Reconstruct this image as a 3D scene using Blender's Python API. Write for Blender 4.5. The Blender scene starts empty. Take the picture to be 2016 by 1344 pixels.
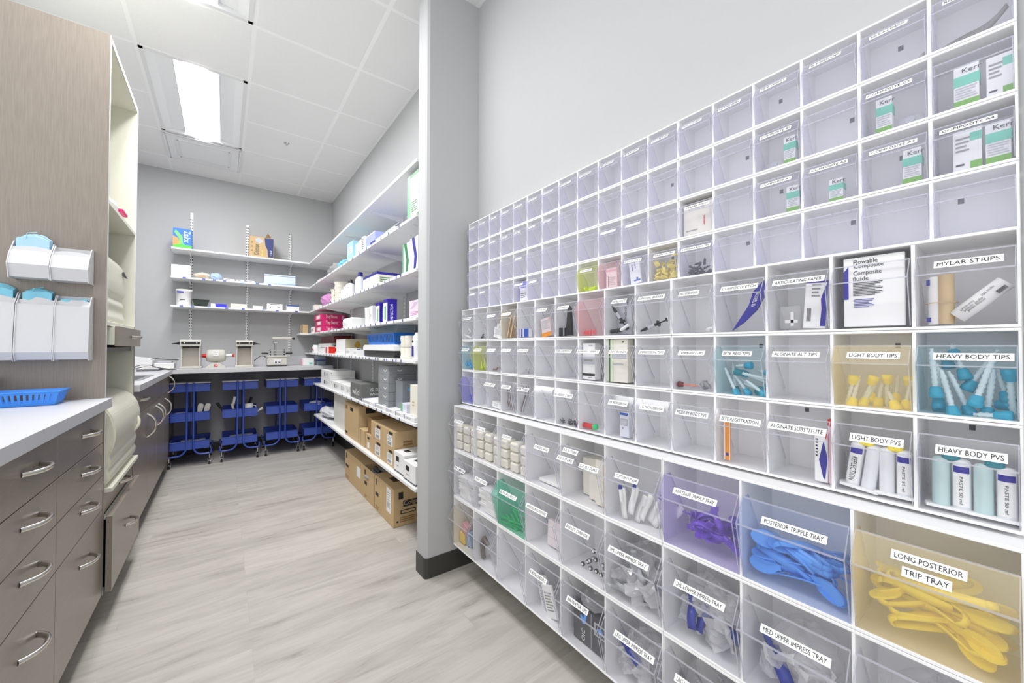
import bpy, math, random
from mathutils import Vector, Matrix
R = math.radians
scn = bpy.context.scene
col = scn.collection

# ---------------------------------------------------------------- camera
def make_camera():
    yaw, pit, rol = R(36.642), R(0.791), R(0.065)
    F = Vector((math.sin(yaw)*math.cos(pit), math.cos(yaw)*math.cos(pit), math.sin(pit)))
    r = Vector((math.cos(yaw), -math.sin(yaw), 0)); u = r.cross(F)
    r2 = r*math.cos(rol) + u*math.sin(rol); u2 = -r*math.sin(rol) + u*math.cos(rol)
    cd = bpy.data.cameras.new('camera'); cam = bpy.data.objects.new('camera', cd)
    cd.sensor_width = 36.0; cd.sensor_fit = 'HORIZONTAL'
    cd.lens = 36.0*762.5/2016.0; cd.clip_start = 0.01
    M = Matrix((r2, u2, -F)).transposed().to_4x4(); M.translation = (0, 0, 1.19)
    cam.matrix_world = M; col.objects.link(cam); scn.camera = cam
make_camera()

# ---------------------------------------------------------------- world, exposure
W = bpy.data.worlds.new('world'); scn.world = W; W.use_nodes = True
W.node_tree.nodes['Background'].inputs[0].default_value = (0.975, 0.985, 1.0, 1)
W.node_tree.nodes['Background'].inputs[1].default_value = 1.22  # white world light is added fill, entering at the open left and rear
scn.view_settings.view_transform = 'Standard'; scn.view_settings.look = 'None'
scn.view_settings.exposure = 0.18; scn.view_settings.gamma = 1.0
scn.view_settings.use_curve_mapping = False
scn.cycles.transparent_max_bounces = 24
scn.cycles.max_bounces = 8; scn.cycles.diffuse_bounces = 5; scn.cycles.caustics_reflective = False; scn.cycles.caustics_refractive = False

# large area lights at the two ceiling fixtures, plus two unseen fill lamps
def area(name, x, y, z, sx, sy, power, c=(1, 1, 1)):
    l = bpy.data.lights.new(name, 'AREA'); l.shape = 'RECTANGLE'; l.size = sx; l.size_y = sy
    l.energy = power; l.color = c
    o = bpy.data.objects.new(name, l); o.location = (x, y, z); col.objects.link(o); return o
CEIL = 3.12
CEIL_LAMPS = [(-0.17, 4.02, 46), (-0.17, 2.20, 42), (-0.17, -0.2, 9), (-0.17, -1.8, 9)]  # last two: unseen fill lamps added, no fixture built
for i, (fx, fy, fp) in enumerate(CEIL_LAMPS):
    area('troffer_lamp', fx, fy, CEIL-0.012, 0.5, 1.1, fp)

# ---------------------------------------------------------------- materials
MATS = {}
def _new(name):
    m = bpy.data.materials.new(name); m.use_nodes = True; MATS[name] = m
    return m, m.node_tree, m.node_tree.nodes['Principled BSDF']
def pm(name, c, rough=0.5, metal=0.0, spec=0.5, coat=0.0, alpha=1.0, trans=0.0, emit=None, es=1.0, noise=0.0):
    if name in MATS: return MATS[name]
    m, nt, b = _new(name)
    b.inputs['Base Color'].default_value = (*c, 1); b.inputs['Roughness'].default_value = rough
    b.inputs['Metallic'].default_value = metal; b.inputs['Specular IOR Level'].default_value = spec
    b.inputs['Coat Weight'].default_value = coat; b.inputs['Alpha'].default_value = alpha
    b.inputs['Transmission Weight'].default_value = trans
    if emit: b.inputs['Emission Color'].default_value = (*emit, 1); b.inputs['Emission Strength'].default_value = es
    # faint procedural variation so no surface is perfectly flat
    n = nt.nodes.new('ShaderNodeTexNoise'); n.inputs['Scale'].default_value = 35; n.inputs['Detail'].default_value = 2
    tc = nt.nodes.new('ShaderNodeTexCoord'); nt.links.new(tc.outputs['Object'], n.inputs['Vector'])
    mr = nt.nodes.new('ShaderNodeMapRange'); mr.inputs['To Min'].default_value = 1-(noise or 0.03); mr.inputs['To Max'].default_value = 1.0
    nt.links.new(n.outputs['Fac'], mr.inputs['Value'])
    mx = nt.nodes.new('ShaderNodeVectorMath'); mx.operation = 'SCALE'; mx.inputs[0].default_value = c
    nt.links.new(mr.outputs['Result'], mx.inputs['Scale']); nt.links.new(mx.outputs['Vector'], b.inputs['Base Color'])
    m.diffuse_color = (*c, 1)
    return m
def S(r, g, b):   # sRGB 0-255 -> linear
    f = lambda v: (v/255/12.92) if v/255 <= 0.04045 else ((v/255+0.055)/1.055)**2.4
    return (f(r), f(g), f(b))
def clear(name, tint=(0.994, 0.994, 0.997), milk=0.022, milkc=(0.80, 0.80, 0.95), gloss=0.9):
    if name in MATS: return MATS[name]
    m, nt, b = _new(name); nt.nodes.remove(b)
    out = nt.nodes['Material Output']
    tr = nt.nodes.new('ShaderNodeBsdfTransparent'); tr.inputs[0].default_value = (*tint, 1)
    df = nt.nodes.new('ShaderNodeBsdfDiffuse'); df.inputs[0].default_value = (*milkc, 1)
    tl = nt.nodes.new('ShaderNodeBsdfTranslucent'); tl.inputs[0].default_value = (*milkc, 1)
    a = nt.nodes.new('ShaderNodeMixShader'); a.inputs[0].default_value = 0.5
    nt.links.new(df.outputs[0], a.inputs[1]); nt.links.new(tl.outputs[0], a.inputs[2])
    bm_ = nt.nodes.new('ShaderNodeMixShader'); bm_.inputs[0].default_value = milk
    nt.links.new(tr.outputs[0], bm_.inputs[1]); nt.links.new(a.outputs[0], bm_.inputs[2])
    gl = nt.nodes.new('ShaderNodeBsdfGlossy'); gl.inputs['Roughness'].default_value = 0.06
    fr = nt.nodes.new('ShaderNodeLayerWeight'); fr.inputs['Blend'].default_value = 0.5
    pw = nt.nodes.new('ShaderNodeMath'); pw.operation = 'POWER'; pw.inputs[1].default_value = 4.0; nt.links.new(fr.outputs['Facing'], pw.inputs[0])
    mu = nt.nodes.new('ShaderNodeMath'); mu.operation = 'MULTIPLY_ADD'; mu.inputs[1].default_value = 0.22*gloss; mu.inputs[2].default_value = 0.014*gloss
    nt.links.new(pw.outputs[0], mu.inputs[0])
    c = nt.nodes.new('ShaderNodeMixShader'); nt.links.new(mu.outputs[0], c.inputs[0])
    nt.links.new(bm_.outputs[0], c.inputs[1]); nt.links.new(gl.outputs[0], c.inputs[2])
    nt.links.new(c.outputs[0], out.inputs['Surface'])
    return m

def wood_floor():
    m, nt, b = _new('vinyl_plank_floor'); L = nt.links.new; N = nt.nodes.new
    tc = N('ShaderNodeTexCoord')
    br = N('ShaderNodeTexBrick'); br.inputs['Scale'].default_value = 1.0
    br.inputs['Brick Width'].default_value = 1.22; br.inputs['Row Height'].default_value = 0.152
    br.inputs['Mortar Size'].default_value = 0.0008; br.offset = 0.37; br.offset_frequency = 3
    br.inputs['Color1'].default_value = (0.40, 0.40, 0.40, 1); br.inputs['Color2'].default_value = (0.60, 0.60, 0.60, 1)
    br.inputs['Mortar'].default_value = (0.3, 0.3, 0.3, 1)
    of = N('ShaderNodeVectorMath'); of.operation = 'ADD'; of.inputs[1].default_value = (30.4, 30.07, 0); L(tc.outputs['Object'], of.inputs[0]); L(of.outputs['Vector'], br.inputs['Vector'])
    mp = N('ShaderNodeMapping'); mp.inputs['Scale'].default_value = (1.5, 9, 1); L(tc.outputs['Object'], mp.inputs['Vector'])
    ad = N('ShaderNodeVectorMath'); ad.operation = 'MULTIPLY_ADD'; ad.inputs[1].default_value = (9, 9, 9)
    L(br.outputs['Color'], ad.inputs[0]); L(mp.outputs['Vector'], ad.inputs[2])
    n1 = N('ShaderNodeTexNoise'); n1.inputs['Scale'].default_value = 1.6; n1.inputs['Detail'].default_value = 6; n1.inputs['Roughness'].default_value = 0.62
    n1.inputs['Distortion'].default_value = 0.6; L(ad.outputs['Vector'], n1.inputs['Vector'])
    mp2 = N('ShaderNodeMapping'); mp2.inputs['Scale'].default_value = (3, 60, 1); L(tc.outputs['Object'], mp2.inputs['Vector'])
    n2 = N('ShaderNodeTexNoise'); n2.inputs['Scale'].default_value = 2.0; n2.inputs['Detail'].default_value = 3; L(mp2.outputs['Vector'], n2.inputs['Vector'])
    cr = N('ShaderNodeValToRGB'); e = cr.color_ramp.elements
    e[0].position = 0.28; e[0].color = (*S(150, 144, 137), 1); e[1].position = 0.60; e[1].color = (*S(196, 191, 184), 1)
    k = cr.color_ramp.elements.new(0.40); k.color = (*S(181, 176, 168), 1)
    L(n1.outputs['Fac'], cr.inputs['Fac'])
    mr = N('ShaderNodeMapRange'); mr.inputs['To Min'].default_value = 0.90; mr.inputs['To Max'].default_value = 1.08; L(n2.outputs['Fac'], mr.inputs['Value'])
    mr2 = N('ShaderNodeMapRange'); mr2.inputs['From Min'].default_value = 0.3; mr2.inputs['From Max'].default_value = 0.6
    mr2.inputs['To Min'].default_value = 0.90; mr2.inputs['To Max'].default_value = 1.06; L(br.outputs['Color'], mr2.inputs['Value'])
    mm = N('ShaderNodeMath'); mm.operation = 'MULTIPLY'; L(mr.outputs['Result'], mm.inputs[0]); L(mr2.outputs['Result'], mm.inputs[1])
    vm = N('ShaderNodeVectorMath'); vm.operation = 'SCALE'; L(cr.outputs['Color'], vm.inputs[0]); L(mm.outputs[0], vm.inputs['Scale'])
    L(vm.outputs['Vector'], b.inputs['Base Color']); b.inputs['Roughness'].default_value = 0.42
    bp = N('ShaderNodeBump'); bp.inputs['Strength'].default_value = 0.08; L(n1.outputs['Fac'], bp.inputs['Height']); L(bp.outputs[0], b.inputs['Normal'])
    return m
def grain(name, c1, c2, axis=(60, 60, 2), rough=0.38):
    m, nt, b = _new(name); L = nt.links.new; N = nt.nodes.new
    tc = N('ShaderNodeTexCoord'); mp = N('ShaderNodeMapping'); mp.inputs['Scale'].default_value = axis
    L(tc.outputs['Object'], mp.inputs['Vector'])
    n = N('ShaderNodeTexNoise'); n.inputs['Scale'].default_value = 3; n.inputs['Detail'].default_value = 4; L(mp.outputs['Vector'], n.inputs['Vector'])
    cr = N('ShaderNodeValToRGB'); e = cr.color_ramp.elements
    e[0].position = 0.35; e[0].color = (*c1, 1); e[1].position = 0.68; e[1].color = (*c2, 1)
    L(n.outputs['Fac'], cr.inputs['Fac']); L(cr.outputs['Color'], b.inputs['Base Color'])
    b.inputs['Roughness'].default_value = rough; return m
def ceiling_tile():
    m, nt, b = _new('ceiling_tile'); L = nt.links.new; N = nt.nodes.new
    tc = N('ShaderNodeTexCoord'); n = N('ShaderNodeTexNoise'); n.inputs['Scale'].default_value = 140; n.inputs['Detail'].default_value = 3
    L(tc.outputs['Object'], n.inputs['Vector']); mr = N('ShaderNodeMapRange'); mr.inputs['To Min'].default_value = 0.76; mr.inputs['To Max'].default_value = 0.82
    L(n.outputs['Fac'], mr.inputs['Value']); cb = N('ShaderNodeCombineColor')
    for i in range(3): L(mr.outputs['Result'], cb.inputs[i])
    L(cb.outputs[0], b.inputs['Base Color']); b.inputs['Roughness'].default_value = 0.95
    bp = N('ShaderNodeBump'); bp.inputs['Strength'].default_value = 0.15; L(n.outputs['Fac'], bp.inputs['Height']); L(bp.outputs[0], b.inputs['Normal'])
    return m

FLOOR = wood_floor(); CTILE = ceiling_tile()
WALL = pm('painted_wall', S(188, 189, 190), 0.75)
WHITE = pm('white_plastic', (0.74, 0.74, 0.75), 0.35)
LAMW = pm('white_laminate', (0.62, 0.62, 0.645), 0.35)
GRID = pm('ceiling_grid_metal', (0.88, 0.88, 0.88), 0.4)
RUB = pm('dark_rubber_base', S(58, 58, 54), 0.45)
BROWN = grain('taupe_laminate', S(140, 131, 121), S(149, 140, 130), (8, 8, 90), 0.30)
BROWNV = grain('taupe_laminate_upright', S(136, 127, 117), S(147, 138, 127), (90, 90, 4), 0.34)
DARK = pm('dark_gap', (0.02, 0.02, 0.02), 0.7)
BLACK = pm('black_plastic', (0.015, 0.015, 0.017), 0.35)
METAL = pm('brushed_nickel', (0.72, 0.70, 0.66), 0.25, 1.0)
STEEL = pm('steel', (0.6, 0.6, 0.6), 0.3, 1.0)
CREAM = pm('cream_plastic', S(226, 224, 208), 0.35)
MELA = pm('cream_melamine', S(228, 228, 214), 0.5)
CLEAR = clear('clear_plastic')
INK = pm('black_ink', (0.02, 0.02, 0.02), 0.6)
PAPER = pm('white_paper', (0.88, 0.88, 0.88), 0.6)
def C(n, r, g, b, rough=0.45, **k): return pm(n, S(r, g, b), rough, **k)
BLUE = C('cart_blue_paint', 58, 84, 176, 0.3)
CARD = C('cardboard', 200, 172, 130, 0.8)
CARDD = C('cardboard_dark', 150, 112, 72, 0.8)
NAVY = C('navy_print', 45, 40, 150)
TEAL = C('teal_plastic', 30, 160, 195, 0.35)
TEALD = C('dark_teal_plastic', 20, 125, 140, 0.35)
YEL = C('yellow_plastic', 255, 232, 60, 0.35)
LIME = C('lime_plastic', 205, 225, 60, 0.35)
MINT = C('mint_print', 110, 205, 180)
GREEN = C('green_print', 110, 175, 50)
GRN = C('green_plastic', 20, 190, 110, 0.35)
RED = C('red_print', 210, 30, 30)
PINK = C('magenta_print', 215, 30, 110)
LPINK = C('pale_pink', 235, 190, 205)
PURP = C('purple_plastic', 120, 80, 205, 0.3)
SKY = C('sky_blue_plastic', 95, 165, 245, 0.35)
VIOL = C('violet_plastic', 95, 90, 215, 0.4)
GREY = C('grey_plastic', 150, 150, 150)
LGREY = C('light_grey_print', 190, 192, 200)
DGREY = C('dark_grey_print', 75, 76, 80)
ORNG = C('orange_print', 235, 150, 40)
LBLUE = C('pale_blue', 185, 215, 240)
TAN = C('tan_plastic', 205, 180, 140)
CREAMP = C('cream_paper', 236, 232, 220, 0.7)
SPIRAL = C('frosted_white', 225, 232, 236, 0.3)
BAG = clear('crinkled_bag_film', (0.99, 0.99, 0.993), 0.24, (0.99, 0.99, 1.0), 3.0)

# ---------------------------------------------------------------- mesh builder
class MB:
    def __init__(s, origin=(0, 0, 0)):
        s.v = []; s.f = []; s.m = []; s.mats = []; s.o = Vector(origin); s.T = None; s.sm = []
    def mi(s, mat):
        if mat not in s.mats: s.mats.append(mat)
        return s.mats.index(mat)
    def add(s, vs, fs, mat, smooth=False):
        k = len(s.v); i = s.mi(mat)
        for p in vs:
            p = Vector(p)
            if s.T is not None: p = s.T @ p
            s.v.append(p - s.o)
        for f in fs: s.f.append([q+k for q in f]); s.m.append(i); s.sm.append(smooth)
        return s
    def box(s, x0, x1, y0, y1, z0, z1, mat, b=0.0):
        if x0 > x1: x0, x1 = x1, x0
        if y0 > y1: y0, y1 = y1, y0
        if z0 > z1: z0, z1 = z1, z0
        if b <= 0:
            vs = [(x, y, z) for x in (x0, x1) for y in (y0, y1) for z in (z0, z1)]
            return s.add(vs, [(0, 1, 3, 2), (4, 6, 7, 5), (0, 4, 5, 1), (2, 3, 7, 6), (0, 2, 6, 4), (1, 5, 7, 3)], mat)
        # chamfered box
        b = min(b, (x1-x0)/2.01, (y1-y0)/2.01, (z1-z0)/2.01)
        X = (x0, x1); Y = (y0, y1); Z = (z0, z1); vs = []; idx = {}
        for i in (0, 1):
            for j in (0, 1):
                for k in (0, 1):
                    sx, sy, sz = (1 if i == 0 else -1), (1 if j == 0 else -1), (1 if k == 0 else -1)
                    x, y, z = X[i], Y[j], Z[k]
                    idx[i, j, k] = len(vs)
                    vs += [(x, y+sy*b, z+sz*b), (x+sx*b, y, z+sz*b), (x+sx*b, y+sy*b, z)]
        g = lambda i, j, k, a: idx[i, j, k]+a
        fs = []
        for i in (0, 1): fs.append([g(i, 0, 0, 0), g(i, 1, 0, 0), g(i, 1, 1, 0), g(i, 0, 1, 0)])
        for j in (0, 1): fs.append([g(0, j, 0, 1), g(1, j, 0, 1), g(1, j, 1, 1), g(0, j, 1, 1)])
        for k in (0, 1): fs.append([g(0, 0, k, 2), g(1, 0, k, 2), g(1, 1, k, 2), g(0, 1, k, 2)])
        for i in (0, 1):
            for j in (0, 1): fs.append([g(i, j, 0, 0), g(i, j, 1, 0), g(i, j, 1, 1), g(i, j, 0, 1)])
            for k in (0, 1): fs.append([g(i, 0, k, 0), g(i, 1, k, 0), g(i, 1, k, 2), g(i, 0, k, 2)])
        for j in (0, 1):
            for k in (0, 1): fs.append([g(0, j, k, 1), g(1, j, k, 1), g(1, j, k, 2), g(0, j, k, 2)])
        for t in idx: fs.append([idx[t], idx[t]+1, idx[t]+2])
        return s.add(vs, fs, mat)
    @staticmethod
    def curve(P, k=5):
        out = []
        for i in range(len(P)-1):
            a, b, c, d = [Vector(P[max(0, min(len(P)-1, j))]) for j in (i-1, i, i+1, i+2)]
            for q in range(k):
                t = q/k; out.append(tuple(0.5*((2*b)+(c-a)*t+(2*a-5*b+4*c-d)*t*t+(3*b-a-3*c+d)*t**3)))
        return out+[tuple(P[-1])]
    def prism(s, pts, axis, a0, a1, mat, smooth=False):
        """pts: 2D polygon in the plane of the other two axes (cyclic xyz order), extruded along axis"""
        n = len(pts); vs = []
        for a in (a0, a1):
            for (p, q) in pts:
                vs.append({0: (a, p, q), 1: (p, a, q), 2: (p, q, a)}[axis])
        fs = [list(range(n))[::-1], list(range(n, 2*n))] + [[i, (i+1) % n, n+(i+1) % n, n+i] for i in range(n)]
        return s.add(vs, fs, mat, smooth)
    def sheet(s, path, t, axis, a0, a1, mat):
        """thin sheet of thickness t following a 2D path, extruded along axis"""
        n = len(path); off = []
        for i in range(n):
            a = Vector(path[max(0, i-1)]); c = Vector(path[min(n-1, i+1)]); d = (c-a).normalized()
            off.append((path[i][0]-d.y*t, path[i][1]+d.x*t))
        return s.prism_open(list(path), off, axis, a0, a1, mat)
    def prism_open(s, A, B, axis, a0, a1, mat):
        n = len(A); vs = []
        for a in (a0, a1):
            for (p, q) in A+B: vs.append({0: (a, p, q), 1: (p, a, q), 2: (p, q, a)}[axis])
        fs = []; k = 2*n
        for i in range(n-1):
            fs += [[i, i+1, n+i+1, n+i], [k+i, k+n+i, k+n+i+1, k+i+1], [i, k+i, k+i+1, i+1], [n+i, n+i+1, k+n+i+1, k+n+i]]
        fs += [[0, n, k+n, k], [n-1, k+n-1, k+2*n-1, 2*n-1]]
        return s.add(vs, fs, mat)
    def cyl(s, p0, p1, r0, r1=None, mat=None, n=12, cap=True):
        r1 = r0 if r1 is None else r1; p0 = Vector(p0); p1 = Vector(p1); d = (p1-p0).normalized()
        a = d.orthogonal().normalized(); b = d.cross(a); vs = []
        for p, r in ((p0, r0), (p1, r1)):
            for i in range(n):
                t = 2*math.pi*i/n; vs.append(p+a*math.cos(t)*r+b*math.sin(t)*r)
        s.add(vs, [[i, (i+1) % n, n+(i+1) % n, n+i] for i in range(n)], mat, True)
        if cap: s.add(vs, [list(range(n))[::-1], list(range(n, 2*n))], mat)
        return s
    def lathe(s, prof, mat, c=(0, 0, 0), axis=(0, 0, 1), n=16, closed=False):
        ax = Vector(axis).normalized(); a = ax.orthogonal().normalized(); b = ax.cross(a); c = Vector(c); vs = []
        for (r, h) in prof:
            for i in range(n):
                t = 2*math.pi*i/n; vs.append(c+ax*h+a*math.cos(t)*r+b*math.sin(t)*r)
        fs = [[j*n+i, j*n+(i+1) % n, (j+1)*n+(i+1) % n, (j+1)*n+i] for j in range(len(prof)-1) for i in range(n)]
        s.add(vs, fs, mat, True)
        s.add(vs, [list(range(n))[::-1], list(range((len(prof)-1)*n, len(prof)*n))], mat)
        return s
    def tube(s, path, r, mat, n=8, flat=1.0):
        P = [Vector(p) for p in path]; vs = []; prev = None
        for i, p in enumerate(P):
            d = (P[min(i+1, len(P)-1)]-P[max(i-1, 0)]).normalized()
            if prev is None: a = d.orthogonal().normalized()
            else:
                a = prev-d*prev.dot(d); a = a.normalized() if a.length > 1e-6 else d.orthogonal().normalized()
            prev = a; b = d.cross(a); rr = r[i] if isinstance(r, (list, tuple)) else r
            for k in range(n):
                t = 2*math.pi*k/n; vs.append(p+a*math.cos(t)*rr+b*math.sin(t)*rr*flat)
        m = len(P)
        fs = [[j*n+i, j*n+(i+1) % n, (j+1)*n+(i+1) % n, (j+1)*n+i] for j in range(m-1) for i in range(n)]
        s.add(vs, fs, mat, True); s.add(vs, [list(range(n))[::-1], list(range((m-1)*n, m*n))], mat)
        return s
    def ribbon(s, path, w, t, mat, up=(0, 0, 1)):
        """flat band: path centre line, width w across 'up', thickness t"""
        P = [Vector(p) for p in path]; up = Vector(up); vs = []
        for i, p in enumerate(P):
            d = (P[min(i+1, len(P)-1)]-P[max(i-1, 0)]).normalized(); nrm = d.cross(up)
            nrm = nrm.normalized() if nrm.length > 1e-6 else Vector((1, 0, 0))
            ww = w[i] if isinstance(w, (list, tuple)) else w
            for a, b in ((-1, -1), (1, -1), (1, 1), (-1, 1)): vs.append(p+up*(a*ww/2)+nrm*(b*t/2))
        m = len(P)
        fs = [[j*4+i, j*4+(i+1) % 4, (j+1)*4+(i+1) % 4, (j+1)*4+i] for j in range(m-1) for i in range(4)] + [[3, 2, 1, 0], [m*4-4, m*4-3, m*4-2, m*4-1]]
        return s.add(vs, fs, mat, True)
    def blob(s, c, rad, mat, seed=0, rough=0.18, n=12, m=8, freq=3.0):
        rnd = random.Random(seed); ph = [rnd.uniform(0, 6.3) for _ in range(6)]; vs = []; c = Vector(c)
        for j in range(m+1):
            th = math.pi*j/m
            for i in range(n):
                t = 2*math.pi*i/n
                k = 1+rough*(math.sin(freq*t+ph[0]+2*th)*math.sin(freq*th+ph[1])+0.6*math.sin(2.3*freq*t+ph[2])*math.sin(2.1*freq*th+ph[3])+rnd.uniform(-.35, .35)*(0 < j < m))
                d = Vector((math.sin(th)*math.cos(t), math.sin(th)*math.sin(t), math.cos(th)))
                vs.append(c+Vector((d.x*rad[0], d.y*rad[1], d.z*rad[2]))*k)
        fs = [[j*n+i, j*n+(i+1) % n, (j+1)*n+(i+1) % n, (j+1)*n+i] for j in range(m) for i in range(n)]
        return s.add(vs, fs, mat, False)
    def text(s, txt, size, M, mat, w=None):
        vs, fs, wd, hh = text_geo(txt)
        k = size/0.7; sx = k if w is None else w/max(wd, 1e-5)
        s.add([M @ Vector(((x-wd/2)*sx, (y-hh/2)*k, 0)) for x, y in vs], fs, mat); return s
    def build(s, name, parent=None, loc=None, rot=None):
        me = bpy.data.meshes.new(name); me.from_pydata([tuple(v) for v in s.v], [], s.f)
        for m in s.mats: me.materials.append(m)
        me.polygons.foreach_set('material_index', s.m); me.polygons.foreach_set('use_smooth', s.sm)
        me.validate(); me.update()
        o = bpy.data.objects.new(name, me); col.objects.link(o)
        if parent: o.parent = parent
        if loc is not None: o.location = loc
        if rot is not None: o.rotation_euler = rot
        return o
_TG = {}
def text_geo(t):
    if t in _TG: return _TG[t]
    cu = bpy.data.curves.new('t', 'FONT'); cu.body = t; cu.resolution_u = 2; cu.size = 1.0
    ob = bpy.data.objects.new('t', cu); me = ob.to_mesh()
    vs = [(v.co.x, v.co.y) for v in me.vertices]; fs = [list(p.vertices) for p in me.polygons]
    ob.to_mesh_clear(); bpy.data.objects.remove(ob); bpy.data.curves.remove(cu)
    if not vs: vs, fs = [(0, 0)], []
    x0 = min(v[0] for v in vs); y0 = min(v[1] for v in vs)
    vs = [(x-x0, y-y0) for x, y in vs]
    _TG[t] = (vs, fs, max(v[0] for v in vs), max(v[1] for v in vs)); return _TG[t]
def frame(c, right, up):
    """matrix mapping text plane (x right, y up, z normal) to world"""
    r = Vector(right).normalized(); u = Vector(up); u = (u-r*u.dot(r)).normalized(); n = r.cross(u)
    M = Matrix((r, u, n)).transposed().to_4x4(); M.translation = c; return M

def tag(o, label=None, cat=None, group=None, kind=None):
    if label: o['label'] = label
    if cat: o['category'] = cat
    if group: o['group'] = group
    if kind: o['kind'] = kind
    return o
def thing(name, label, cat, loc=(0, 0, 0), rot=(0, 0, 0), group=None):
    o = bpy.data.objects.new(name, None); o.empty_display_size = 0.05; col.objects.link(o)
    o.location = loc; o.rotation_euler = rot; return tag(o, label, cat, group)
def struct(name, mb): return tag(mb.build(name, loc=mb.o), kind='structure')
def single(name, mb, label, cat, group=None): return tag(mb.build(name, loc=mb.o), label, cat, group)
def copy_tree(o, parent=None):
    c = o.copy(); col.objects.link(c)
    if parent: c.parent = parent
    for ch in o.children: copy_tree(ch, c)
    return c
# ================================================================ THE ROOM
XW = 1.150; XL = -1.03; YB = 5.60; YP0, YP1 = 1.865, 1.985; XP = 0.832
YF = -2.4
m = MB(); m.box(XL-0.1, 3.2, YF, YB+0.1, -0.05, 0, FLOOR); struct('floor', m)
m = MB(); m.box(XL-0.1, XW+0.1, YB, YB+0.1, 0, CEIL, WALL); struct('wall_back', m)
m = MB(); m.box(XL-0.1, XL, 2.36, YB, 0, CEIL, WALL); struct('wall_left', m)  # nearer stretch left out so world light fills in on the bins
m = MB(); m.box(XW, XW+0.1, YF, YB, 0, CEIL, WALL); struct('wall_right', m)
m = MB(); m.prism([(XP+0.004, YP0+0.02), (XP+0.008, YP0+0.008), (XP+0.02, YP0), (XW, YP0), (XW, YP1), (XP+0.02, YP1), (XP+0.006, YP1-0.01), (XP+0.004, YP1-0.02)], 2, 0.102, CEIL, WALL)
struct('wall_stub', m)
def base_prof(m, x0, x1, y0, y1): m.box(x0, x1, y0, y1, 0, 0.102, RUB, 0.002)
m = MB(); m.prism([(XP, YP0+0.016), (XP+0.004, YP0+0.003), (XP+0.018, YP0-0.004), (XW, YP0-0.004), (XW, YP1+0.004), (XP+0.018, YP1+0.004), (XP, YP1-0.01)], 2, 0, 0.102, RUB); struct('baseboard_stub', m)
m = MB(); base_prof(m, -0.40, XW, YB-0.006, YB); struct('baseboard_back', m)
m = MB(); base_prof(m, XW-0.006, XW, YP1+0.004, YB-0.006); base_prof(m, XW-0.006, XW, YF, YP0-0.004); struct('baseboard_right', m)
# ceiling: suspended tiles in a T-bar grid; recessed openings for the light fixtures
gx = [-1.08, -0.47, 0.13, 0.74, XW]; gy = [YF]
y = 5.22
ys = []
while y > YF: ys.append(y); y -= 0.61
ys = sorted(ys); ys = [YF]+ys+[YB]
m = MB(); m.box(XL-0.1, XW+0.1, YF, YB+0.1, CEIL+0.06, CEIL+0.10, WHITE)
holes = [(-0.47, 0.13, 3.39, 4.61), (-0.47, 0.13, 1.56, 2.78)]
for i in range(len(gx)-1):
    for j in range(len(ys)-1):
        x0, x1, y0, y1 = gx[i], gx[i+1], ys[j], ys[j+1]
        cx, cy = (x0+x1)/2, (y0+y1)/2
        if any(a < cx < b and c < cy < d for a, b, c, d in holes): continue
        m.box(max(x0+0.0115, XL), x1-0.0115 if x1 < XW else XW, y0+0.0115, y1-0.0115, CEIL-0.001, CEIL+0.02, CTILE, 0.002)
for x in gx[1:-1]: m.box(x-0.012, x+0.012, YF, YB, CEIL+0.0005, CEIL+0.03, GRID); m.box(x-0.013, x+0.013, YF, YB, CEIL+0.004, CEIL+0.006, GRID)
for y in ys[1:-1]:
    for x0, x1 in ((XL, -0.47), (-0.47, 0.13), (0.13, XW)):
        if x0 == -0.47 and any(c+0.1 < y < d-0.1 for a, b, c, d in holes): continue
        m.box(x0, x1, y-0.012, y+0.012, CEIL+0.001, CEIL+0.03, GRID)
m.box(XL, XW, YB-0.02, YB, CEIL-0.002, CEIL+0.01, GRID); m.box(XW-0.02, XW, YF, YB, CEIL-0.002, CEIL+0.01, GRID)
struct('ceiling', m)

# troffers: grey-white pan sides with a glowing lens down the middle
GLOW = pm('troffer_lens', (1, 1, 1), 0.5, emit=(1, 1, 1), es=3.0)
PAN = pm('troffer_pan', (0.78, 0.79, 0.80), 0.45)
def troffer(x0, x1, y0, y1, label):
    cx = (x0+x1)/2; t = thing('recessed_ceiling_light', label, 'ceiling light', (cx, (y0+y1)/2, CEIL))
    o = (cx, (y0+y1)/2, CEIL)
    m = MB(o); m.box(x0+0.009, x0+0.032, y0+0.009, y1-0.009, CEIL-0.003, CEIL+0.004, WHITE); m.box(x1-0.032, x1-0.009, y0+0.009, y1-0.009, CEIL-0.003, CEIL+0.004, WHITE)
    m.box(x0+0.009, x1-0.009, y0+0.009, y0+0.032, CEIL-0.003, CEIL+0.004, WHITE); m.box(x0+0.009, x1-0.009, y1-0.032, y1-0.009, CEIL-0.003, CEIL+0.004, WHITE)
    m.build('frame', t)
    m = MB(o)
    A = [(x0+0.03, CEIL), (x0+0.08, CEIL+0.022), (cx-0.135, CEIL+0.035), (cx-0.122, CEIL+0.012)]
    m.sheet(A, 0.003, 1, y0+0.03, y1-0.03, PAN)
    B = [(2*cx-p, q) for p, q in A][::-1]; m.sheet(B, 0.003, 1, y0+0.03, y1-0.03, PAN)
    for yy in (y0+0.028, y1-0.031): m.box(x0+0.03, x1-0.03, yy, yy+0.003, CEIL, CEIL+0.045, PAN)
    m.build('reflector_pan', t)
    m = MB(o); pr = [(cx-0.124+0.248*i/10, CEIL+0.012-0.030*math.sin(math.pi*i/10)) for i in range(11)]
    m.sheet(pr, 0.003, 1, y0+0.032, y1-0.032, GLOW); m.build('lens', t)
    return t
troffer(-0.47, 0.13, 3.39, 4.61, 'recessed ceiling light with glowing centre lens, shining above the aisle')
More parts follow.
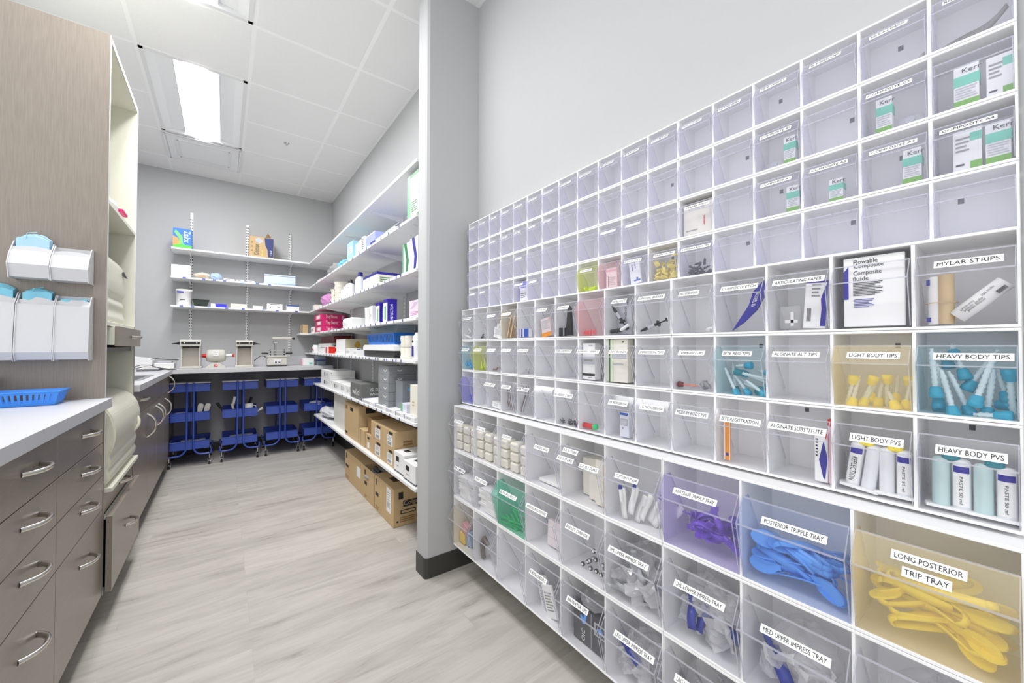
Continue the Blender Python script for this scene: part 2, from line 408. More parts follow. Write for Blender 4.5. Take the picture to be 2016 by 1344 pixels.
troffer(-0.47, 0.13, 1.56, 2.78, 'recessed ceiling light at the top edge of the picture, only its corner in view')
# supply grille beyond the light, sprinkler head
t = thing('ceiling_vent', 'square white air diffuser in the ceiling beyond the glowing light', 'air vent', (-0.17, 4.915, CEIL))
o = (-0.17, 4.915, CEIL)
m = MB(o)
for k, (a, z) in enumerate([(0.285, 0.0), (0.20, -0.004)]):
    for sx in (-1, 1):
        m.box(o[0]+sx*a-0.012, o[0]+sx*a+0.012, o[1]-a, o[1]+a, CEIL-0.008+z-0.004, CEIL-0.002+z-0.004, WHITE)
        m.box(o[0]-a, o[0]+a, o[1]+sx*a-0.012, o[1]+sx*a+0.012, CEIL-0.008+z-0.004, CEIL-0.002+z-0.004, WHITE)
m.build('vent_frame', t)
m = MB(o); m.box(o[0]-0.275, o[0]+0.275, o[1]-0.275, o[1]+0.275, CEIL-0.012, CEIL-0.004, PAN); m.build('face_plate', t)
m = MB((0.46, 4.2, CEIL)); m.lathe([(0.022, 0), (0.022, -0.003), (0.010, -0.005), (0.008, -0.014), (0.003, -0.015), (0.003, -0.020), (0.010, -0.021), (0.010, -0.022)], STEEL, (0.46, 4.2, CEIL-0.001), n=14)
single('sprinkler_head', m, 'small metal fire sprinkler head in the ceiling right of the light', 'sprinkler')

# ================================================================ TIP-OUT BIN WALL
FR = pm('organizer_white', (0.90, 0.90, 0.91), 0.35)
BACKP = pm('organizer_back', (0.93, 0.93, 0.94), 0.5)
SLOT = C('keyhole_grey', 105, 105, 112)
EDGE = clear('clear_plastic_edge', (0.9, 0.9, 0.95), 0.42, (0.93, 0.93, 0.97), 2.0)  # milky white paints the light caught by clear plastic edges
LABELW = pm('label_tape', (0.92, 0.92, 0.92), 0.5)
BLOCKS = {  # depth to front plane, bins per unit, row z list (top to bottom), lip offset, clear name
    'top': dict(X=1.055, n=6, z=[1.850, 1.735, 1.617, 1.501, 1.386], lip=0.013),
    'mid': dict(X=1.016, n=5, z=[1.384, 1.222, 1.066, 0.892], lip=0.024),
    'bot': dict(X=0.968, n=3, z=[0.886, 0.652, 0.412, 0.162], lip=0.034),
}
Y0 = 1.810
TINT = {}
def tinted(key):  # each colour but lav puts light bled from contents into the clear plastic
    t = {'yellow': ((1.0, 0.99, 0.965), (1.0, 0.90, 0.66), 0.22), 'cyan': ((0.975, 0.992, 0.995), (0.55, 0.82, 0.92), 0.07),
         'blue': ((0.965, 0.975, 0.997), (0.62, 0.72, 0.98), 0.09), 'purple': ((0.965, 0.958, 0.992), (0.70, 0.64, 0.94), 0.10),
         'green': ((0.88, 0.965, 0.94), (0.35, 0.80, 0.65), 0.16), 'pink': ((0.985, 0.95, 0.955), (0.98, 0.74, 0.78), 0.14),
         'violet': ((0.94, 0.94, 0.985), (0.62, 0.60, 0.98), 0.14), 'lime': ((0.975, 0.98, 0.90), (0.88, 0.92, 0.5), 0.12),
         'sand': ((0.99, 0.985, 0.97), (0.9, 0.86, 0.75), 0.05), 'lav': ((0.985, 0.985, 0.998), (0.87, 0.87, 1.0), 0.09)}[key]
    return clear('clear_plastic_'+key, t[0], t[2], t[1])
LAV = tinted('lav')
def binpos(block, row, c):
    """front x, slot y near/far, z bottom/top, depth"""
    B = BLOCKS[block]; w = 0.6/B['n']; yh = Y0-w*c; return B['X'], yh-w, yh, B['z'][row+1], B['z'][row], XW-B['X']-0.006
def label_mesh(o, txts, X, ya, yb, zlo, xlo, zhi, xhi, H):
    """name strip(s) on the tilted label panel. txts: list of (text, y offset frac, level)"""
    m = MB(o); d = Vector((xhi-xlo, 0, zhi-zlo)); L = d.length; d.normalize()
    n = Vector((-d.z, 0, d.x)); w = yb-ya
    for (txt, fy, lv, wf) in txts:
        c = Vector((xlo, ya+w*fy, zlo))+d*(L*lv)+n*0.0028
        M = frame(c, (0, -1, 0), d)
        hh = H; ww = w*wf
        m.add([M @ Vector(p) for p in ((-ww/2, -hh/2, 0), (ww/2, -hh/2, 0), (ww/2, hh/2, 0), (-ww/2, hh/2, 0), (-ww/2, -hh/2, -.0006), (ww/2, -hh/2, -.0006), (ww/2, hh/2, -.0006), (-ww/2, hh/2, -.0006))],
              [(0, 1, 2, 3), (7, 6, 5, 4), (0, 4, 5, 1), (1, 5, 6, 2), (2, 6, 7, 3), (3, 7, 4, 0)], LABELW)
        if txt:
            M2 = M.copy(); M2.translation = c+n*0.0005
            m.text(txt, hh*0.55, M2, INK, ww*0.9)
    return m
def make_unit(block, row, u, label, bins):
    """one 60 cm wide row unit. bins: dict col-> dict(label, tint, clear)"""
    B = BLOCKS[block]; n = B['n']; X = B['X']; w = 0.6/n; zb = B['z'][row+1]; zt = B['z'][row]; H = zt-zb; D = XW-X
    ya = Y0-0.6*(u+1); yb = Y0-0.6*u; o = (XW, (ya+yb)/2, zb)
    t = thing('tip_out_bin_unit', label, 'bin organizer', o, group={'top': 'small bin rows of the wall organizer', 'mid': 'medium bin rows of the wall organizer', 'bot': 'large bin rows of the wall organizer'}[block])
    m = MB(o); th = 0.0055 if block != 'bot' else 0.007; e = 0.0004
    m.box(X, XW-0.001, ya+e, yb-e, zb+e, zb+th, FR, 0.001); m.box(X, XW-0.001, ya+e, yb-e, zt-th, zt-e, FR, 0.001)
    for k in range(n+1):
        y = yb-w*k; hw = 0.0026 if 0 < k < n else 0.0035
        y0_, y1_ = max(y-hw, ya+e), min(y+hw, yb-e)
        m.box(X+0.0005, XW-0.002, y0_, y1_, zb+th, zt-th, FR)
    m.box(XW-0.007, XW-0.002, ya+e, yb-e, zb+th, zt-th, BACKP)
    for k in range(n):
        y = yb-w*(k+0.5)
        if (k+row) % 2 == 0:
            m.box(XW-0.0078, XW-0.0065, y-0.004+0.02*((k*7) % 3-1), y+0.004+0.02*((k*7) % 3-1), zt-th-0.028, zt-th-0.018, SLOT)
    m.build('frame', t)
    for k in range(n):
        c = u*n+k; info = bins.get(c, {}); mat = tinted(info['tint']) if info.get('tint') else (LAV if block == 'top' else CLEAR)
        y1 = yb-w*k-0.004; y0 = yb-w*(k+1)+0.004; lip = B['lip']; g = 0.0015
        h = H-2*th-0.002; z0 = zb+th+0.001
        P = [(X+D*0.70, z0), (X+0.002, z0), (X-lip, z0+h*0.60), (X+0.001 if not info.get('open') else X-lip*0.9, z0+h*0.84)]
        m = MB(o); m.sheet([(a, b) for a, b in P][::-1], -g, 1, y0, y1, mat)
        side = [(X+0.003, z0+g), (X-lip+g, z0+h*0.60), (X+0.001+g, z0+h*0.835), (X+D*0.16, z0+h*0.835), (X+D*0.70, z0+h*0.12), (X+D*0.70, z0+g)]
        side = [(a, b) for a, b in side]
        for ys_ in (y0, y1-g): m.prism(side, 1, ys_, ys_+g, mat)
        b = m.build('bin', t)
        m = MB(o); e2 = {'top': 0.0009, 'mid': 0.0012, 'bot': 0.0016}[block]
        m.box(X-lip-e2, X-lip+e2, y0, y1, z0+h*0.60-e2, z0+h*0.60+e2, EDGE)
        xt = P[3][0]; m.box(xt-e2, xt+e2, y0, y1, z0+h*0.84-e2, z0+h*0.84+e2, EDGE)
        for ys_ in (y0+e2/2, y1-e2/2):
            m.tube([(X+0.002, ys_, z0+0.002), (X-lip, ys_, z0+h*0.60), (xt, ys_, z0+h*0.84)], e2*0.9, EDGE, 4)
            m.tube([(X+D*0.16, ys_, z0+h*0.835), (X+D*0.70, ys_, z0+h*0.12)], e2*0.8, EDGE, 4)
        m.build('bin_rim', b)
        # strips above paint the glint along lip and panel edges
        if info.get('label'):
            lm = label_mesh(o, info['label'], X, y0, y1, z0+h*0.60, X-lip, z0+h*0.84, X+0.001, h*(0.105 if block != 'bot' else 0.075))
            lb = lm.build('name_label', b)
            if info['label'][0][0]: tag(lb, 'white printed strip reading '+' / '.join(q[0] for q in info['label']))
    return t
def lab(txt, fy=0.5, wf=0.62, lv=0.42): return [(txt, fy, lv, wf)]
TOPL = {0: {}, 1: {}, 2: {}, 3: {}}
r0 = ['DIAMONDS', 'CARBIDE', 'BURS', 'POLISH', 'CUPS', 'POINTS', 'MANDREL', 'DISCS', 'WEDGES', 'BANDS', 'PINS', 'CORDS', 'MTL CORD', 'RETAINERS', 'TEMP CEMENT', 'SL SHIELD CNT', 'RELY-A CEMENT', 'RELY-A UNICEM']
for c, s_ in enumerate(r0): TOPL[0][c] = dict(label=lab(s_, 0.55, 0.6, 0.5))
for c in (0, 1, 2, 3, 4, 5, 6): TOPL[1][c] = dict(label=lab('SIZE %d' % (c+2), 0.6, 0.5, 0.5))
TOPL[1][14] = dict(label=lab('COMPOSITE B1', 0.5, 0.7)); TOPL[1][16] = dict(label=lab('COMPOSITE C2', 0.55, 0.72))
TOPL[2] = {4: dict(label=lab('', .5, .5)), 9: dict(label=lab('', .5, .7)), 12: dict(label=lab('CARRIER POINT', 0.4, 0.75)), 14: dict(label=lab('COMPOSITE A1', 0.5, 0.7)), 15: dict(label=lab('COMPOSITE A2', 0.5, 0.72)),
           16: dict(label=lab('COMPOSITE A3', 0.5, 0.74)), 17: dict(label=lab('COMPOSITE A4', 0.55, 0.72)), 10: dict(label=lab('', .5, .6)), 3: {}}
TOPL[3] = {0: dict(label=lab('', .5, .6)), 1: dict(label=lab('', .5, .5)), 4: dict(label=lab('', .5, .7)), 8: dict(tint='lime', label=lab('WEDGES', .5, .6)), 9: dict(tint='pink'), 10: dict(label=lab('ETCH TIPS', .5, .7)),
           11: dict(label=lab('PERIOPTIX TIPS', .4, .75)), 12: dict(label=lab('DISPOSABLE BLACK TIPS', .45, .9)), 5: dict(label=lab('', .5, .5))}
MIDL = {0: {0: dict(label=lab('BONDING', .4, .8)), 2: dict(label=lab('CALCIUM', .5, .6)), 3: dict(label=lab('STICKS', .5, .6), tint='sand'), 5: dict(label=lab('STRIPS', .5, .5)), 6: dict(label=lab('GUARDS', .5, .5)),
            7: dict(tint='pink'), 8: dict(label=lab('SEALANT', .4, .5)), 9: dict(label=lab('GINGIVAL BARRIER', .45, .78)), 10: dict(label=lab('HEMODENT', .5, .5)),
            11: dict(label=lab('COMPOSITE ETCH', .45, .75)), 12: dict(label=lab('ARTICULATING PAPER', .45, .85)), 14: dict(label=lab('MYLAR STRIPS', .45, .68)), 4: {}, 13: {}},
        1: {0: dict(label=lab('TIPS', .5, .6), tint='cyan'), 1: dict(label=lab('TIPS', .5, .6), tint='lime'), 2: dict(label=lab('CAPS', .5, .6)), 3: dict(label=lab('CUPS', .5, .6)), 4: dict(label=lab('DENTIN', .5, .6)),
            6: dict(label=lab('FUJI CEMENT', .5, .75)), 7: dict(label=lab('BONDING CEMENT', .5, .9)), 8: dict(label=lab('OPTIBOND', .45, .62)), 9: dict(label=lab('IMPRESSION TIPS', .45, .75)),
            10: dict(label=lab('TEMPBOND TIPS', .45, .65)), 11: dict(label=lab('BITE REG TIPS', .5, .6), tint='cyan'), 12: dict(label=lab('ALGINATE ALT TIPS', .5, .78)), 13: dict(label=lab('LIGHT BODY TIPS', .45, .68), tint='yellow'), 14: dict(label=lab('HEAVY BODY TIPS', .42, .78), tint='cyan')},
        2: {0: dict(tint='violet'), 2: dict(label=lab('IMPLANT', .6, .8)), 3: dict(label=lab('CLAMPS', .5, .6)), 4: dict(label=lab('MATRIX', .5, .7), open=1), 6: dict(label=lab('RUBBER DAM', .5, .85)), 8: dict(label=lab('SM MICROBRUSH', .45, .65)),
            9: dict(label=lab('LG MICROBRUSH', .45, .7)), 10: dict(label=lab('MEDIUM BODY PVS', .45, .8), open=1), 11: dict(label=lab('BITE REGISTRATION', .45, .82)), 12: dict(label=lab('ALGINATE SUBSTITUTE', .5, .95)),
            13: dict(label=lab('LIGHT BODY PVS', .42, .68)), 14: dict(label=lab('HEAVY BODY PVS', .45, .70))}}
BOTL = {0: {0: dict(label=lab('COTTON', .55, .45)), 1: dict(label=lab('GAUZE', .5, .35)), 2: dict(label=lab('GLOVES', .5, .32), open=0), 3: dict(label=lab('FORCEPS BAGS', .4, .42), open=0),
            4: dict(label=[('3-0 SUTURE', .72, .75, .36), ('4-0 SUTURE', .76, .25, .4), ('5-0 SUTURE', .2, .2, .42)]), 5: dict(label=lab('COTTON TIP APP', .5, .42, .3)), 6: dict(label=lab('ANTERIOR TRIPPLE TRAY', .5, .58, .45), tint='purple'),
            7: dict(label=lab('POSTERIOR TRIPPLE TRAY', .45, .60, .4), tint='blue'), 8: dict(label=[('LONG POSTERIOR', .5, .62, .46), ('TRIP TRAY', .5, .25, .30)], tint='yellow')},
        1: {0: dict(label=lab('BIBS', .5, .55)), 1: dict(label=lab('TRAY COVERS', .5, .52)), 2: dict(label=lab('BITE BLOCKS', .45, .6), tint='green'), 3: dict(label=lab('ANGLES & CONTRAS', .55, .62)), 4: dict(label=lab('BULLET SYRINGE', .5, .55)),
            5: dict(label=lab('SML UPPER IMPRESS TRAY', .5, .72)), 6: dict(label=lab('SML LOWER IMPRESS TRAY', .45, .66)), 7: dict(label=lab('MED UPPER IMPRESS TRAY', .45, .64)), 8: dict(label=lab('MED LOWER IMPRESS TRAY', .45, .6))},
        2: {3: dict(label=lab('EXPLORERS', .5, .5)), 4: dict(label=lab('AIR/WATER TIPS', .5, .5)), 5: dict(label=lab('LRG UPPER IMPRESS TRAY', .4, .7)), 6: dict(label=lab('LRG LOWER IMPRESS TRAY', .45, .66)), 0: dict(tint='sand'), 1: {}, 2: {}}}
BINS = dict(top=TOPL, mid=MIDL, bot=BOTL)
pos = ['at the pier end', 'in the middle', 'at the near end']
desc = {
 ('top', 0, 0): 'topmost row of six small clear bins at the pier end, all empty', ('top', 0, 1): 'topmost row of six small clear bins in the middle of the wall, all empty', ('top', 0, 2): 'topmost row of six small clear bins at the near end, grey strips in three',
 ('top', 1, 0): 'second row of six small empty bins at the pier end', ('top', 1, 1): 'second row of six small empty bins in the middle of the wall', ('top', 1, 2): 'second row of small bins at the near end, labelled composite B1 and C2',
 ('top', 2, 0): 'third row of six small empty bins at the pier end', ('top', 2, 1): 'third row of six small empty bins in the middle of the wall', ('top', 2, 2): 'third row of small bins at the near end, labelled composite A1 to A4',
 ('top', 3, 0): 'fourth row of small bins at the pier end, one holding a white purple box', ('top', 3, 1): 'fourth row of small bins mid wall, lime and pink bins and yellow bits', ('top', 3, 2): 'fourth row of small bins at the near end, leftmost full of black tips',
 ('mid', 0, 0): 'upper row of five medium bins at the pier end, one with brown sticks', ('mid', 0, 1): 'upper row of five medium bins mid wall, with pink bin and black syringes', ('mid', 0, 2): 'upper row of five medium bins at the near end, hemodent to mylar strips',
 ('mid', 1, 0): 'middle row of five medium bins at the pier end, cyan and lime tips in two', ('mid', 1, 1): 'middle row of five medium bins mid wall, holding two white boxes', ('mid', 1, 2): 'middle row of medium bins at the near end with teal and yellow mixing tips',
 ('mid', 2, 0): 'lower row of five medium bins at the pier end, the first violet', ('mid', 2, 1): 'lower row of five medium bins mid wall, red and green bits in one', ('mid', 2, 2): 'lower row of medium bins at the near end holding impression cartridges',
 ('bot', 0, 0): 'upper row of three large bins at the pier end, full of white rolls', ('bot', 0, 1): 'upper row of three large bins mid wall, suture boxes and cotton tip packs', ('bot', 0, 2): 'upper row of three large bins with purple, blue and yellow trays',
 ('bot', 1, 0): 'middle row of three large bins at the pier end, one green', ('bot', 1, 1): 'middle row of three large bins mid wall with syringes and bagged trays', ('bot', 1, 2): 'middle row of three large bins at the near end, bagged impression trays',
 ('bot', 2, 0): 'lowest row of three large bins at the pier end, pink and yellow items inside', ('bot', 2, 1): 'lowest row of three large bins mid wall, a dark box in the middle one', ('bot', 2, 2): 'lowest row of three large bins at the near end, cut off by the picture'}
for blk in ('top', 'mid', 'bot'):
    for row in range(len(BLOCKS[blk]['z'])-1):
        for u in range(3):
            make_unit(blk, row, u, desc[blk, row, u], BINS[blk][row])
# ================================================================ LEFT CABINET RUN
XC = -0.41; ZC0, ZC1 = 0.930, 0.968; YT0, YT1 = 2.38, 3.06; YC = 4.85; XCE = -0.385
def arc_handle(m, c, along, out, L=0.115, P=0.036, r=0.0058, mat=None):
    """bow pull: arc from post to post"""
    c = Vector(c); a = Vector(along); n = Vector(out); path = []
    for i in range(13):
        t = -1+2*i/12
        path.append(c+a*(L/2*t)+n*(P*(1-abs(t)**2.6)))
    m.tube(path, [r*1.1]+[r]*11+[r*1.1], mat or METAL, 8, 1.3); return m
def cabinet(label, y0, y1, fronts, xb=XL+0.003, z0=0.125, z1=ZC0, name='base_cabinet', cat='cabinet', group=None, body=BROWNV):
    """fronts: list of (kind, y0, y1, z0, z1, handle) kind door/drawer"""
    o = ((xb+XC)/2, (y0+y1)/2, 0); t = thing(name, label, cat, o, group=group)
    m = MB(o); m.box(xb, XC-0.02, y0+0.001, y1-0.001, z0, z1-0.001, body); m.box(xb, XC-0.02, y0+0.004, y1-0.004, z0+0.002, z1-0.006, DARK); m.build('body', t)
    m = MB(o); m.box(xb, XC-0.065, y0+0.001, y1-0.001, 0, z0, DARK); m.build('toe_kick', t)
    for (kind, a, b, c, d, hd) in fronts:
        m = MB(o); m.box(XC-0.019, XC, a+0.0015, b-0.0015, c+0.0015, d-0.0015, BROWN, 0.001); f = m.build(kind, t)
        if hd:
            m = MB(o); arc_handle(m, (XC-0.001, hd[0], hd[1]), (0, 1, 0) if hd[2] == 'h' else (0, 0, 1), (1, 0, 0), 0.155 if hd[2] == 'v' else 0.125, 0.034 if hd[2] == 'h' else 0.045)
            tag(m.build('handle', f), 'curved brushed metal handle')
    return t
# near four-drawer cabinets (zs: drawer seams)
zs = [0.125, 0.495, 0.640, 0.780, 0.930]
for i, (a, b, lb) in enumerate([(0.62, 1.235, 'taupe drawer cabinet nearest the viewer, under the white worktop edge'), (1.235, 1.805, 'taupe four-drawer cabinet, second from the tall cabinet under the worktop'), (1.805, YT0-0.001, 'taupe four-drawer cabinet directly beside the tall cabinet')]):
    cabinet(lb, a, b, [('drawer', a, b, zs[k], zs[k+1], ((a+b)/2+0.03 if i != 1 else (a+b)/2+0.08, [0.39, 0.585, 0.722, 0.862][k], 'h')) for k in range(4)][::-1], name='drawer_cabinet', group='drawer cabinets under the near worktop')
def worktop(name, pts, label, o):
    m = MB(o); m.prism(pts, 2, ZC0, ZC1, LAMW); return single(name, m, label, 'worktop')
worktop('worktop', [(XL, 0.55), (XCE, 0.55), (XCE, YT0-0.002), (XL, YT0-0.002)], 'white laminate worktop in the foreground with a grey edge, blue basket on it', (-0.7, 1.4, ZC0))

# tall open cabinet: brown outside, cream inside
o = (-0.72, (YT0+YT1)/2, 0); t = thing('tall_cabinet', 'tall taupe cabinet with open cream interior between the two worktops', 'cabinet', o)
ZT = 2.545; xb = XL+0.003
m = MB(o); m.box(xb, XC+0.002, YT0, YT0+0.016, 0.125, ZT, BROWNV); m.build('side_panel', t)
m = MB(o); m.box(xb, XC+0.002, YT1-0.016, YT1, 0.125, ZT, BROWNV); m.build('side_panel', t)
m = MB(o); m.box(xb, XC-0.065, YT0, YT1, 0, 0.125, DARK); m.build('toe_kick', t)
m = MB(o)
iy0, iy1 = YT0+0.016, YT1-0.016
m.box(xb, XC, iy0, iy0+0.003, 0.57, ZT-0.001, MELA); m.box(xb, XC, iy1-0.003, iy1, 0.57, ZT-0.001, MELA)
m.box(xb, xb+0.006, iy0, iy1, 0.125, ZT, MELA); m.box(xb, XC+0.001, iy0, iy1, ZT-0.02, ZT, MELA)
for k in range(12): m.cyl((XC-0.12, iy1-0.0035, 2.38-0.032*k), (XC-0.12, iy1-0.0025, 2.38-0.032*k), 0.0055, mat=DARK, n=8)
for k in range(12): m.cyl((XC-0.12, iy1-0.0035, 1.80-0.032*k), (XC-0.12, iy1-0.0025, 1.80-0.032*k), 0.0055, mat=DARK, n=8)
# white edge banding
m.box(XC, XC+0.003, YT0+0.002, YT0+0.016, 0.6, ZT, WHITE); m.box(XC, XC+0.003, YT1-0.017, YT1-0.001, 1.3, ZT, WHITE); m.box(XC, XC+0.003, iy0, iy1, ZT-0.02, ZT, WHITE)
m.build('lining', t)
for (z, nm) in ((1.835, 'shelf'), (1.300, 'shelf'), (0.575, 'shelf')):
    m = MB(o); m.box(xb+0.007, XC+(0.0 if z > 1 else 0.025), iy0+0.0035, iy1-0.0035, z-0.018, z, MELA, 0.001); m.build(nm, t)
m = MB(o); m.box(xb+0.01, XC+0.012, iy0+0.09, iy1-0.002, 1.197, 1.278, MELA); f = m.build('small_drawer', t)
m = MB(o); m.box(XC+0.012, XC+0.026, iy0+0.09, iy1+0.014, 1.190, 1.282, BROWN, 0.001); m.build('drawer_front', f)
m = MB(o); arc_handle(m, (XC+0.026, 2.83, 1.238), (0, 1, 0), (1, 0, 0), 0.125, 0.03); m.build('handle', f)
m = MB(o); m.box(xb+0.01, XC-0.01, iy0+0.004, iy1-0.004, 1.165, 1.185, BLACK); m.build('slot_rail', t)
m = MB(o); m.box(XC-0.06, XC-0.03, iy0+0.02, iy0+0.07, 1.215, 1.245, BLACK, 0.004); m.box(XC-0.07, XC-0.02, iy0+0.015, iy0+0.08, 1.255, 1.27, BLACK, 0.004); m.build('cable_socket', t)
m = MB(o); m.box(XC-0.40, XC, iy0+0.003, iy1-0.003, 0.466, 0.553, BROWN, 0.001); f = m.build('drawer', t)
m = MB(o); arc_handle(m, (XC, 2.77, 0.515), (0, 1, 0), (1, 0, 0), 0.125, 0.034); m.build('handle', f)
m = MB(o)
m.box(XC+0.010, XC+0.030, YT0+0.004, YT1-0.004, 0.135, 0.458, BROWN, 0.001)
m.box(xb+0.05, XC+0.010, iy0+0.012, iy0+0.024, 0.15, 0.44, MELA); m.box(xb+0.05, XC+0.010, iy1-0.024, iy1-0.012, 0.15, 0.44, MELA)
m.box(xb+0.05, XC+0.010, iy0+0.012, iy1-0.012, 0.15, 0.16, MELA); m.box(XC-0.006, XC+0.010, iy0+0.012, iy1-0.012, 0.15, 0.45, MELA)
f = m.build('open_drawer', t)
m = MB(o); arc_handle(m, (XC+0.030, 2.72, 0.315), (0, 1, 0), (1, 0, 0), 0.125, 0.034); m.build('handle', f)

# two cream appliances in the tall cabinet
def appliance(prof, y0, y1, label, z):
    o = (XC-0.2, (y0+y1)/2, z); t = thing('sterilizer', label, 'sterilizer', o)
    prof = [prof[0]]+MB.curve(prof[1:-1], 5)+[prof[-1]]
    m = MB(o); m.prism(prof, 1, y0+0.012, y1-0.012, CREAM, False)
    q = [(x-0.006, zz) for x, zz in prof]; m.prism(q, 1, y0, y0+0.012, CREAM); m.prism(q, 1, y1-0.012, y1, CREAM)
    m.build('housing', t); return t, o
pr = [(XC-0.45, 1.303), (XC-0.03, 1.303), (XC-0.026, 1.33), (XC-0.034, 1.365), (XC-0.030, 1.40), (XC-0.038, 1.43), (XC-0.028, 1.46), (XC-0.026, 1.52), (XC-0.035, 1.60), (XC-0.06, 1.64), (XC-0.45, 1.66)]
t, o = appliance(pr, iy0+0.02, iy1-0.08, 'cream countertop sterilizer with ribbed front on the upper cabinet shelf', 1.303)
m = MB(o); m.prism([(XC-0.03, 1.585), (XC-0.024, 1.56), (XC-0.012, 1.555), (XC-0.026, 1.59)], 1, iy1-0.14, iy1-0.11, DGREY); m.build('latch', t)
pr = [(XC-0.45, 0.577), (XC-0.005, 0.577), (XC+0.012, 0.60), (XC+0.016, 0.625), (XC+0.010, 0.65), (XC+0.018, 0.68), (XC+0.014, 0.71), (XC+0.026, 0.75), (XC+0.032, 0.79), (XC+0.030, 0.84), (XC+0.012, 0.90), (XC-0.03, 0.945), (XC-0.10, 0.965), (XC-0.24, 0.975), (XC-0.45, 0.975)]
t, o = appliance(pr, iy0+0.005, iy1-0.006, 'large cream sterilizer with bulging wavy front on the lower cabinet shelf', 0.577)
m = MB(o); m.box(XC-0.22, XC-0.13, iy0+0.05, iy1-0.2, 0.9745, 0.978, GREY); m.build('top_plate', t)
m = MB(o); arc_handle(m, (XC+0.018, iy1-0.10, 0.775), (0, 0.3, 1), (1, 0, 0), 0.08, 0.02, 0.007, CREAM); m.build('handle', t)
M = frame((XC+0.0315, iy0+0.17, 0.815), (0, 1, 0), (0, 0, 1)); m = MB(o); m.text('MIDMARK', 0.016, M, GREY); m.build('lettering', t)
# bag with pink seal on the top shelf
t = thing('pouch_stack', 'clear pouches with pink edges on the top shelf of the tall cabinet', 'pouches', (XC-0.1, 2.75, 1.835))
m = MB((XC-0.1, 2.75, 1.835)); m.blob((XC-0.10, 2.72, 1.888), (0.075, 0.19, 0.045), PAPER, 4, 0.06); m.build('pouches', t)
m = MB((XC-0.1, 2.75, 1.835)); m.box(XC-0.05, XC-0.02, 2.84, 2.96, 1.895, 1.91, PINK, 0.003); m.box(XC-0.10, XC-0.05, 2.48, 2.60, 1.93, 1.94, PINK, 0.003); m.build('pink_seal', t)

# far cabinets up to the corner
ya, yb = YT1+0.001, 4.88
cabinet('long dark taupe base cabinet behind the tall cabinet, with bow handles', ya, yb,
        [('drawer', ya, 3.62, 0.78, 0.93, (3.34, 0.86, 'h')), ('drawer', 3.62, 4.30, 0.78, 0.93, None), ('drawer', 4.30, yb, 0.78, 0.93, (4.78, 0.84, 'v')),
         ('door', ya, 3.62, 0.125, 0.78, (3.56, 0.66, 'v')), ('door', 3.62, 4.03, 0.125, 0.78, (3.96, 0.665, 'v')), ('door', 4.03, 4.45, 0.125, 0.78, (4.10, 0.665, 'v')), ('door', 4.45, yb, 0.125, 0.78, (4.52, 0.66, 'v'))])
worktop('worktop', [(XL, YT1+0.002), (XCE, YT1+0.002), (XCE, YC), (1.02, YC), (1.02, YB-0.001), (XL, YB-0.001)], 'white L-shaped laminate worktop along the back wall, carrying lab machines', (0.0, 5.2, ZC0))
m = MB((0.3, YB-0.015, ZC1)); m.box(-0.41, 1.02, YB-0.018, YB-0.0005, ZC1+0.0005, ZC1+0.10, LAMW, 0.001); 
single('backsplash', m, 'low white upstand along the back wall behind the lab machines', 'backsplash')
# end panel under the far corner
m = MB((-0.43, 5.2, 0)); m.box(-0.45, -0.43, 4.89, YB-0.01, 0.0, ZC0-0.001, BROWNV); single('end_panel', m, 'dark taupe panel under the worktop left of the blue carts', 'panel')
# stainless sink set in the far worktop
t = thing('sink', 'stainless steel sink rim in the worktop behind the tall cabinet', 'sink', (-0.62, 3.75, ZC1))
m = MB((-0.62, 3.75, ZC1)); 
for a in ((-0.80, -0.775, 3.45, 4.05), (-0.455, -0.43, 3.45, 4.05), (-0.775, -0.455, 3.45, 3.475), (-0.775, -0.455, 4.025, 4.05)): m.box(*a, ZC1+0.0005, ZC1+0.004, STEEL, 0.001)
m.box(-0.775, -0.455, 3.475, 4.025, ZC1+0.0003, ZC1+0.001, DGREY); m.build('rim', t)
m = MB((-0.62, 3.75, ZC1)); m.cyl((-0.88, 3.75, ZC1+0.0005), (-0.88, 3.75, ZC1+0.05), 0.022, mat=STEEL)
m.tube([(-0.88, 3.75, ZC1+0.05), (-0.88, 3.75, ZC1+0.18), (-0.86, 3.75, ZC1+0.23), (-0.80, 3.75, ZC1+0.25), (-0.73, 3.75, ZC1+0.22), (-0.72, 3.75, ZC1+0.18)], 0.011, STEEL); m.build('faucet', t)

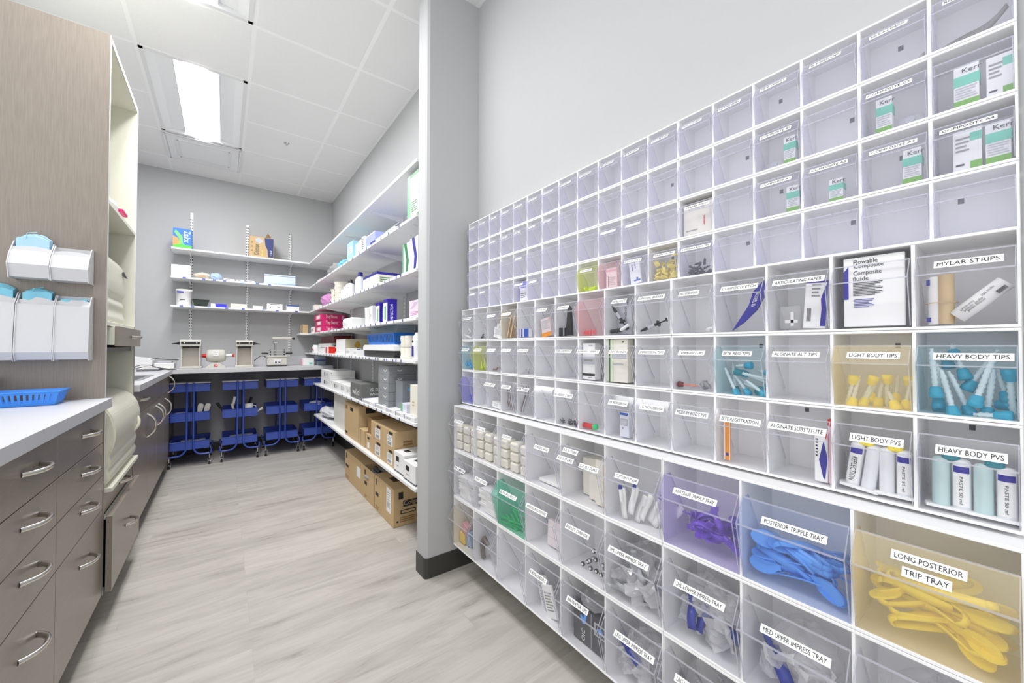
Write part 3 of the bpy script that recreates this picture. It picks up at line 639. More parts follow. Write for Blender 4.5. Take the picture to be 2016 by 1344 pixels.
# ================================================================ FACE MASK HOLDERS on the taupe panel
ACR = pm('dispenser_acrylic', (0.64, 0.64, 0.655), 0.3)
def mask_holder(x0, x1, z0, z1, d, full, label, two_step=False, loose=False):
    """white acrylic pocket hanging on the panel at y=YT0, opening up; z0..z1"""
    y = YT0; o = ((x0+x1)/2, y, z0); H = z1-z0
    t = thing('mask_dispenser', label, 'dispenser', o, group='white mask dispensers on the taupe side panel')
    m = MB(o); g = 0.003
    zl = z0+0.12*H if not two_step else z0+0.34*H; zr = z0+(0.82 if not two_step else 0.62)*H
    P = [(y-0.001, z0), (y-d*0.80, z0+0.001), (y-d, zl), (y-d*0.80, zr), (y-d*0.55, z0+0.86*H if not two_step else z0+0.74*H)]
    P = [(a, b) for a, b in P]
    m.prism_open(P, [(a+0.002 if i > 0 else a, b+g) for i, (a, b) in enumerate(P)], 0, x0+g, x1-g, ACR)
    m.box(x0, x1, y-0.003, y-0.0005, z0, z1, ACR)
    m.build('pocket', t)
    side = [(y-0.0005, z0-0.004), (y-d*0.86, z0-0.004), (y-d-0.004, zl), (y-d*0.84, zr), (y-d*0.35, z1), (y-0.0005, z1)]
    for xx in (x0, x1-g):
        m = MB(o); m.prism(side, 0, xx, xx+g, ACR); m.build('side_plate', t)
    # curved front cut-out lip
    m = MB(o); top = z0+(0.86 if not two_step else 0.74)*H; n = 14; vs = []; fs = []
    for i in range(n+1):
        a = i/n; xx = x0+g+(x1-x0-2*g)*a; zz = top+0.045*H*math.sin(math.pi*a)+0.012
        vs += [(xx, y-d*0.60, top-0.01), (xx, y-d*0.54, zz), (xx, y-d*0.54+0.003, zz), (xx, y-d*0.60+0.003, top-0.01)]
    for i in range(n):
        for k in range(4): fs.append([i*4+k, i*4+(k+1) % 4, i*4+4+(k+1) % 4, i*4+4+k])
    fs += [[0, 1, 2, 3], [n*4+3, n*4+2, n*4+1, n*4]]
    m.add(vs, fs, ACR); m.build('front_lip', t)
    return t
MASK = C('mask_blue', 130, 200, 222, 0.8); MASKP = C('mask_pale_blue', 176, 214, 240, 0.8)
def mask_pile(x0, x1, z0, z1, d, mat, label, tall=0.03):
    y = YT0; o = ((x0+x1)/2, y-d*0.3, z0); t = thing('face_mask_stack', label, 'face masks', o)
    m = MB(o)
    for k in range(6):
        yy = y-0.008-k*d*0.07; n = 10; vs = []; fs = []; zz0 = z0+0.01; rnd = random.Random(k+int(x0*100))
        for i in range(n+1):
            a = i/n; xx = x0+0.006+(x1-x0-0.012)*a; h = z1+tall*(0.45+0.55*math.sin(math.pi*a))*(1-0.10*k)+rnd.uniform(-.003, .003)
            vs += [(xx, yy, zz0), (xx, yy-0.002*math.sin(9*a), h), (xx, yy-0.006-0.002*math.sin(7*a), h-0.002), (xx, yy-0.006, zz0)]
        for i in range(n):
            for q in range(4): fs.append([i*4+q, i*4+(q+1) % 4, i*4+4+(q+1) % 4, i*4+4+q])
        fs += [[0, 1, 2, 3], [n*4+3, n*4+2, n*4+1, n*4]]
        m.add(vs, fs, mat)
    m.build('masks', t)
    m = MB(o); m.tube([(x0+0.03, y-d*0.42-0.008, z1-0.002), (x0+0.035, y-d*0.45-0.01, z1+tall*0.8), (x0+0.06, y-d*0.45-0.01, z1+tall)], 0.0012, mat); m.build('ear_loop', t)
X0s = -0.657; wdt = 0.1055
mask_holder(X0s, X0s+wdt, 1.455, 1.600, 0.09, 1, 'short white dispenser with blue masks, left one of the upper pair', True)
mask_holder(X0s+wdt+0.001, X0s+2*wdt, 1.452, 1.594, 0.09, 1, 'short empty white dispenser, right one of the upper pair', True)
mask_holder(X0s-0.090-0.015, X0s-0.001+0.015, 1.136, 1.400, 0.075, 1, 'tall white mask dispenser cut off by the left picture edge')
mask_holder(X0s+0.016, X0s+wdt+0.008, 1.136, 1.396, 0.075, 1, 'tall white mask dispenser in the middle of the lower row')
mask_holder(X0s+wdt+0.009, X0s+2*wdt+0.001, 1.136, 1.396, 0.075, 1, 'tall white mask dispenser at the right end of the lower row')
mask_pile(X0s+0.004, X0s+wdt-0.004, 1.48, 1.603, 0.09, MASKP, 'pale blue face masks sticking out of the upper left dispenser', 0.035)
mask_pile(X0s-0.100, X0s+0.010, 1.16, 1.40, 0.075, MASK, 'blue face masks in the dispenser cut off at the left edge', 0.035)
mask_pile(X0s+0.021, X0s+wdt+0.003, 1.16, 1.395, 0.075, MASK, 'blue face masks in the middle dispenser of the lower row', 0.028)
mask_pile(X0s+wdt+0.016, X0s+2*wdt-0.006, 1.16, 1.385, 0.075, MASK, 'folded blue face masks low in the right dispenser of the lower row', -0.004)

# blue slotted basket on the near worktop
def basket(name, label, c, L, Wd, H, mat, rotz=0, n=9, flare=0.012):
    t = thing(name, label, 'basket', c, (0, 0, rotz))
    m = MB(); a, b = L/2-flare, Wd/2-flare; A, B = L/2, Wd/2; g = 0.0025; zb = 0.001
    def wall(p0, p1, q0, q1, slots):
        p0, p1, q0, q1 = map(Vector, (p0, p1, q0, q1)); nrm = (p1-p0).cross(q0-p0).normalized()*g
        def cell(u0, u1, v0, v1):
            P = [p0.lerp(p1, u).lerp(q0.lerp(q1, u), v) for u, v in ((u0, v0), (u1, v0), (u1, v1), (u0, v1))]
            m.add(P+[p-nrm for p in P], [(0, 1, 2, 3), (7, 6, 5, 4), (0, 4, 5, 1), (1, 5, 6, 2), (2, 6, 7, 3), (3, 7, 4, 0)], mat)
        cell(0, 1, 0, 0.22); cell(0, 1, 0.80, 1)
        slots = max(3, int((p1-p0).length/0.0135 if (p1-p0).length < 0.25 else (p1-p0).length/0.03))
        for i in range(slots+1):
            u = (i+0.5)/(slots+1); hw = 0.24/(slots+1); 
            cell(max(0, u-hw) if i else 0, min(1, u+hw) if i < slots else 1, 0.22, 0.80)
    wall((-a, -b, zb), (a, -b, zb), (-A, -B, H), (A, -B, H), n); wall((a, b, zb), (-a, b, zb), (A, B, H), (-A, B, H), n)
    wall((a, -b, zb), (a, b, zb), (A, -B, H), (A, B, H), max(3, n//2)); wall((-a, b, zb), (-a, -b, zb), (-A, B, H), (-A, -B, H), max(3, n//2))
    m.box(-a, a, -b, b, zb, zb+g, mat); m.build('slotted_body', t)
    m = MB(); 
    for (x0, x1, y0, y1) in ((-A-0.004, A+0.004, -B-0.004, -B+0.002), (-A-0.004, A+0.004, B-0.002, B+0.004), (-A-0.004, -A+0.002, -B, B), (A-0.002, A+0.004, -B, B)): m.box(x0, x1, y0, y1, H-0.004, H+0.001, mat, 0.001)
    m.build('rim', t); return t
SKYB = C('basket_blue', 62, 145, 235, 0.35)
basket('slotted_basket', 'bright blue slotted plastic basket on the near worktop', (-0.592, 2.262, ZC1), 0.185, 0.13, 0.054, SKYB, 0.02, 9, 0.014)
m = MB((-0.78, 2.30, ZC1)); m.prism([(-0.86, ZC1+0.001), (-0.735, ZC1+0.001), (-0.70, ZC1+0.10), (-0.86, ZC1+0.10)], 1, 2.25, 2.36, DGREY); m.box(-0.87, -0.694, 2.245, 2.365, ZC1+0.10, ZC1+0.108, DGREY, 0.002)
single('grey_bin', m, 'dark grey plastic bin cut off at the left edge beside the blue basket', 'bin')
# ================================================================ SHELVING IN THE BACK ROOM
SH = pm('shelf_white', (0.86, 0.865, 0.87), 0.4); XS = 0.836; YS = 5.30; YN = 2.0
TAPE = C('blue_tape', 105, 120, 200)
def tabs(m, ys, z, z1, side='x'):
    for q in ys:
        if side == 'x': m.box(XS-0.0012, XS+0.0005, q-0.003, q+0.003, z+0.001, z1-0.001, TAPE)
        else: m.box(q-0.012, q+0.012, YS-0.0012, YS+0.0005, z+0.001, z1-0.001, TAPE)
names = ['topmost', 'second', 'third', 'fourth', 'fifth', 'sixth', 'lowest']
zsh = [2.222, 1.920, 1.620, 1.352, 1.115, 0.772, 0.420]
y1s = [YB-0.02, YB-0.02, YB-0.02, YB-0.02, YB-0.02, 5.0, 4.93]
lbs = ['topmost white shelf along the right wall, almost empty', 'second white shelf from the top along the right wall', 'third white shelf from the top on the right wall, bottles on it',
       'fourth white shelf on the right wall, pink sleeve boxes on it', 'fifth white shelf on the right wall, blue basket on it', 'sixth white shelf on the right wall, grey cartons on it', 'lowest white shelf on the right wall, brown cartons on it']
rnd = random.Random(3)
for k in range(7):
    z = zsh[k]; t = thing('wall_shelf', lbs[k], 'shelf', (1.0, 3.6, z), group='white shelves on the right wall')
    x0 = XS if k < 3 or k > 2 else XS
    m = MB((1.0, 3.6, z)); m.box(x0, XW-0.016, YN, y1s[k], z-0.018, z, SH, 0.001); m.build('board', t)
    if k in (1, 2, 3, 4, 5):
        m = MB((1.0, 3.6, z)); n = {1: 14, 2: 22, 3: 20, 4: 26, 5: 16, 6: 0}[k]; m.box(x0-0.0008, x0+0.0002, YN+0.4 if k < 3 else YN, min(5.2, y1s[k]), z-0.015, z-0.002, PAPER)
        for i in range(n):
            y = 4.9*(1-(i/n)**0.8)+2.1*(i/n)**0.8+rnd.uniform(-.03, .03)
            m.box(x0-0.0016, x0-0.0007, y-0.008, y+0.008, z-0.016, z-0.001, C('tab_navy', 90, 100, 165))
        m.build('label_strip', t)
    for y in (2.15, 2.95, 3.75, 4.55, 5.2):
        if y > y1s[k]: continue
        m = MB((1.0, 3.6, z)); m.prism([(XW-0.02, z-0.0185), (XW-0.02, z-0.07), (XW-0.05, z-0.06), (XS+0.05, z-0.026), (XS+0.04, z-0.0185)], 1, y-0.003, y+0.003, SH); m.build('bracket', t)
# wall standards
for i, y in enumerate((2.15, 2.95, 3.75, 4.55, 5.2)):
    m = MB((XW, y, 0.3)); m.box(XW-0.014, XW-0.0005, y-0.012, y+0.012, 0.40, 2.36, SH)
    for k in range(60):
        for s in (-0.005, 0.005): m.box(XW-0.0145, XW-0.0138, y+s-0.0015, y+s+0.0015, 0.42+k*0.032, 0.432+k*0.032, DGREY)
    single('shelf_upright', m, ['slotted white upright on the right wall, nearest the pier', 'slotted white upright on the right wall, second from the pier', 'slotted white upright in the middle of the right wall', 'slotted white upright on the right wall, second from the back corner', 'slotted white upright on the right wall beside the back corner'][i], 'shelf upright', 'slotted shelf uprights on the right wall')
# back wall shelves
for k, lb in enumerate(['topmost white shelf on the back wall, with two cartons', 'middle white shelf on the back wall, bags and a pale box on it', 'lowest white shelf on the back wall, tub and small boxes on it']):
    z = zsh[k]; t = thing('wall_shelf', lb, 'shelf', (0.2, 5.45, z), group='white shelves on the back wall')
    m = MB((0.2, 5.45, z)); m.box(-0.447, XS-0.001, YS, YB-0.016, z-0.018, z, SH, 0.001); m.build('board', t)
    m = MB((0.2, 5.45, z))
    if k == 0: cl = [(-0.27, LBLUE), (0.15, LBLUE)]; st = [(-0.25, 0.13)]
    elif k == 1: cl = [(-0.34, TAPE), (-0.18, TAPE), (-0.09, TAPE), (0.0, TAPE), (0.16, LBLUE), (0.30, TAPE), (0.42, TAPE)]; st = [(-0.15, -0.1), (-0.07, -0.01), (0.02, 0.12), (0.18, 0.38)]
    else: cl = [(-0.36, TAPE), (-0.27, TAPE), (-0.13, LBLUE), (0.02, TAPE), (0.17, TAPE), (0.36, LBLUE), (0.5, TAPE), (0.70, NAVY)]; st = [(-0.3, -0.15), (-0.1, 0.0), (0.05, 0.15), (0.2, 0.34)]
    m.box(-0.42, 0.75, YS-0.0008, YS+0.0004, z-0.016, z-0.002, PAPER)
    for q, mt in cl: m.box(q-0.014, q+0.014, YS-0.002, YS-0.0003, z-0.017, z-0.001, mt)
    m.build('label_strip', t)
    for x in (-0.30, 0.215, 0.66):
        m = MB((0.2, 5.45, z)); m.prism([(YB-0.016, z-0.0185), (YS+0.05, z-0.0185), (YS+0.04, z-0.026), (YB-0.05, z-0.06), (YB-0.016, z-0.09)], 0, x-0.003, x+0.003, SH); m.build('bracket', t)
for i, x in enumerate((-0.30, 0.215, 0.66)):
    m = MB((x, YB, 1.0)); m.box(x-0.013, x+0.013, YB-0.014, YB-0.0005, 1.07, [2.68, 2.64, 2.60][i], SH)
    for k in range(48):
        for s in (-0.0075, 0.0075): m.box(x+s-0.003, x+s+0.003, YB-0.0152, YB-0.0138, 1.09+k*0.032, 1.106+k*0.032, DARK)
    single('shelf_upright', m, ['leftmost slotted upright on the back wall, above the left machine', 'middle slotted upright on the back wall', 'rightmost slotted upright on the back wall'][i], 'shelf upright', 'slotted shelf uprights on the back wall')
m = MB((0.78, 5.45, 1.40)); m.box(0.735, XS-0.002, YS, YB-0.03, 1.352-0.018, 1.352, SH, 0.001); single('corner_shelf', m, 'short white shelf board in the back corner under a small brown carton', 'shelf')

# ---------------------------------------------------------------- blue carts
def make_cart(label, x, y):
    t = thing('utility_cart', label, 'cart', (x, y, 0), group='blue three-tier carts under the back worktop')
    w, d = 0.152, 0.185
    for (z0, z1, nm) in ((0.735, 0.815, 'top_tray'), (0.445, 0.533, 'middle_tray'), (0.165, 0.247, 'bottom_tray')):
        m = MB(); g = 0.003
        m.box(-w, w, -d, -d+g, z0, z1, BLUE); m.box(-w, w, d-g, d, z0, z1, BLUE); m.box(-w, -w+g, -d+g, d-g, z0, z1, BLUE); m.box(w-g, w, -d+g, d-g, z0, z1, BLUE)
        m.box(-w, w, -d, d, z0, z0+g, BLUE)
        m.tube([(-w, -d, z1), (w, -d, z1), (w, d, z1), (-w, d, z1), (-w, -d, z1)], 0.004, BLUE, 6); m.build(nm, t)
    for sy in (-1, 1):
        for sx in (-1, 1):
            m = MB(); yy = sy*(d+0.012); p = [(sx*0.026, yy, 0.83), (sx*0.026, yy, 0.20)]
            for i in range(1, 9):
                a = math.pi/2*i/8; p.append((sx*(0.026+0.07*(1-math.cos(a))), yy, 0.20-0.085*math.sin(a)))
            p += [(sx*0.15, yy, 0.112)]
            for i in range(1, 5):
                a = math.pi/2*i/4; p.append((sx*(0.15+0.02*math.sin(a)), yy, 0.112+0.02*(1-math.cos(a))))
            p.append((sx*0.17, yy, 0.165)); m.tube(p, 0.0085, BLUE, 8); m.build('frame_tube', t)
            # caster
            m = MB(); cx, cy = sx*0.155, yy
            m.cyl((cx, cy, 0.105), (cx, cy, 0.062), 0.006, mat=STEEL, n=8)
            for s in (-0.013, 0.013): m.prism([(cy-0.006, 0.07), (cy+0.01, 0.07), (cy+0.022, 0.024), (cy+0.010, 0.02)], 0, cx+s-0.001, cx+s+0.001, STEEL)
            m.cyl((cx-0.009, cy+0.016, 0.0251), (cx+0.009, cy+0.016, 0.0251), 0.0245, mat=BLACK, n=16); m.cyl((cx-0.0105, cy+0.016, 0.025), (cx+0.0105, cy+0.016, 0.025), 0.010, mat=STEEL, n=10)
            m.build('caster', t)
    return t
cart = make_cart('blue three-tier cart, leftmost under the back worktop, paddles in its middle tray', -0.262, 5.185)
others = [('blue three-tier cart, second from the left, instruments and a white mug inside', 0.146), ('blue three-tier cart with empty trays, third from the left', 0.531), ('blue three-tier cart at the right, partly hidden by the lowest shelf', 0.915)]
carts = [cart]
for lb, x in others:
    c = copy_tree(cart); c.location.x = x; c['label'] = lb; carts.append(c)
carts[3].location.x = 0.90
for (x, lb) in ((-0.262, 'leftmost'), (0.146, 'second'), (0.531, 'third'), (0.90, 'fourth')):
    m = MB((x, 5.185, 0.8205)); m.box(x-0.158, x+0.158, 5.0-0.003, 5.37, 0.8205, 0.833, LAMW, 0.002)
    single('cart_top_board', m, 'white board lying on top of the %s blue cart' % {'leftmost': 'leftmost', 'second': 'second', 'third': 'third', 'fourth': 'rightmost'}[lb], 'board', 'white boards on the blue carts')
def paper_sheaf(x, y, z, w, d, label, mat=PAPER):
    m = MB((x, y, z))
    for k in range(4): m.box(x-w/2+0.004*k, x+w/2-0.003*k, y-d/2+0.003*k, y+d/2-0.002*k, z+0.001+k*0.0105, z+0.0108+k*0.0105, mat)
    return single('paper_stack', m, label, 'papers')
paper_sheaf(-0.25, 5.17, 0.169, 0.22, 0.30, 'white papers lying in the bottom tray of the leftmost blue cart')
paper_sheaf(0.165, 5.17, 0.169, 0.23, 0.30, 'white papers lying in the bottom tray of the second blue cart')
m = MB((-0.35, 5.15, 0.449)); m.box(-0.40, -0.29, 5.06, 5.3, 0.449, 0.50, PAPER, 0.004); m.box(-0.39, -0.30, 5.04, 5.2, 0.5, 0.52, LGREY, 0.004); single('folded_cloths', m, 'folded white cloths in the middle tray of the leftmost cart', 'cloths')
for i, (x, a) in enumerate([(-0.205, 0.15), (-0.160, 0.25)]):
    t = thing('plaster_paddle', ['thick cream mixing spatula standing in the leftmost cart, the left one', 'thick cream mixing spatula standing in the leftmost cart, the right one'][i], 'spatula', (x, 5.12, 0.449), (0, a, 0))
    m = MB(); m.box(-0.010, 0.010, -0.008, 0.008, 0.006, 0.07, CREAMP, 0.003); m.build('stem', t)
    m = MB(); m.prism([(-0.018, 0.07), (0.018, 0.07), (0.024, 0.12), (0.02, 0.15), (0.0, 0.158), (-0.02, 0.15), (-0.024, 0.12)], 1, -0.01, 0.01, CREAMP); m.build('blade', t)
t = thing('white_mug', 'white mug in the middle tray of the second blue cart', 'mug', (0.225, 5.10, 0.449))
m = MB(); m.lathe([(0.028, 0.001), (0.036, 0.02), (0.04, 0.12), (0.037, 0.12), (0.034, 0.03)], PAPER, n=18); m.build('cup', t)
m = MB(); m.tube([(0.038, 0, 0.10), (0.062, 0, 0.095), (0.066, 0, 0.065), (0.036, 0, 0.04)], 0.005, PAPER); m.build('handle', t)
for i, (x, y, an, L_, mt, lb) in enumerate([(0.03, 5.08, -0.5, 0.17, BLACK, 'black-handled tool leaning left out of the second cart'), (0.075, 5.12, 0.12, 0.20, PAPER, 'white handle standing upright in the second cart'), (0.10, 5.10, -0.2, 0.13, CREAMP, 'cream plastic scoop in the middle tray of the second cart'),
                                    (0.27, 5.10, 0.95, 0.10, PAPER, 'white stick poking out right of the second cart'), (0.19, 5.2, 0.35, 0.18, BLACK, 'black tool behind the mug in the second cart')]):
    m = MB((x, y, 0.449)); d = Vector((math.sin(an), 0, math.cos(an))); p = Vector((x, y, 0.455))
    m.cyl(p, p+d*L_*0.6, 0.006, 0.009, mt, 8); m.cyl(p+d*L_*0.6, p+d*L_, 0.011, 0.014, mt, 8); single('hand_tool', m, lb, 'hand tool')

# ---------------------------------------------------------------- machines on the back worktop
HOOD = C('machine_enamel', 205, 203, 194, 0.3); LENSW = clear('hood_window', (0.97, 0.98, 0.97), 0.05)
def dust_hood(x0, x1, label, spout):
    y0, y1 = 5.06, 5.34; cx = (x0+x1)/2; o = (cx, 5.2, ZC1); t = thing('dust_hood', label, 'dust hood', o); z = ZC1; w = x1-x0
    m = MB(o); m.box(x0-0.01, x1+0.01, y0-0.02, y1, z+0.0005, z+0.022, HOOD, 0.004); m.build('base_tray', t)
    m = MB(o); m.box(x0, x0+0.012, y0, y1, z+0.022, z+0.235, HOOD, 0.003); m.box(x1-0.012, x1, y0, y1, z+0.022, z+0.235, HOOD, 0.003); m.box(x0+0.012, x1-0.012, y1-0.012, y1, z+0.022, z+0.235, HOOD)
    m.box(x0+0.012, x1-0.012, y0+0.05, y0+0.056, z+0.022, z+0.21, C('hood_interior', 178, 172, 162)); m.build('housing', t)
    m = MB(o); m.prism([(y0-0.02, z+0.225), (y0-0.025, z+0.27), (y0+0.01, z+0.29), (y1, z+0.29), (y1, z+0.236), (y0, z+0.236)], 0, x0-0.004, x1+0.004, HOOD); m.build('top_cover', t)
    m = MB(o); m.box(x0+0.004, x1-0.004, y0-0.0285, y0-0.0225, z+0.248, z+0.270, BLACK, 0.002)
    for xx in (x0+0.03, x1-0.03): m.cyl((xx, y0-0.031, z+0.259), (xx, y0-0.028, z+0.259), 0.005, mat=PAPER, n=8)
    m.build('shield_clamp', t)
    m = MB(o); m.box(x0+0.01, x0+w*0.45, y0-0.010, y0-0.003, z+0.218, z+0.228, BLACK); m.build('gasket', t)
    m = MB(o); s = -1 if spout < 0 else 1; xe = x0 if s < 0 else x1
    m.cyl((xe+s*0.004, y0+0.03, z+0.255), (xe+s*0.028, y0+0.03, z+0.253), 0.018, 0.013, BLACK, 10); m.cyl((xe+s*0.028, y0+0.03, z+0.253), (xe+s*0.07, y0+0.03, z+0.248), 0.009, 0.004, BLACK, 8); m.build('nozzle', t)
    return t
dust_hood(-0.345, -0.190, 'grey enamel dust hood of the polishing lathe, left one on the back worktop', -1)
dust_hood(0.105, 0.250, 'grey enamel dust hood of the polishing lathe, right one on the back worktop', 1)
t = thing('polishing_lathe', 'grey bench polishing lathe motor between the two dust hoods', 'lathe', (-0.065, 5.17, ZC1)); z = ZC1
m = MB(); m.prism([(-0.085, 0.0005), (0.085, 0.0005), (0.082, 0.010), (0.035, 0.052), (-0.035, 0.052), (-0.082, 0.010)], 1, -0.09, 0.07, HOOD); m.build('foot', t)
m = MB(); m.lathe([(0.03, -0.085), (0.055, -0.08), (0.066, -0.06), (0.068, 0.0), (0.066, 0.06), (0.055, 0.08), (0.03, 0.085)], HOOD, (0, 0, 0.125), (1, 0, 0), 24); mo = m.build('motor', t)
m = MB(); m.box(-0.024, 0.024, -0.076, -0.0665, 0.125, 0.178, PAPER, 0.002); m.box(-0.018, 0.018, -0.0768, -0.076, 0.162, 0.168, DGREY); m.box(-0.012, 0.012, -0.0768, -0.076, 0.140, 0.144, DGREY); m.build('rating_plate', mo)
m = MB(); m.box(-0.014, 0.014, -0.0935, -0.0895, 0.014, 0.036, RED, 0.002); m.box(-0.006, 0.006, -0.096, -0.0935, 0.02, 0.03, PAPER, 0.001); m.build('switch', t)
m = MB(); m.cyl((-0.085, 0, 0.125), (-0.118, 0, 0.125), 0.022, 0.018, RED, 14); m.cyl((-0.118, 0, 0.125), (-0.16, 0, 0.125), 0.010, 0.003, STEEL, 10); m.build('left_chuck', t)
m = MB(); m.cyl((0.085, 0, 0.125), (0.135, 0, 0.125), 0.016, 0.016, STEEL, 12); m.cyl((0.135, 0, 0.125), (0.155, 0, 0.125), 0.012, 0.018, RED, 12); m.build('right_chuck', t)
# vacuum former
t = thing('vacuum_former', 'grey vacuum forming machine with black side handles on the back worktop', 'vacuum former', (0.487, 5.17, ZC1))
m = MB(); m.box(-0.093, 0.093, -0.09, 0.09, 0.0005, 0.008, BLACK, 0.002); m.box(-0.100, 0.100, -0.095, 0.095, 0.008, 0.10, HOOD, 0.012); m.box(-0.104, 0.104, -0.10, 0.10, 0.10, 0.122, HOOD, 0.008)
b = m.build('body', t)
m = MB(); m.box(-0.035, 0.035, -0.099, -0.0955, 0.028, 0.075, PAPER, 0.001)
for x in (-0.017, 0.017): m.box(x-0.009, x+0.009, -0.102, -0.099, 0.036, 0.062, BLACK, 0.001); m.box(x-0.005, x+0.005, -0.104, -0.102, 0.046, 0.056, LGREY)
m.build('switch_panel', b)
m = MB(); m.box(-0.075, 0.075, -0.08, 0.04, 0.140, 0.150, STEEL, 0.002); m.box(-0.070, 0.070, -0.075, 0.035, 0.170, 0.180, STEEL, 0.002)
for x in (-0.068, 0.068): m.cyl((x, -0.06, 0.122), (x, -0.06, 0.19), 0.006, mat=BLACK, n=8)
m.build('clamp_frame', t)
for s in (-1, 1):
    m = MB(); m.cyl((s*0.075, -0.04, 0.145), (s*0.085, -0.04, 0.145), 0.005, mat=STEEL, n=8); m.cyl((s*0.085, -0.04, 0.145), (s*0.150, -0.04, 0.145), 0.010, 0.010, BLACK, 10); m.build('handle', t)
m = MB(); m.cyl((-0.01, 0.06, 0.12), (-0.01, 0.06, 0.27), 0.010, mat=STEEL, n=12); m.box(-0.034, 0.014, 0.03, 0.09, 0.255, 0.285, STEEL, 0.004); m.build('post', t)
m = MB(); m.box(-0.048, 0.145, -0.06, 0.10, 0.300, 0.330, HOOD, 0.006); h = m.build('heater_head', t)
m = MB(); m.cyl((0.15, 0.0, 0.315), (0.165, 0.0, 0.315), 0.006, mat=BLACK, n=8); m.cyl((0.165, 0.0, 0.315), (0.180, 0.0, 0.315), 0.014, 0.010, BLACK, 10); m.build('knob', h)
m = MB((0.32, 5.24, ZC1)); m.tube([(0.272, 5.20, ZC1+0.06), (0.30, 5.21, ZC1+0.09), (0.335, 5.22, ZC1+0.115), (0.365, 5.21, ZC1+0.113), (0.383, 5.20, ZC1+0.10)], 0.004, BLACK); single('power_cable', m, 'black cable arching between the right dust hood and vacuum former', 'cable')
# flask carton at the right end, tool and cables at the left end
def letter(m, txt, size, c, right, up, mat=INK, w=None): m.text(txt, size, frame(c, right, up), mat, w)
m = MB((0.80, 5.15, ZC1)); m.box(0.745, 0.862, 5.10, 5.22, ZC1+0.001, ZC1+0.082, PAPER, 0.002); m.box(0.81, 0.845, 5.0985, 5.10, ZC1+0.015, ZC1+0.035, MINT); m.box(0.732, 0.746, 5.10, 5.20, ZC1+0.001, ZC1+0.075, LPINK, 0.002)
single('small_carton', m, 'white box with pale pink side at the right end of back worktop', 'box')
m = MB((0.93, 5.15, ZC1)); m.box(0.895, 0.985, 5.08, 5.28, ZC1+0.001, ZC1+0.055, C('steel_blue', 150, 165, 180), 0.002); m.box(0.893, 0.986, 5.078, 5.282, ZC1+0.055, ZC1+0.063, NAVY, 0.001); m.box(0.895, 0.985, 5.08, 5.28, ZC1+0.063, ZC1+0.115, C('steel_blue', 150, 165, 180), 0.002)
single('blue_grey_carton', m, 'blue-grey box under the fifth shelf in the back corner', 'box')
t = thing('hand_grinder', 'grey-handled hand tool lying on the far left worktop', 'hand tool', (-0.60, 4.72, ZC1), (0, 0, 0.05))
m = MB(); m.cyl((-0.02, 0, 0.012), (0.13, 0, 0.012), 0.0115, 0.0105, C('tool_grey', 120, 122, 128), 10); m.build('grip', t)
m = MB(); m.tube([(0.13, 0, 0.012), (0.17, 0.01, 0.014), (0.20, 0.005, 0.010), (0.25, 0.0, 0.006)], [0.008, 0.005, 0.006, 0.003], DGREY, 8); m.build('shaft', t)
m = MB((-0.6, 5.1, ZC1)); m.tube([(-0.80, 5.2, ZC1+0.10), (-0.66, 5.22, ZC1+0.085), (-0.54, 5.2, ZC1+0.10), (-0.45, 5.22, ZC1+0.09), (-0.37, 5.2, ZC1+0.085)], 0.004, BLACK)
m.tube([(-0.70, 5.05, ZC1+0.005), (-0.60, 5.0, ZC1+0.03), (-0.52, 5.05, ZC1+0.02), (-0.44, 5.02, ZC1+0.005)], 0.003, BLACK); single('power_cable', m, 'black cables running to the left dust hood along the worktop', 'cable')
m = MB((-0.66, 5.3, ZC1)); m.prism([(-0.74, ZC1+0.001), (-0.57, ZC1+0.001), (-0.565, ZC1+0.085), (-0.60, ZC1+0.105), (-0.74, ZC1+0.125)], 1, 5.20, 5.40, PAPER); single('plaster_trimmer', m, 'white boxy device on the worktop just right of the tall cabinet', 'device')
for i, (x, y, lb) in enumerate([(-0.62, 5.08, 'pale plaster cast on the worktop corner, the left one'), (-0.54, 5.05, 'pale plaster cast on the worktop corner, the middle one'), (-0.45, 5.06, 'pale plaster cast on the worktop beside the left dust hood')]):
    m = MB((x, y, ZC1)); n = 9; pts = [(x-0.03, y-0.022)]+[(x+0.03*math.cos(math.pi*(1-k/n)), y+0.028*math.sin(math.pi*(k/n))) for k in range(n+1)]+[(x+0.03, y-0.022)]
    m.prism(pts, 2, ZC1+0.001, ZC1+0.014, CREAMP)
    for k in range(9):
        a = math.pi*(0.06+0.88*k/8); m.cyl((x+0.023*math.cos(a), y+0.021*math.sin(a)-0.004, ZC1+0.013), (x+0.023*math.cos(a), y+0.021*math.sin(a)-0.004, ZC1+0.026), 0.005, 0.004, PAPER, 7)
    single('plaster_cast', m, lb, 'dental cast')
m = MB((-0.5, 5.25, ZC1)); m.box(-0.55, -0.40, 5.16, 5.34, ZC1+0.001, ZC1+0.055, PAPER, 0.004); m.box(-0.53, -0.42, 5.18, 5.32, ZC1+0.055, ZC1+0.075, LGREY, 0.004); single('white_device', m, 'flat white box left of the left dust hood on the worktop', 'box')
t = thing('wire_bracket', 'black bent wire tools lying tangled on the left worktop', 'tool', (-0.66, 4.6, ZC1))
m = MB(); m.tube([(-0.06, 0.0, 0.004), (0, 0.05, 0.03), (0.08, 0.04, 0.06), (0.14, 0.08, 0.055), (0.22, 0.05, 0.02)], 0.003, BLACK); m.tube([(0, -0.03, 0.004), (0.05, 0.0, 0.04), (0.02, 0.05, 0.05), (-0.02, 0.02, 0.02)], 0.003, BLACK); m.build('wire', t)
m = MB(); m.box(-0.05, -0.01, -0.05, -0.02, 0.001, 0.02, BLACK, 0.003); m.build('clip', t)
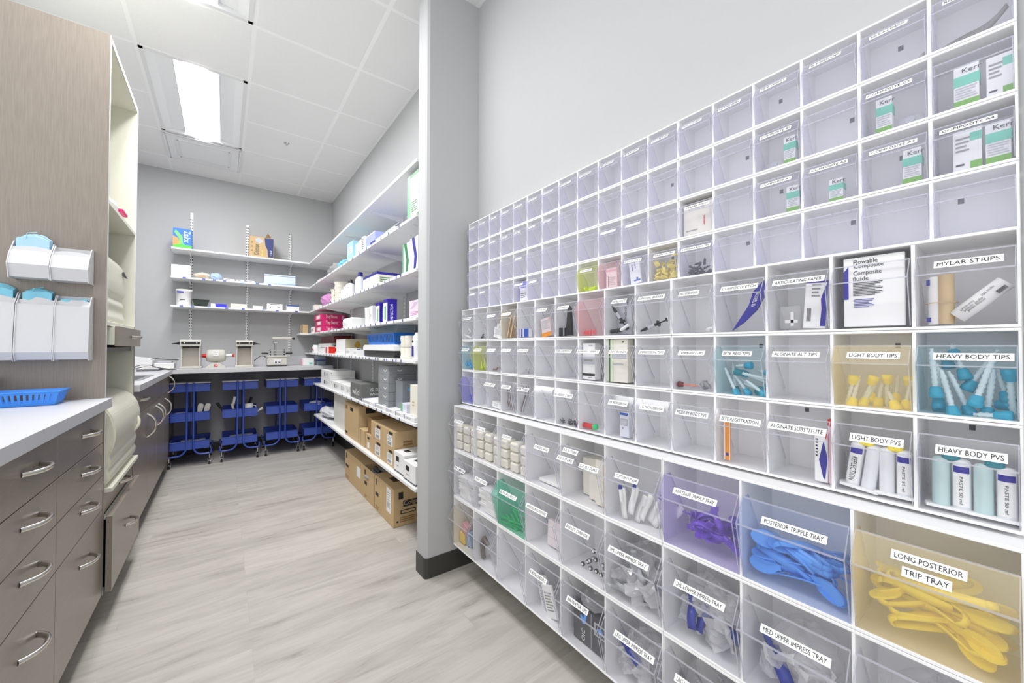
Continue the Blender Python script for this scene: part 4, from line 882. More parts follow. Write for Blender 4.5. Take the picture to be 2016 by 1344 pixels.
# ================================================================ WHAT IS IN THE BINS
def fpt(b, face, u, v, e=0.0):
    """point on a box face. b=(x0,x1,y0,y1,z0,z1); u left->right as seen from outside, v bottom->top"""
    x0, x1, y0, y1, z0, z1 = b
    if face == 'f': return Vector((x0-e, y1+(y0-y1)*u, z0+(z1-z0)*v))
    if face == 's': return Vector((x0+(x1-x0)*u, y0-e, z0+(z1-z0)*v))
    if face == 't': return Vector((x0+(x1-x0)*v, y1+(y0-y1)*u, z1+e))
AX = {'f': ((0, -1, 0), (0, 0, 1)), 's': ((1, 0, 0), (0, 0, 1)), 't': ((0, -1, 0), (1, 0, 0))}
def deco(m, b, items):
    lay = 0
    for it in items:
        f = it[0]; lay += 1; e = 0.0004+0.00012*lay
        if it[1] == 'r':       # rectangle u0,u1,v0,v1,mat
            _, _, u0, u1, v0, v1, mt = it
            P = [fpt(b, f, u, v, e) for u, v in ((u0, v0), (u1, v0), (u1, v1), (u0, v1))]; Q = [fpt(b, f, u, v, -0.0002) for u, v in ((u0, v0), (u1, v0), (u1, v1), (u0, v1))]
            m.add(P+Q, [(0, 1, 2, 3), (7, 6, 5, 4), (0, 4, 5, 1), (1, 5, 6, 2), (2, 6, 7, 3), (3, 7, 4, 0)], mt)
        elif it[1] == 'p':     # polygon
            _, _, pts, mt = it; P = [fpt(b, f, u, v, e) for u, v in pts]; m.add(P, [list(range(len(P)))], mt)
        elif it[1] == 'l':     # lines of small print: u0,u1,v0,v1,n,mat
            _, _, u0, u1, v0, v1, n, mt = it
            for k in range(n):
                v = v1+(v0-v1)*(k+0.5)/n; hh = abs(v1-v0)/n*0.22; uu = u1-(u1-u0)*(0.25 if k % 3 == 2 else 0.07*(k % 2))
                P = [fpt(b, f, p, q, e) for p, q in ((u0, v-hh), (uu, v-hh), (uu, v+hh), (u0, v+hh))]; m.add(P, [(0, 1, 2, 3)], mt)
        elif it[1] == 't':     # text u,v,size,string,mat,(rot90),width
            _, _, u, v, sz, s_, mt = it[:7]; r, up = map(Vector, AX[f])
            rot = it[7] if len(it) > 7 else 0
            if rot == 90: r, up = up, -r
            if rot == -90: r, up = -up, r
            m.text(s_, sz, frame(fpt(b, f, u, v, e), r, up), mt, it[8] if len(it) > 8 else None)
        elif it[1] == 'bar':   # barcode
            _, _, u0, u1, v0, v1, mt = it; k = 0; u = u0; rn = random.Random(5)
            while u < u1:
                w = (u1-u0)*rn.choice((0.03, 0.05, 0.08)); P = [fpt(b, f, p, q, e) for p, q in ((u, v0), (min(u+w, u1), v0), (min(u+w, u1), v1), (u, v1))]; m.add(P, [(0, 1, 2, 3)], mt); u += w*2
def cbox(name, label, cat, b, mat, items=(), group=None, bev=0.0012, rot=None):
    x0, x1, y0, y1, z0, z1 = b; o = Vector(((x0+x1)/2, (y0+y1)/2, z0))
    m = MB(); l = (x0-o.x, x1-o.x, y0-o.y, y1-o.y, 0.0006, z1-z0)
    m.box(*l, mat, bev); deco(m, l, items)
    ob = m.build(name, loc=o); 
    if rot: ob.rotation_euler = rot
    return tag(ob, label, cat, group)

# --- mixing tips -------------------------------------------------
def mixing_tip(label, group, cap, tip, x, capmat, r=0.0105, nz=SPIRAL, cl=0.021, nr=0.0050, name='mixing_tip', x2=None):
    a = Vector((x, cap[0], cap[1])); b = Vector((x2 if x2 else x+0.004, tip[0], tip[1])); d = (b-a); L = d.length; d.normalize()
    t = thing(name, label, 'mixing tip', a, group=group)
    q = Vector((0, 0, 1)).rotation_difference(d); t.rotation_euler = q.to_euler()
    m = MB(); m.lathe([(r*0.72, -cl/2), (r, -cl/2+0.001), (r, -cl*0.05), (r*0.9, 0.0), (r*0.86, cl*0.35), (r*0.55, cl*0.5)], capmat, n=10); m.build('cap', t)
    m = MB(); n = max(6, int((L-cl/2)/0.0042)); pr = []
    for i in range(n+1):
        h = cl*0.45+(L-cl*0.45)*i/n; k = nr*(1.0 if i % 2 == 0 else 0.70)*(1.0 if i < n-1 else 0.6); pr.append((k, h))
    m.lathe(pr, nz, n=8); m.build('nozzle', t); return t
HV = [(0.1055, 1.109, 0.1105, 1.188), (0.104, 1.089, 0.106, 1.16), (0.103, 1.075, 0.075, 1.079), (0.085, 1.077, 0.099, 1.15), (0.068, 1.079, 0.092, 1.147), (0.068, 1.122, 0.036, 1.186), (0.059, 1.098, 0.038, 1.180), (0.048, 1.078, 0.040, 1.153), (0.030, 1.092, 0.060, 1.090), (0.030, 1.0765, 0.062, 1.075), (0.0235, 1.143, 0.020, 1.072), (0.027, 1.106, 0.036, 1.153), (0.074, 1.142, 0.080, 1.166), (0.086, 1.176, 0.090, 1.196), (0.096, 1.160, 0.100, 1.186)]
for i, (a, b, c, d) in enumerate(HV): mixing_tip('teal-capped mixing tip with white spiral nozzle in the heavy body bin', 'teal mixing tips in the heavy body bin', (a, b), (c, d), 1.034+0.016*(i % 3)+(0.03 if i > 11 else 0), TEAL, 0.0095)
LT = [(0.220, 1.123, 0.232, 1.067), (0.193, 1.123, 0.214, 1.067), (0.174, 1.126, 0.175, 1.068), (0.145, 1.124, 0.147, 1.078), (0.222, 1.078, 0.211, 1.132), (0.207, 1.078, 0.193, 1.111), (0.188, 1.079, 0.181, 1.124), (0.164, 1.089, 0.161, 1.135), (0.159, 1.079, 0.168, 1.104), (0.146, 1.080, 0.138, 1.127), (0.200, 1.09, 0.19, 1.12), (0.176, 1.082, 0.17, 1.12)]
for i, (a, b, c, d) in enumerate(LT): mixing_tip('yellow-capped mixing tip in the light body tips bin', 'yellow mixing tips in the light body bin', (a, b), (c, d), 1.034+0.014*(i % 4), YEL, 0.0088, cl=0.019, nr=0.004)
BT = [(0.440, 1.127, 0.379, 1.114), (0.423, 1.144, 0.452, 1.142), (0.384, 1.127, 0.409, 1.132), (0.464, 1.078, 0.474, 1.148), (0.446, 1.076, 0.474, 1.136), (0.426, 1.078, 0.462, 1.125), (0.405, 1.078, 0.451, 1.113), (0.388, 1.093, 0.431, 1.126), (0.384, 1.079, 0.424, 1.108), (0.394, 1.086, 0.434, 1.099), (0.437, 1.122, 0.38, 1.10)]
for i, (a, b, c, d) in enumerate(BT): mixing_tip('teal-capped mixing tip in the bite reg tips bin', 'teal mixing tips in the bite reg bin', (a, b), (c, d), 1.034+0.014*(i % 4), TEALD if i % 3 == 0 else TEAL, 0.0092, cl=0.019, nr=0.0045)
rnd = random.Random(11)
for i in range(9):
    y = 1.708+0.088*((i*0.37) % 1); mixing_tip('small sky blue tip in the pier-end bin of the middle row', 'sky blue tips in the pier-end bin', (y, 1.080+0.008*(i % 3)), (y+rnd.uniform(-.02, .02), 1.118+0.01*(i % 2)), 1.035+0.011*(i % 4), C('sky_tip', 60, 165, 215), 0.007, C('sky_tip', 60, 165, 215), 0.015, 0.004)
for i in range(9):
    y = 1.588+0.088*((i*0.41) % 1); mixing_tip('small lime tip in the second bin of the middle row', 'lime tips in the second bin', (y, 1.080+0.008*(i % 3)), (y+rnd.uniform(-.015, .015), 1.118+0.012*(i % 2)), 1.035+0.011*(i % 4), LIME, 0.007, C('lime_pale', 225, 240, 130), 0.015, 0.004)

# --- cartridges ---------------------------------------------------
def cartridge(name, label, y, z0, h, x, lean, m1, m2, cap, r=0.0115, txt=None, group=None):
    t = thing(name, label, 'cartridge', (x, y, z0), (lean[0], lean[1], 0), group)
    for s, mt in ((1, m1), (-1, m2)):
        m = MB(); m.cyl((0, s*(r+0.0008), 0.006), (0, s*(r+0.0008), h), r, mat=mt, n=18)
        m.lathe([(r, h), (r*0.8, h+0.004), (r*0.3, h+0.006)], mt, (0, s*(r+0.0008), 0), n=18); b = m.build('barrel', t)
        if s == (-1 if not txt else 1):
            m = MB(); P = []; n = 8
            for i in range(n+1):
                a = math.pi-0.9+1.8*i/n; P.append((math.cos(a)*(r+0.0003), s*(r+0.0008)+math.sin(a)*(r+0.0003)))
            vs = [(p[0], p[1], z) for z in (h*0.12, h*0.95) for p in P]; m.add(vs, [[i, i+1, n+2+i, n+1+i] for i in range(n)], PAPER, True)
            vs = [(p[0]*1.03, p[1], z) for z in (h*0.80, h*0.93) for p in P]; m.add(vs, [[i, i+1, n+2+i, n+1+i] for i in range(n)], NAVY, True)
            M = frame((-r-0.0012, s*(r+0.0008), h*0.45), (0, 0, -1), (0, -1, 0)); m.text(txt or 'PASTE 50 ml', 0.009 if txt else 0.004, M, INK, h*0.55); m.build('wrapper', b)
    m = MB(); m.prism([(-0.014, -2*r-0.006), (0.0, -2*r-0.010), (0.014, -2*r-0.006), (0.014, 2*r+0.006), (0.0, 2*r+0.010), (-0.014, 2*r+0.006)], 2, 0.001, 0.006, PAPER); m.build('flange', t)
    m = MB(); m.box(-0.009, 0.009, -0.011, 0.011, h+0.001, h+0.017, cap, 0.003); m.build('cap', t)
AQ = C('aqua_barrel', 190, 215, 215, 0.25); WB = C('white_barrel', 228, 230, 234, 0.25)
cartridge('impression_cartridge', 'double cartridge with teal cap in the heavy body bin, the left one', 0.089, 0.903, 0.085, 1.040, (0, 0.03), AQ, WB, TEALD)
cartridge('impression_cartridge', 'double cartridge with teal cap in the heavy body bin, the right one', 0.040, 0.903, 0.083, 1.038, (0, 0.03), AQ, WB, TEALD)
cartridge('impression_cartridge', 'yellow-capped cartridge with black vertical lettering in light body bin', 0.213, 0.903, 0.088, 1.040, (0.12, 0.03), WB, WB, YEL, txt='REFLECTION')
cartridge('impression_cartridge', 'yellow-capped plain cartridge in the light body bin, the right one', 0.160, 0.903, 0.085, 1.040, (0, 0.03), WB, WB, YEL)

# --- flexible bite trays -----------------------------------------
def tray_mesh(kind, s, mat):
    m = MB()
    if kind == 'anterior':
        for r in (0.028, 0.017): m.ribbon([(r*s*math.cos(a), r*s*math.sin(a), 0.006) for a in [math.pi*(0.02+0.96*i/12) for i in range(13)]], 0.014*s, 0.0024, mat)
    else:
        L = 0.036*s if kind == 'posterior' else 0.046*s; w = 0.010*s
        for k in (w, -w): m.ribbon([(-L+2*L*i/8, k+0.006*s*math.sin(math.pi*i/8)*(1 if k > 0 else 0.4), 0.006) for i in range(9)], [0.010*s+0.006*s*math.sin(math.pi*i/8) for i in range(9)], 0.0026, mat)
        m.ribbon([(L, w, 0.006), (L+0.006*s, w*0.5, 0.006), (L+0.007*s, 0, 0.006), (L+0.006*s, -w*0.5, 0.006), (L, -w, 0.006)], 0.010*s, 0.0026, mat)
    return m
def handle_mesh(kind, s, mat):
    m = MB()
    if kind == 'anterior': pts = [(-0.006*s, 0.027*s), (-0.009*s, 0.045*s), (-0.006*s, 0.054*s), (0.006*s, 0.054*s), (0.009*s, 0.045*s), (0.006*s, 0.027*s)]
    else:
        c0 = (-0.062*s if kind == 'posterior' else -0.080*s); rx, ry = 0.024*s, 0.0155*s
        pts = [(-0.034*s, 0.005*s)]+[(c0+rx*math.cos(a), ry*math.sin(a)) for a in [0.35+(2*math.pi-0.7)*i/16 for i in range(17)]]+[(-0.034*s, -0.005*s)]
    m.prism(pts, 2, 0.004, 0.0078, mat); return m
def tray_pile(kind, label, group, cat, mat, box, n, s, seed):
    rn = random.Random(seed); b0 = None; x0, x1, y0, y1, z0, z1 = box
    me_b = tray_mesh(kind, s, mat); me_h = handle_mesh(kind, s, mat)
    for i in range(n):
        if b0 is None:
            t = thing('bite_tray', label, cat, group=group); me_b.build('tray_frame', t); me_h.build('handle', t); b0 = t
        else: t = copy_tree(b0)
        f = i/(n-1); L = (z1-z0)
        u = (i*0.618) % 1
        t.location = (x0+(x1-x0)*((i*0.37) % 1), y0+(y1-y0)*u, z0+0.012+L*f*(0.55+0.45*rn.random())*(1-0.75*abs(u-0.5)))
        t.rotation_euler = (rn.uniform(-0.5, 0.5)+(0.9 if i % 3 == 0 else 0), rn.uniform(-0.45, 0.25), rn.choice((0, math.pi))+rn.uniform(-0.9, 0.9)+(math.pi/2))
        ext = {'posterior': ((-0.086*s, 0.045*s), (-0.018*s, 0.018*s), (0, 0.014)), 'long': ((-0.104*s, 0.055*s), (-0.018*s, 0.018*s), (0, 0.014)), 'anterior': ((-0.029*s, 0.029*s), (0.0, 0.054*s), (0, 0.014))}[kind]
        c0 = Y0-0.2*{'posterior': 7, 'long': 8, 'anterior': 6}[kind]
        fit_in(t, ext, (0.972, 1.11, c0-0.193, c0-0.007, BLOCKS['bot']['z'][1]+0.011, 0.83))
def fit_in(t, ext, box):
    """shift a turned thing so that its corners stay inside the bin"""
    M = t.rotation_euler.to_matrix(); P = [M @ Vector((x, y, z)) for x in ext[0] for y in ext[1] for z in ext[2]]
    for a in range(3):
        lo = min(q[a] for q in P); hi = max(q[a] for q in P); A, B_ = box[2*a], box[2*a+1]
        v = t.location[a]
        if hi-lo > B_-A: v = (A+B_)/2-(lo+hi)/2
        else: v = min(max(v, A-lo), B_-hi)
        t.location[a] = v
FIT = 1
tray_pile('posterior', 'bright blue plastic posterior bite tray in its labelled bin', 'blue bite trays in the posterior bin', 'bite tray', SKY, (1.00, 1.05, 0.265, 0.375, 0.680, 0.745), 15, 1.2, 2)
tray_pile('long', 'yellow plastic long posterior bite tray in its labelled bin', 'yellow bite trays in the long posterior bin', 'bite tray', YEL, (1.00, 1.055, 0.070, 0.155, 0.682, 0.765), 18, 1.08, 5)
tray_pile('anterior', 'purple plastic anterior bite tray in its labelled bin', 'purple bite trays in the anterior bin', 'bite tray', PURP, (1.00, 1.06, 0.455, 0.555, 0.672, 0.755), 15, 1.05, 9)

# --- upper rows: composite boxes ---------------------------------
XT = 1.062
def composite(label, y0, y1, z0, z1, x=XT+0.012, back=False):
    if not back: it = [('f', 'r', 0, 1, 0.52, 0.76, MINT), ('f', 'r', 0, 1, 0.0, 0.17, GREEN), ('f', 't', 0.72, 0.88, 0.0085, 'Kerr', INK), ('f', 'l', 0.08, 0.92, 0.20, 0.50, 5, LGREY), ('s', 'r', 0, 1, 0.52, 0.76, MINT)]
    else: it = [('f', 'r', 0.6, 1, 0.70, 0.90, MINT), ('f', 'r', 0.6, 1, 0.0, 0.20, GREEN), ('f', 'l', 0.1, 0.6, 0.45, 0.85, 4, GREY), ('f', 'l', 0.1, 0.4, 0.1, 0.2, 1, INK)]
    cbox('composite_box', label, 'box', (x, x+0.022, y0, y1, z0, z1), PAPER, it, bev=0.0006)
zr = {r: BLOCKS['top']['z'][r+1]+0.0085 for r in range(4)}
composite('white and mint composite box at left in the near-end bin, second row', 0.052, 0.082, zr[1], zr[1]+0.076)
composite('composite box turned backwards at right in the near-end bin, second row', 0.014, 0.044, zr[1], zr[1]+0.072, back=True)
composite('composite box turned backwards in the composite A4 bin', 0.050, 0.084, zr[2], zr[2]+0.074, back=True)
composite('white and mint composite box in the composite A4 bin, right one', 0.018, 0.046, zr[2], zr[2]+0.072)
composite('white, mint and green box in the composite C2 bin', 0.164, 0.188, zr[1], zr[1]+0.072)
composite('white, mint and green box in the composite A3 bin', 0.124, 0.150, zr[2], zr[2]+0.068)
composite('small mint and green box in the composite A2 bin', 0.242, 0.266, zr[2], zr[2]+0.050)
composite('white, mint and green box in the composite B1 bin', 0.328, 0.352, zr[1], zr[1]+0.066)
composite('mint and green box leaning right in the composite A1 bin', 0.322, 0.347, zr[2], zr[2]+0.062)
def blister(label, y, z, x=1.085):
    m = MB((x, y, z)); m.box(x, x+0.02, y-0.018, y+0.018, z+0.0006, z+0.024, BAG, 0.003); m.lathe([(0.007, 0), (0.007, -0.003)], LGREY, (x, y, z+0.014), (1, 0, 0), 14); single('blister_pack', m, label, 'blister pack')
blister('clear blister pack beside the box in the composite C2 bin', 0.140, zr[1]); blister('clear blister pack at left in the composite B1 bin', 0.375, zr[1])
def strip(label, y0, z0, y1, z1, x, mat=GREY, w=0.010):
    m = MB((x, y0, z0)); n = 8; m.ribbon([(x+0.012*math.sin(3*i/n), y0+(y1-y0)*i/n, z0+(z1-z0)*(i/n)**1.6+0.004*math.sin(6*i/n)) for i in range(n+1)], [w*(0.5+0.6*math.sin(math.pi*min(1, i/n+0.15))) for i in range(n+1)], 0.003, mat, (0, 0.3, 1)); single('carrier_strip', m, label, 'strip')
strip('grey curved strip in the topmost bin at the near end', 0.095, zr[0]+0.008, 0.02, zr[0]+0.045, 1.09, C('strip_grey', 150, 148, 142), 0.016)
strip('pale strip lying in the topmost row, second bin from the near end', 0.190, zr[0]+0.007, 0.12, zr[0]+0.022, 1.09, C('strip_pale', 185, 180, 170), 0.010)
strip('thin grey strip in the topmost row, third bin from the near end', 0.295, zr[0]+0.005, 0.235, zr[0]+0.014, 1.09, DGREY, 0.006)
cbox('carrier_box', 'white box filling the carrier point bin', 'box', (1.068, 1.10, 0.517, 0.602, zr[2], zr[2]+0.086), CREAMP, [('f', 't', 0.2, 0.85, 0.008, ')', INK), ('f', 'l', 0.25, 0.75, 0.78, 0.90, 2, LGREY), ('f', 'r', 0.70, 0.73, 0.25, 0.55, RED), ('f', 'l', 0.1, 0.5, 0.1, 0.18, 1, GREY)])
rn = random.Random(4)
def bits(name, label, group, mat, n, box, r, L, shape='cyl', cat=None):
    x0, x1, y0, y1, z0, z1 = box
    me = None
    for i in range(n):
        d = Vector((rn.uniform(-.5, .5), rn.uniform(-1, 1), rn.uniform(-.6, .6))).normalized()
        if me is None:
            m = MB()
            if shape == 'cyl': m.cyl((0, 0, -L/2), (0, 0, L/2), r, r*0.7, mat, 7)
            elif shape == 'coil': m.tube([(r*3*math.cos(t*.7), r*3*math.sin(t*.7), -L/2+L*t/12) for t in range(13)], r*.6, mat, 5)
            elif shape == 'rag': m.box(-r*1.6, r*1.6, -r*.5, r*.5, -L/2, L/2, mat, r*.3)
            elif shape == 'tube': m.lathe([(r*.6, -L/2), (r, -L/2+.001), (r, L*.2), (r*.5, L*.3), (r*.4, L/2)], mat, n=8)
            ob = m.build(name); me = ob
        else: ob = me.copy(); col.objects.link(ob)
        f = i/max(1, n-1)
        ob.location = (rn.uniform(x0, x1), rn.uniform(y0, y1), z0+r+L*0.30*abs(d.z)+(z1-z0)*f*rn.random()); ob.rotation_euler = Vector((0, 0, 1)).rotation_difference(d).to_euler()
        tag(ob, label, cat or 'plastic piece', group)
b = lambda blk, r, c, f=0.35: (BLOCKS[blk]['X']+0.014, BLOCKS[blk]['X']+(0.045 if blk != 'bot' else 0.09), Y0-(0.6/BLOCKS[blk]['n'])*(c+1)+0.018, Y0-(0.6/BLOCKS[blk]['n'])*c-0.018, BLOCKS[blk]['z'][r+1]+0.009, BLOCKS[blk]['z'][r+1]+0.009+(BLOCKS[blk]['z'][r]-BLOCKS[blk]['z'][r+1])*f)
bits('yellow_wedge', 'pale yellow wedge from the heap in the fourth-row bin', 'pale yellow wedges in the fourth row', C('straw', 232, 215, 110), 60, b('top', 3, 11, 0.55), 0.0045, 0.020, 'rag', 'wedge')
bits('black_tip', 'short black tip in the disposable black tips bin', 'black tips in the disposable tips bin', BLACK, 26, b('top', 3, 12, 0.28), 0.0030, 0.020, 'tube', 'tip')
bits('neon_wedge', 'neon yellow piece lying in the lime-tinted bin', 'neon pieces in the lime-tinted bin', C('neon', 225, 245, 20), 14, b('top', 3, 8, 0.08), 0.004, 0.014, 'rag', 'wedge')
cbox('pink_card', 'white card with pink band in the pale pink bin', 'card', (1.07, 1.082, 0.842, 0.888, zr[3], zr[3]+0.068), PAPER, [('f', 'r', 0, 1, 0.82, 0.92, LPINK), ('f', 'l', 0.2, 0.9, 0.1, 0.55, 5, LGREY), ('f', 'r', 0.22, 0.26, 0.05, 0.60, INK)])
cbox('etch_packet', 'white packet with blue marks in the etch tips bin', 'packet', (1.07, 1.078, 0.745, 0.785, zr[3], zr[3]+0.072), PAPER, [('f', 'r', 0.25, 0.32, 0.62, 0.95, NAVY), ('f', 'r', 0.55, 0.62, 0.70, 0.98, NAVY), ('f', 'r', 0.35, 0.95, 0.12, 0.18, C('mid_blue', 50, 90, 180)), ('f', 'r', 0.6, 0.75, 0.18, 0.28, C('mid_blue', 50, 90, 180))], rot=(-0.12, 0, 0))
cbox('medicine_box', 'small white and violet box in the fourth row, fifth bin from the pier', 'box', (1.068, 1.09, 1.318, 1.382, zr[3], zr[3]+0.082), PAPER, [('f', 'r', 0, 1, 0.84, 1, VIOL), ('f', 'r', 0, 0.08, 0, 0.7, VIOL), ('f', 'l', 0.2, 0.8, 0.68, 0.8, 1, VIOL), ('f', 'l', 0.2, 0.8, 0.15, 0.45, 3, INK)])
bits('violet_bead', 'tiny dark violet bead near the pier end of the fourth row', 'dark violet beads in the fourth row', C('deep_violet', 60, 45, 130), 4, (1.07, 1.09, 1.625, 1.66, zr[3], zr[3]+0.02), 0.005, 0.009, 'cyl', 'bead')

# --- medium rows ---------------------------------------------------
XM = 1.024; zm = {r: BLOCKS['mid']['z'][r+1]+0.009 for r in range(3)}
def syringe(label, p0, p1, x, mat=BLACK, r=0.0048):
    a = Vector((x, *p0)); bb = Vector((x+0.006, *p1)); d = bb-a; L = d.length; t = thing('syringe', label, 'syringe', a); t.rotation_euler = Vector((0, 0, 1)).rotation_difference(d.normalized()).to_euler()
    m = MB(); m.cyl((0, 0, 0), (0, 0, L*0.16), r*0.45, r*0.9, mat, 10); m.cyl((0, 0, L*0.16), (0, 0, L*0.68), r, r, mat, 12); m.cyl((0, 0, L*0.66), (0, 0, L*0.69), r*2.1, r*2.1, mat, 10); m.build('barrel', t)
    m = MB(); m.cyl((0, 0, L*0.69), (0, 0, L*0.96), r*0.5, r*0.5, mat, 8); m.cyl((0, 0, L*0.96), (0, 0, L), r*1.3, r*1.3, mat, 10); m.build('plunger', t)
    m = MB(); m.cyl((0, 0, L*0.30), (0, 0, L*0.55), r*1.04, r*1.04, LGREY, 12, False); m.build('label_band', t)
syringe('black syringe lying slanted in the gingival barrier bin', (0.728, zm[0]+0.008), (0.640, zm[0]+0.040), 1.04)
syringe('black-tipped syringe standing slanted in the sealant bin', (0.835, zm[0]+0.095), (0.778, zm[0]+0.016), 1.036, BLACK, 0.005)
cbox('sealant_card', 'white card with black lettering behind the syringes in the sealant bin', 'card', (1.058, 1.064, 0.775, 0.826, zm[0], zm[0]+0.110), LGREY, [('f', 't', 0.55, 0.6, 0.010, 'OraSeal', INK, 90, 0.05), ('f', 'r', 0.7, 0.78, 0.85, 0.98, INK)])
m = MB((1.04, 0.80, zm[0])); m.cyl((1.036, 0.838, zm[0]+0.010), (1.036, 0.800, zm[0]+0.014), 0.007, mat=BLACK, n=10); m.cyl((1.036, 0.800, zm[0]+0.014), (1.036, 0.768, zm[0]+0.030), 0.005, mat=PAPER, n=10); single('capped_tube', m, 'white tube with black cap at the bottom of the sealant bin', 'tube')
bits('red_piece', 'small red piece on the floor of the pink bin', 'red pieces in the pink bin', C('bright_red', 240, 50, 60), 7, b('mid', 0, 7, 0.05), 0.004, 0.016, 'rag')
bits('clear_clip', 'tiny white clip on the floor of the hemodent bin', 'white clips in the hemodent bin', PAPER, 5, (1.03, 1.06, 0.505, 0.53, zm[0], zm[0]+0.01), 0.004, 0.010, 'rag', 'clip')
# etch sachet : long violet folded leaf
m = MB((1.045, 0.42, zm[0])); pts = [(0.385, zm[0]+0.120), (0.379, zm[0]+0.090), (0.400, zm[0]+0.050), (0.430, zm[0]+0.020), (0.457, zm[0]+0.001), (0.440, zm[0]+0.028), (0.418, zm[0]+0.062), (0.408, zm[0]+0.095)]
m.prism(pts, 0, 1.040, 1.046, NAVY); m.text('PATTERSON', 0.008, frame((1.0395, 0.403, zm[0]+0.075), (0, -0.35, 1), (0, 1, 0.35)), PAPER, 0.035); single('etch_sachet', m, 'dark blue pointed sachet leaning in the composite etch bin', 'sachet')
cbox('articulating_paper_box', 'white and blue box leaning in the articulating paper bin', 'box', (1.045, 1.062, 0.268, 0.309, zm[0], zm[0]+0.105), PAPER, [('f', 'p', [(0.72, 0.62), (0.86, 0.85), (1, 1), (1, 0.05), (0.76, 0.05), (0.78, 0.4)], NAVY), ('f', 'bar', 0.15, 0.35, 0.15, 0.42, INK), ('f', 'l', 0.3, 0.7, 0.65, 0.95, 4, GREY), ('f', 'r', 0, 1, 0.96, 1, NAVY)], rot=(0.07, 0, 0))
m = MB((1.06, 0.335, zm[0])); m.box(1.055, 1.065, 0.316, 0.358, zm[0]+0.001, zm[0]+0.055, BAG, 0.003); m.box(1.052, 1.056, 0.320, 0.345, zm[0]+0.015, zm[0]+0.022, PAPER); m.box(1.052, 1.056, 0.328, 0.334, zm[0]+0.008, zm[0]+0.04, PAPER); single('clip_bag', m, 'small clear bag of white clips in the articulating paper bin', 'bag')
cbox('composite_leaflet', 'white leaflet pouch headed with black type, filling a near-end bin', 'leaflet', (1.026, 1.034, 0.142, 0.232, zm[0], zm[0]+0.140), PAPER,
     [('f', 'p', [(0.0, 0.40), (0.09, 0.40), (0.09, 0.88), (0.0, 0.80)], NAVY), ('f', 't', 0.38, 0.935, 0.0085, 'Flowable', INK, 0, 0.036), ('f', 't', 0.43, 0.865, 0.0085, 'Composite', INK, 0, 0.044), ('f', 't', 0.41, 0.765, 0.0085, 'Composite', INK, 0, 0.042), ('f', 't', 0.30, 0.69, 0.0085, 'fluide', INK, 0, 0.024),
      ('f', 'l', 0.17, 0.66, 0.44, 0.64, 9, INK), ('f', 'l', 0.18, 0.52, 0.27, 0.40, 6, NAVY)])
t = thing('strip_tube', 'tan roll with rubber band standing in the mylar strips bin', 'roll', (1.06, 0.099, zm[0]))
m = MB(); m.cyl((0, 0.007, 0.001), (0, 0.007, 0.089), 0.0105, mat=PAPER, n=16); m.build('label_roll', t)
m = MB(); m.cyl((-0.006, -0.006, 0.001), (-0.006, -0.006, 0.091), 0.0105, mat=TAN, n=18); m.build('tan_roll', t)
m = MB(); m.tube([(-0.003+0.0195*math.cos(a), 0.0005+0.0215*math.sin(a), 0.040) for a in [2*math.pi*i/20 for i in range(21)]], 0.0008, TAN, 5); m.build('rubber_band', t)
m = MB(); m.box(-0.0085, -0.0045, 0.014, 0.0185, 0.074, 0.084, NAVY); m.box(-0.0085, -0.0045, 0.012, 0.0185, 0.006, 0.014, NAVY); m.build('blue_mark', t)
a = Vector((1.05, 0.080, zm[0]+0.013)); d = Vector((1.05, 0.026, zm[0]+0.068)); t = thing('strip_tube', 'white paper tube with barcode leaning in the mylar strips bin', 'tube', a); t.rotation_euler = Vector((0, 0, 1)).rotation_difference((d-a).normalized()).to_euler()
m = MB(); m.lathe([(0.009, 0), (0.0125, 0), (0.0125, 0.078), (0.009, 0.078)], PAPER, n=22); tb = m.build('tube_body', t)
m = MB(); m.cyl((0, 0, -0.0008), (0, 0, 0.001), 0.0115, mat=TAN, n=18); m.build('end_disc', t)
Mi = t.rotation_euler.to_matrix().inverted(); nx = Mi @ Vector((-1, 0, 0)); nx.z = 0; nx.normalize(); up = Vector((0, 0, 1)); side = nx.cross(up)
m = MB()
for (tt, w, off, zc) in (('Patterson', 0.022, 0.004, 0.022), ('Matrix Strips', 0.030, 0.0005, 0.028), ('Bandes matrices', 0.028, -0.0035, 0.030), ('100 strips', 0.02, 0.0045, 0.055)): m.text(tt, 0.0036, frame(nx*0.0132-side*off, up, side) , INK, w) if 0 else m.text(tt, 0.0036, frame(nx*0.0132+side*off+up*zc, up, -side), INK, w)
for k in range(10): 
    p = nx*0.0131-side*0.006+up*(0.060+k*0.0014); m.box(p.x-0.0005, p.x+0.0005, p.y-0.003, p.y+0.003, p.z-0.0004, p.z+0.0004, INK)
m.build('printing', tb)
# boxes
cbox('cement_box', 'white box with grey landscape print in the bonding cement bin', 'box', (1.03, 1.062, 0.905, 0.962, zm[1], zm[1]+0.128), PAPER, [('f', 'r', 0, 1, 0.42, 0.62, LGREY), ('f', 'r', 0.1, 0.85, 0.50, 0.56, GREY), ('f', 'r', 0, 1, 0.10, 0.17, INK), ('f', 't', 0.7, 0.93, 0.005, 'RelyX', INK), ('f', 'l', 0.5, 0.8, 0.04, 0.08, 1, GREY)])
cbox('bonding_box', 'tall white box with green stripe filling the optibond bin', 'box', (1.028, 1.062, 0.768, 0.850, zm[1], zm[1]+0.140), CREAMP, [('f', 'r', 0.10, 0.17, 0, 1, C('dark_green', 50, 120, 60)), ('f', 'r', 0.25, 0.95, 0.55, 0.66, LGREY), ('f', 'r', 0.3, 0.8, 0.40, 0.44, LGREY), ('f', 'r', 0.75, 0.85, 0.92, 0.95, INK), ('f', 'r', 0.3, 0.31, 0, 1, GREEN)])
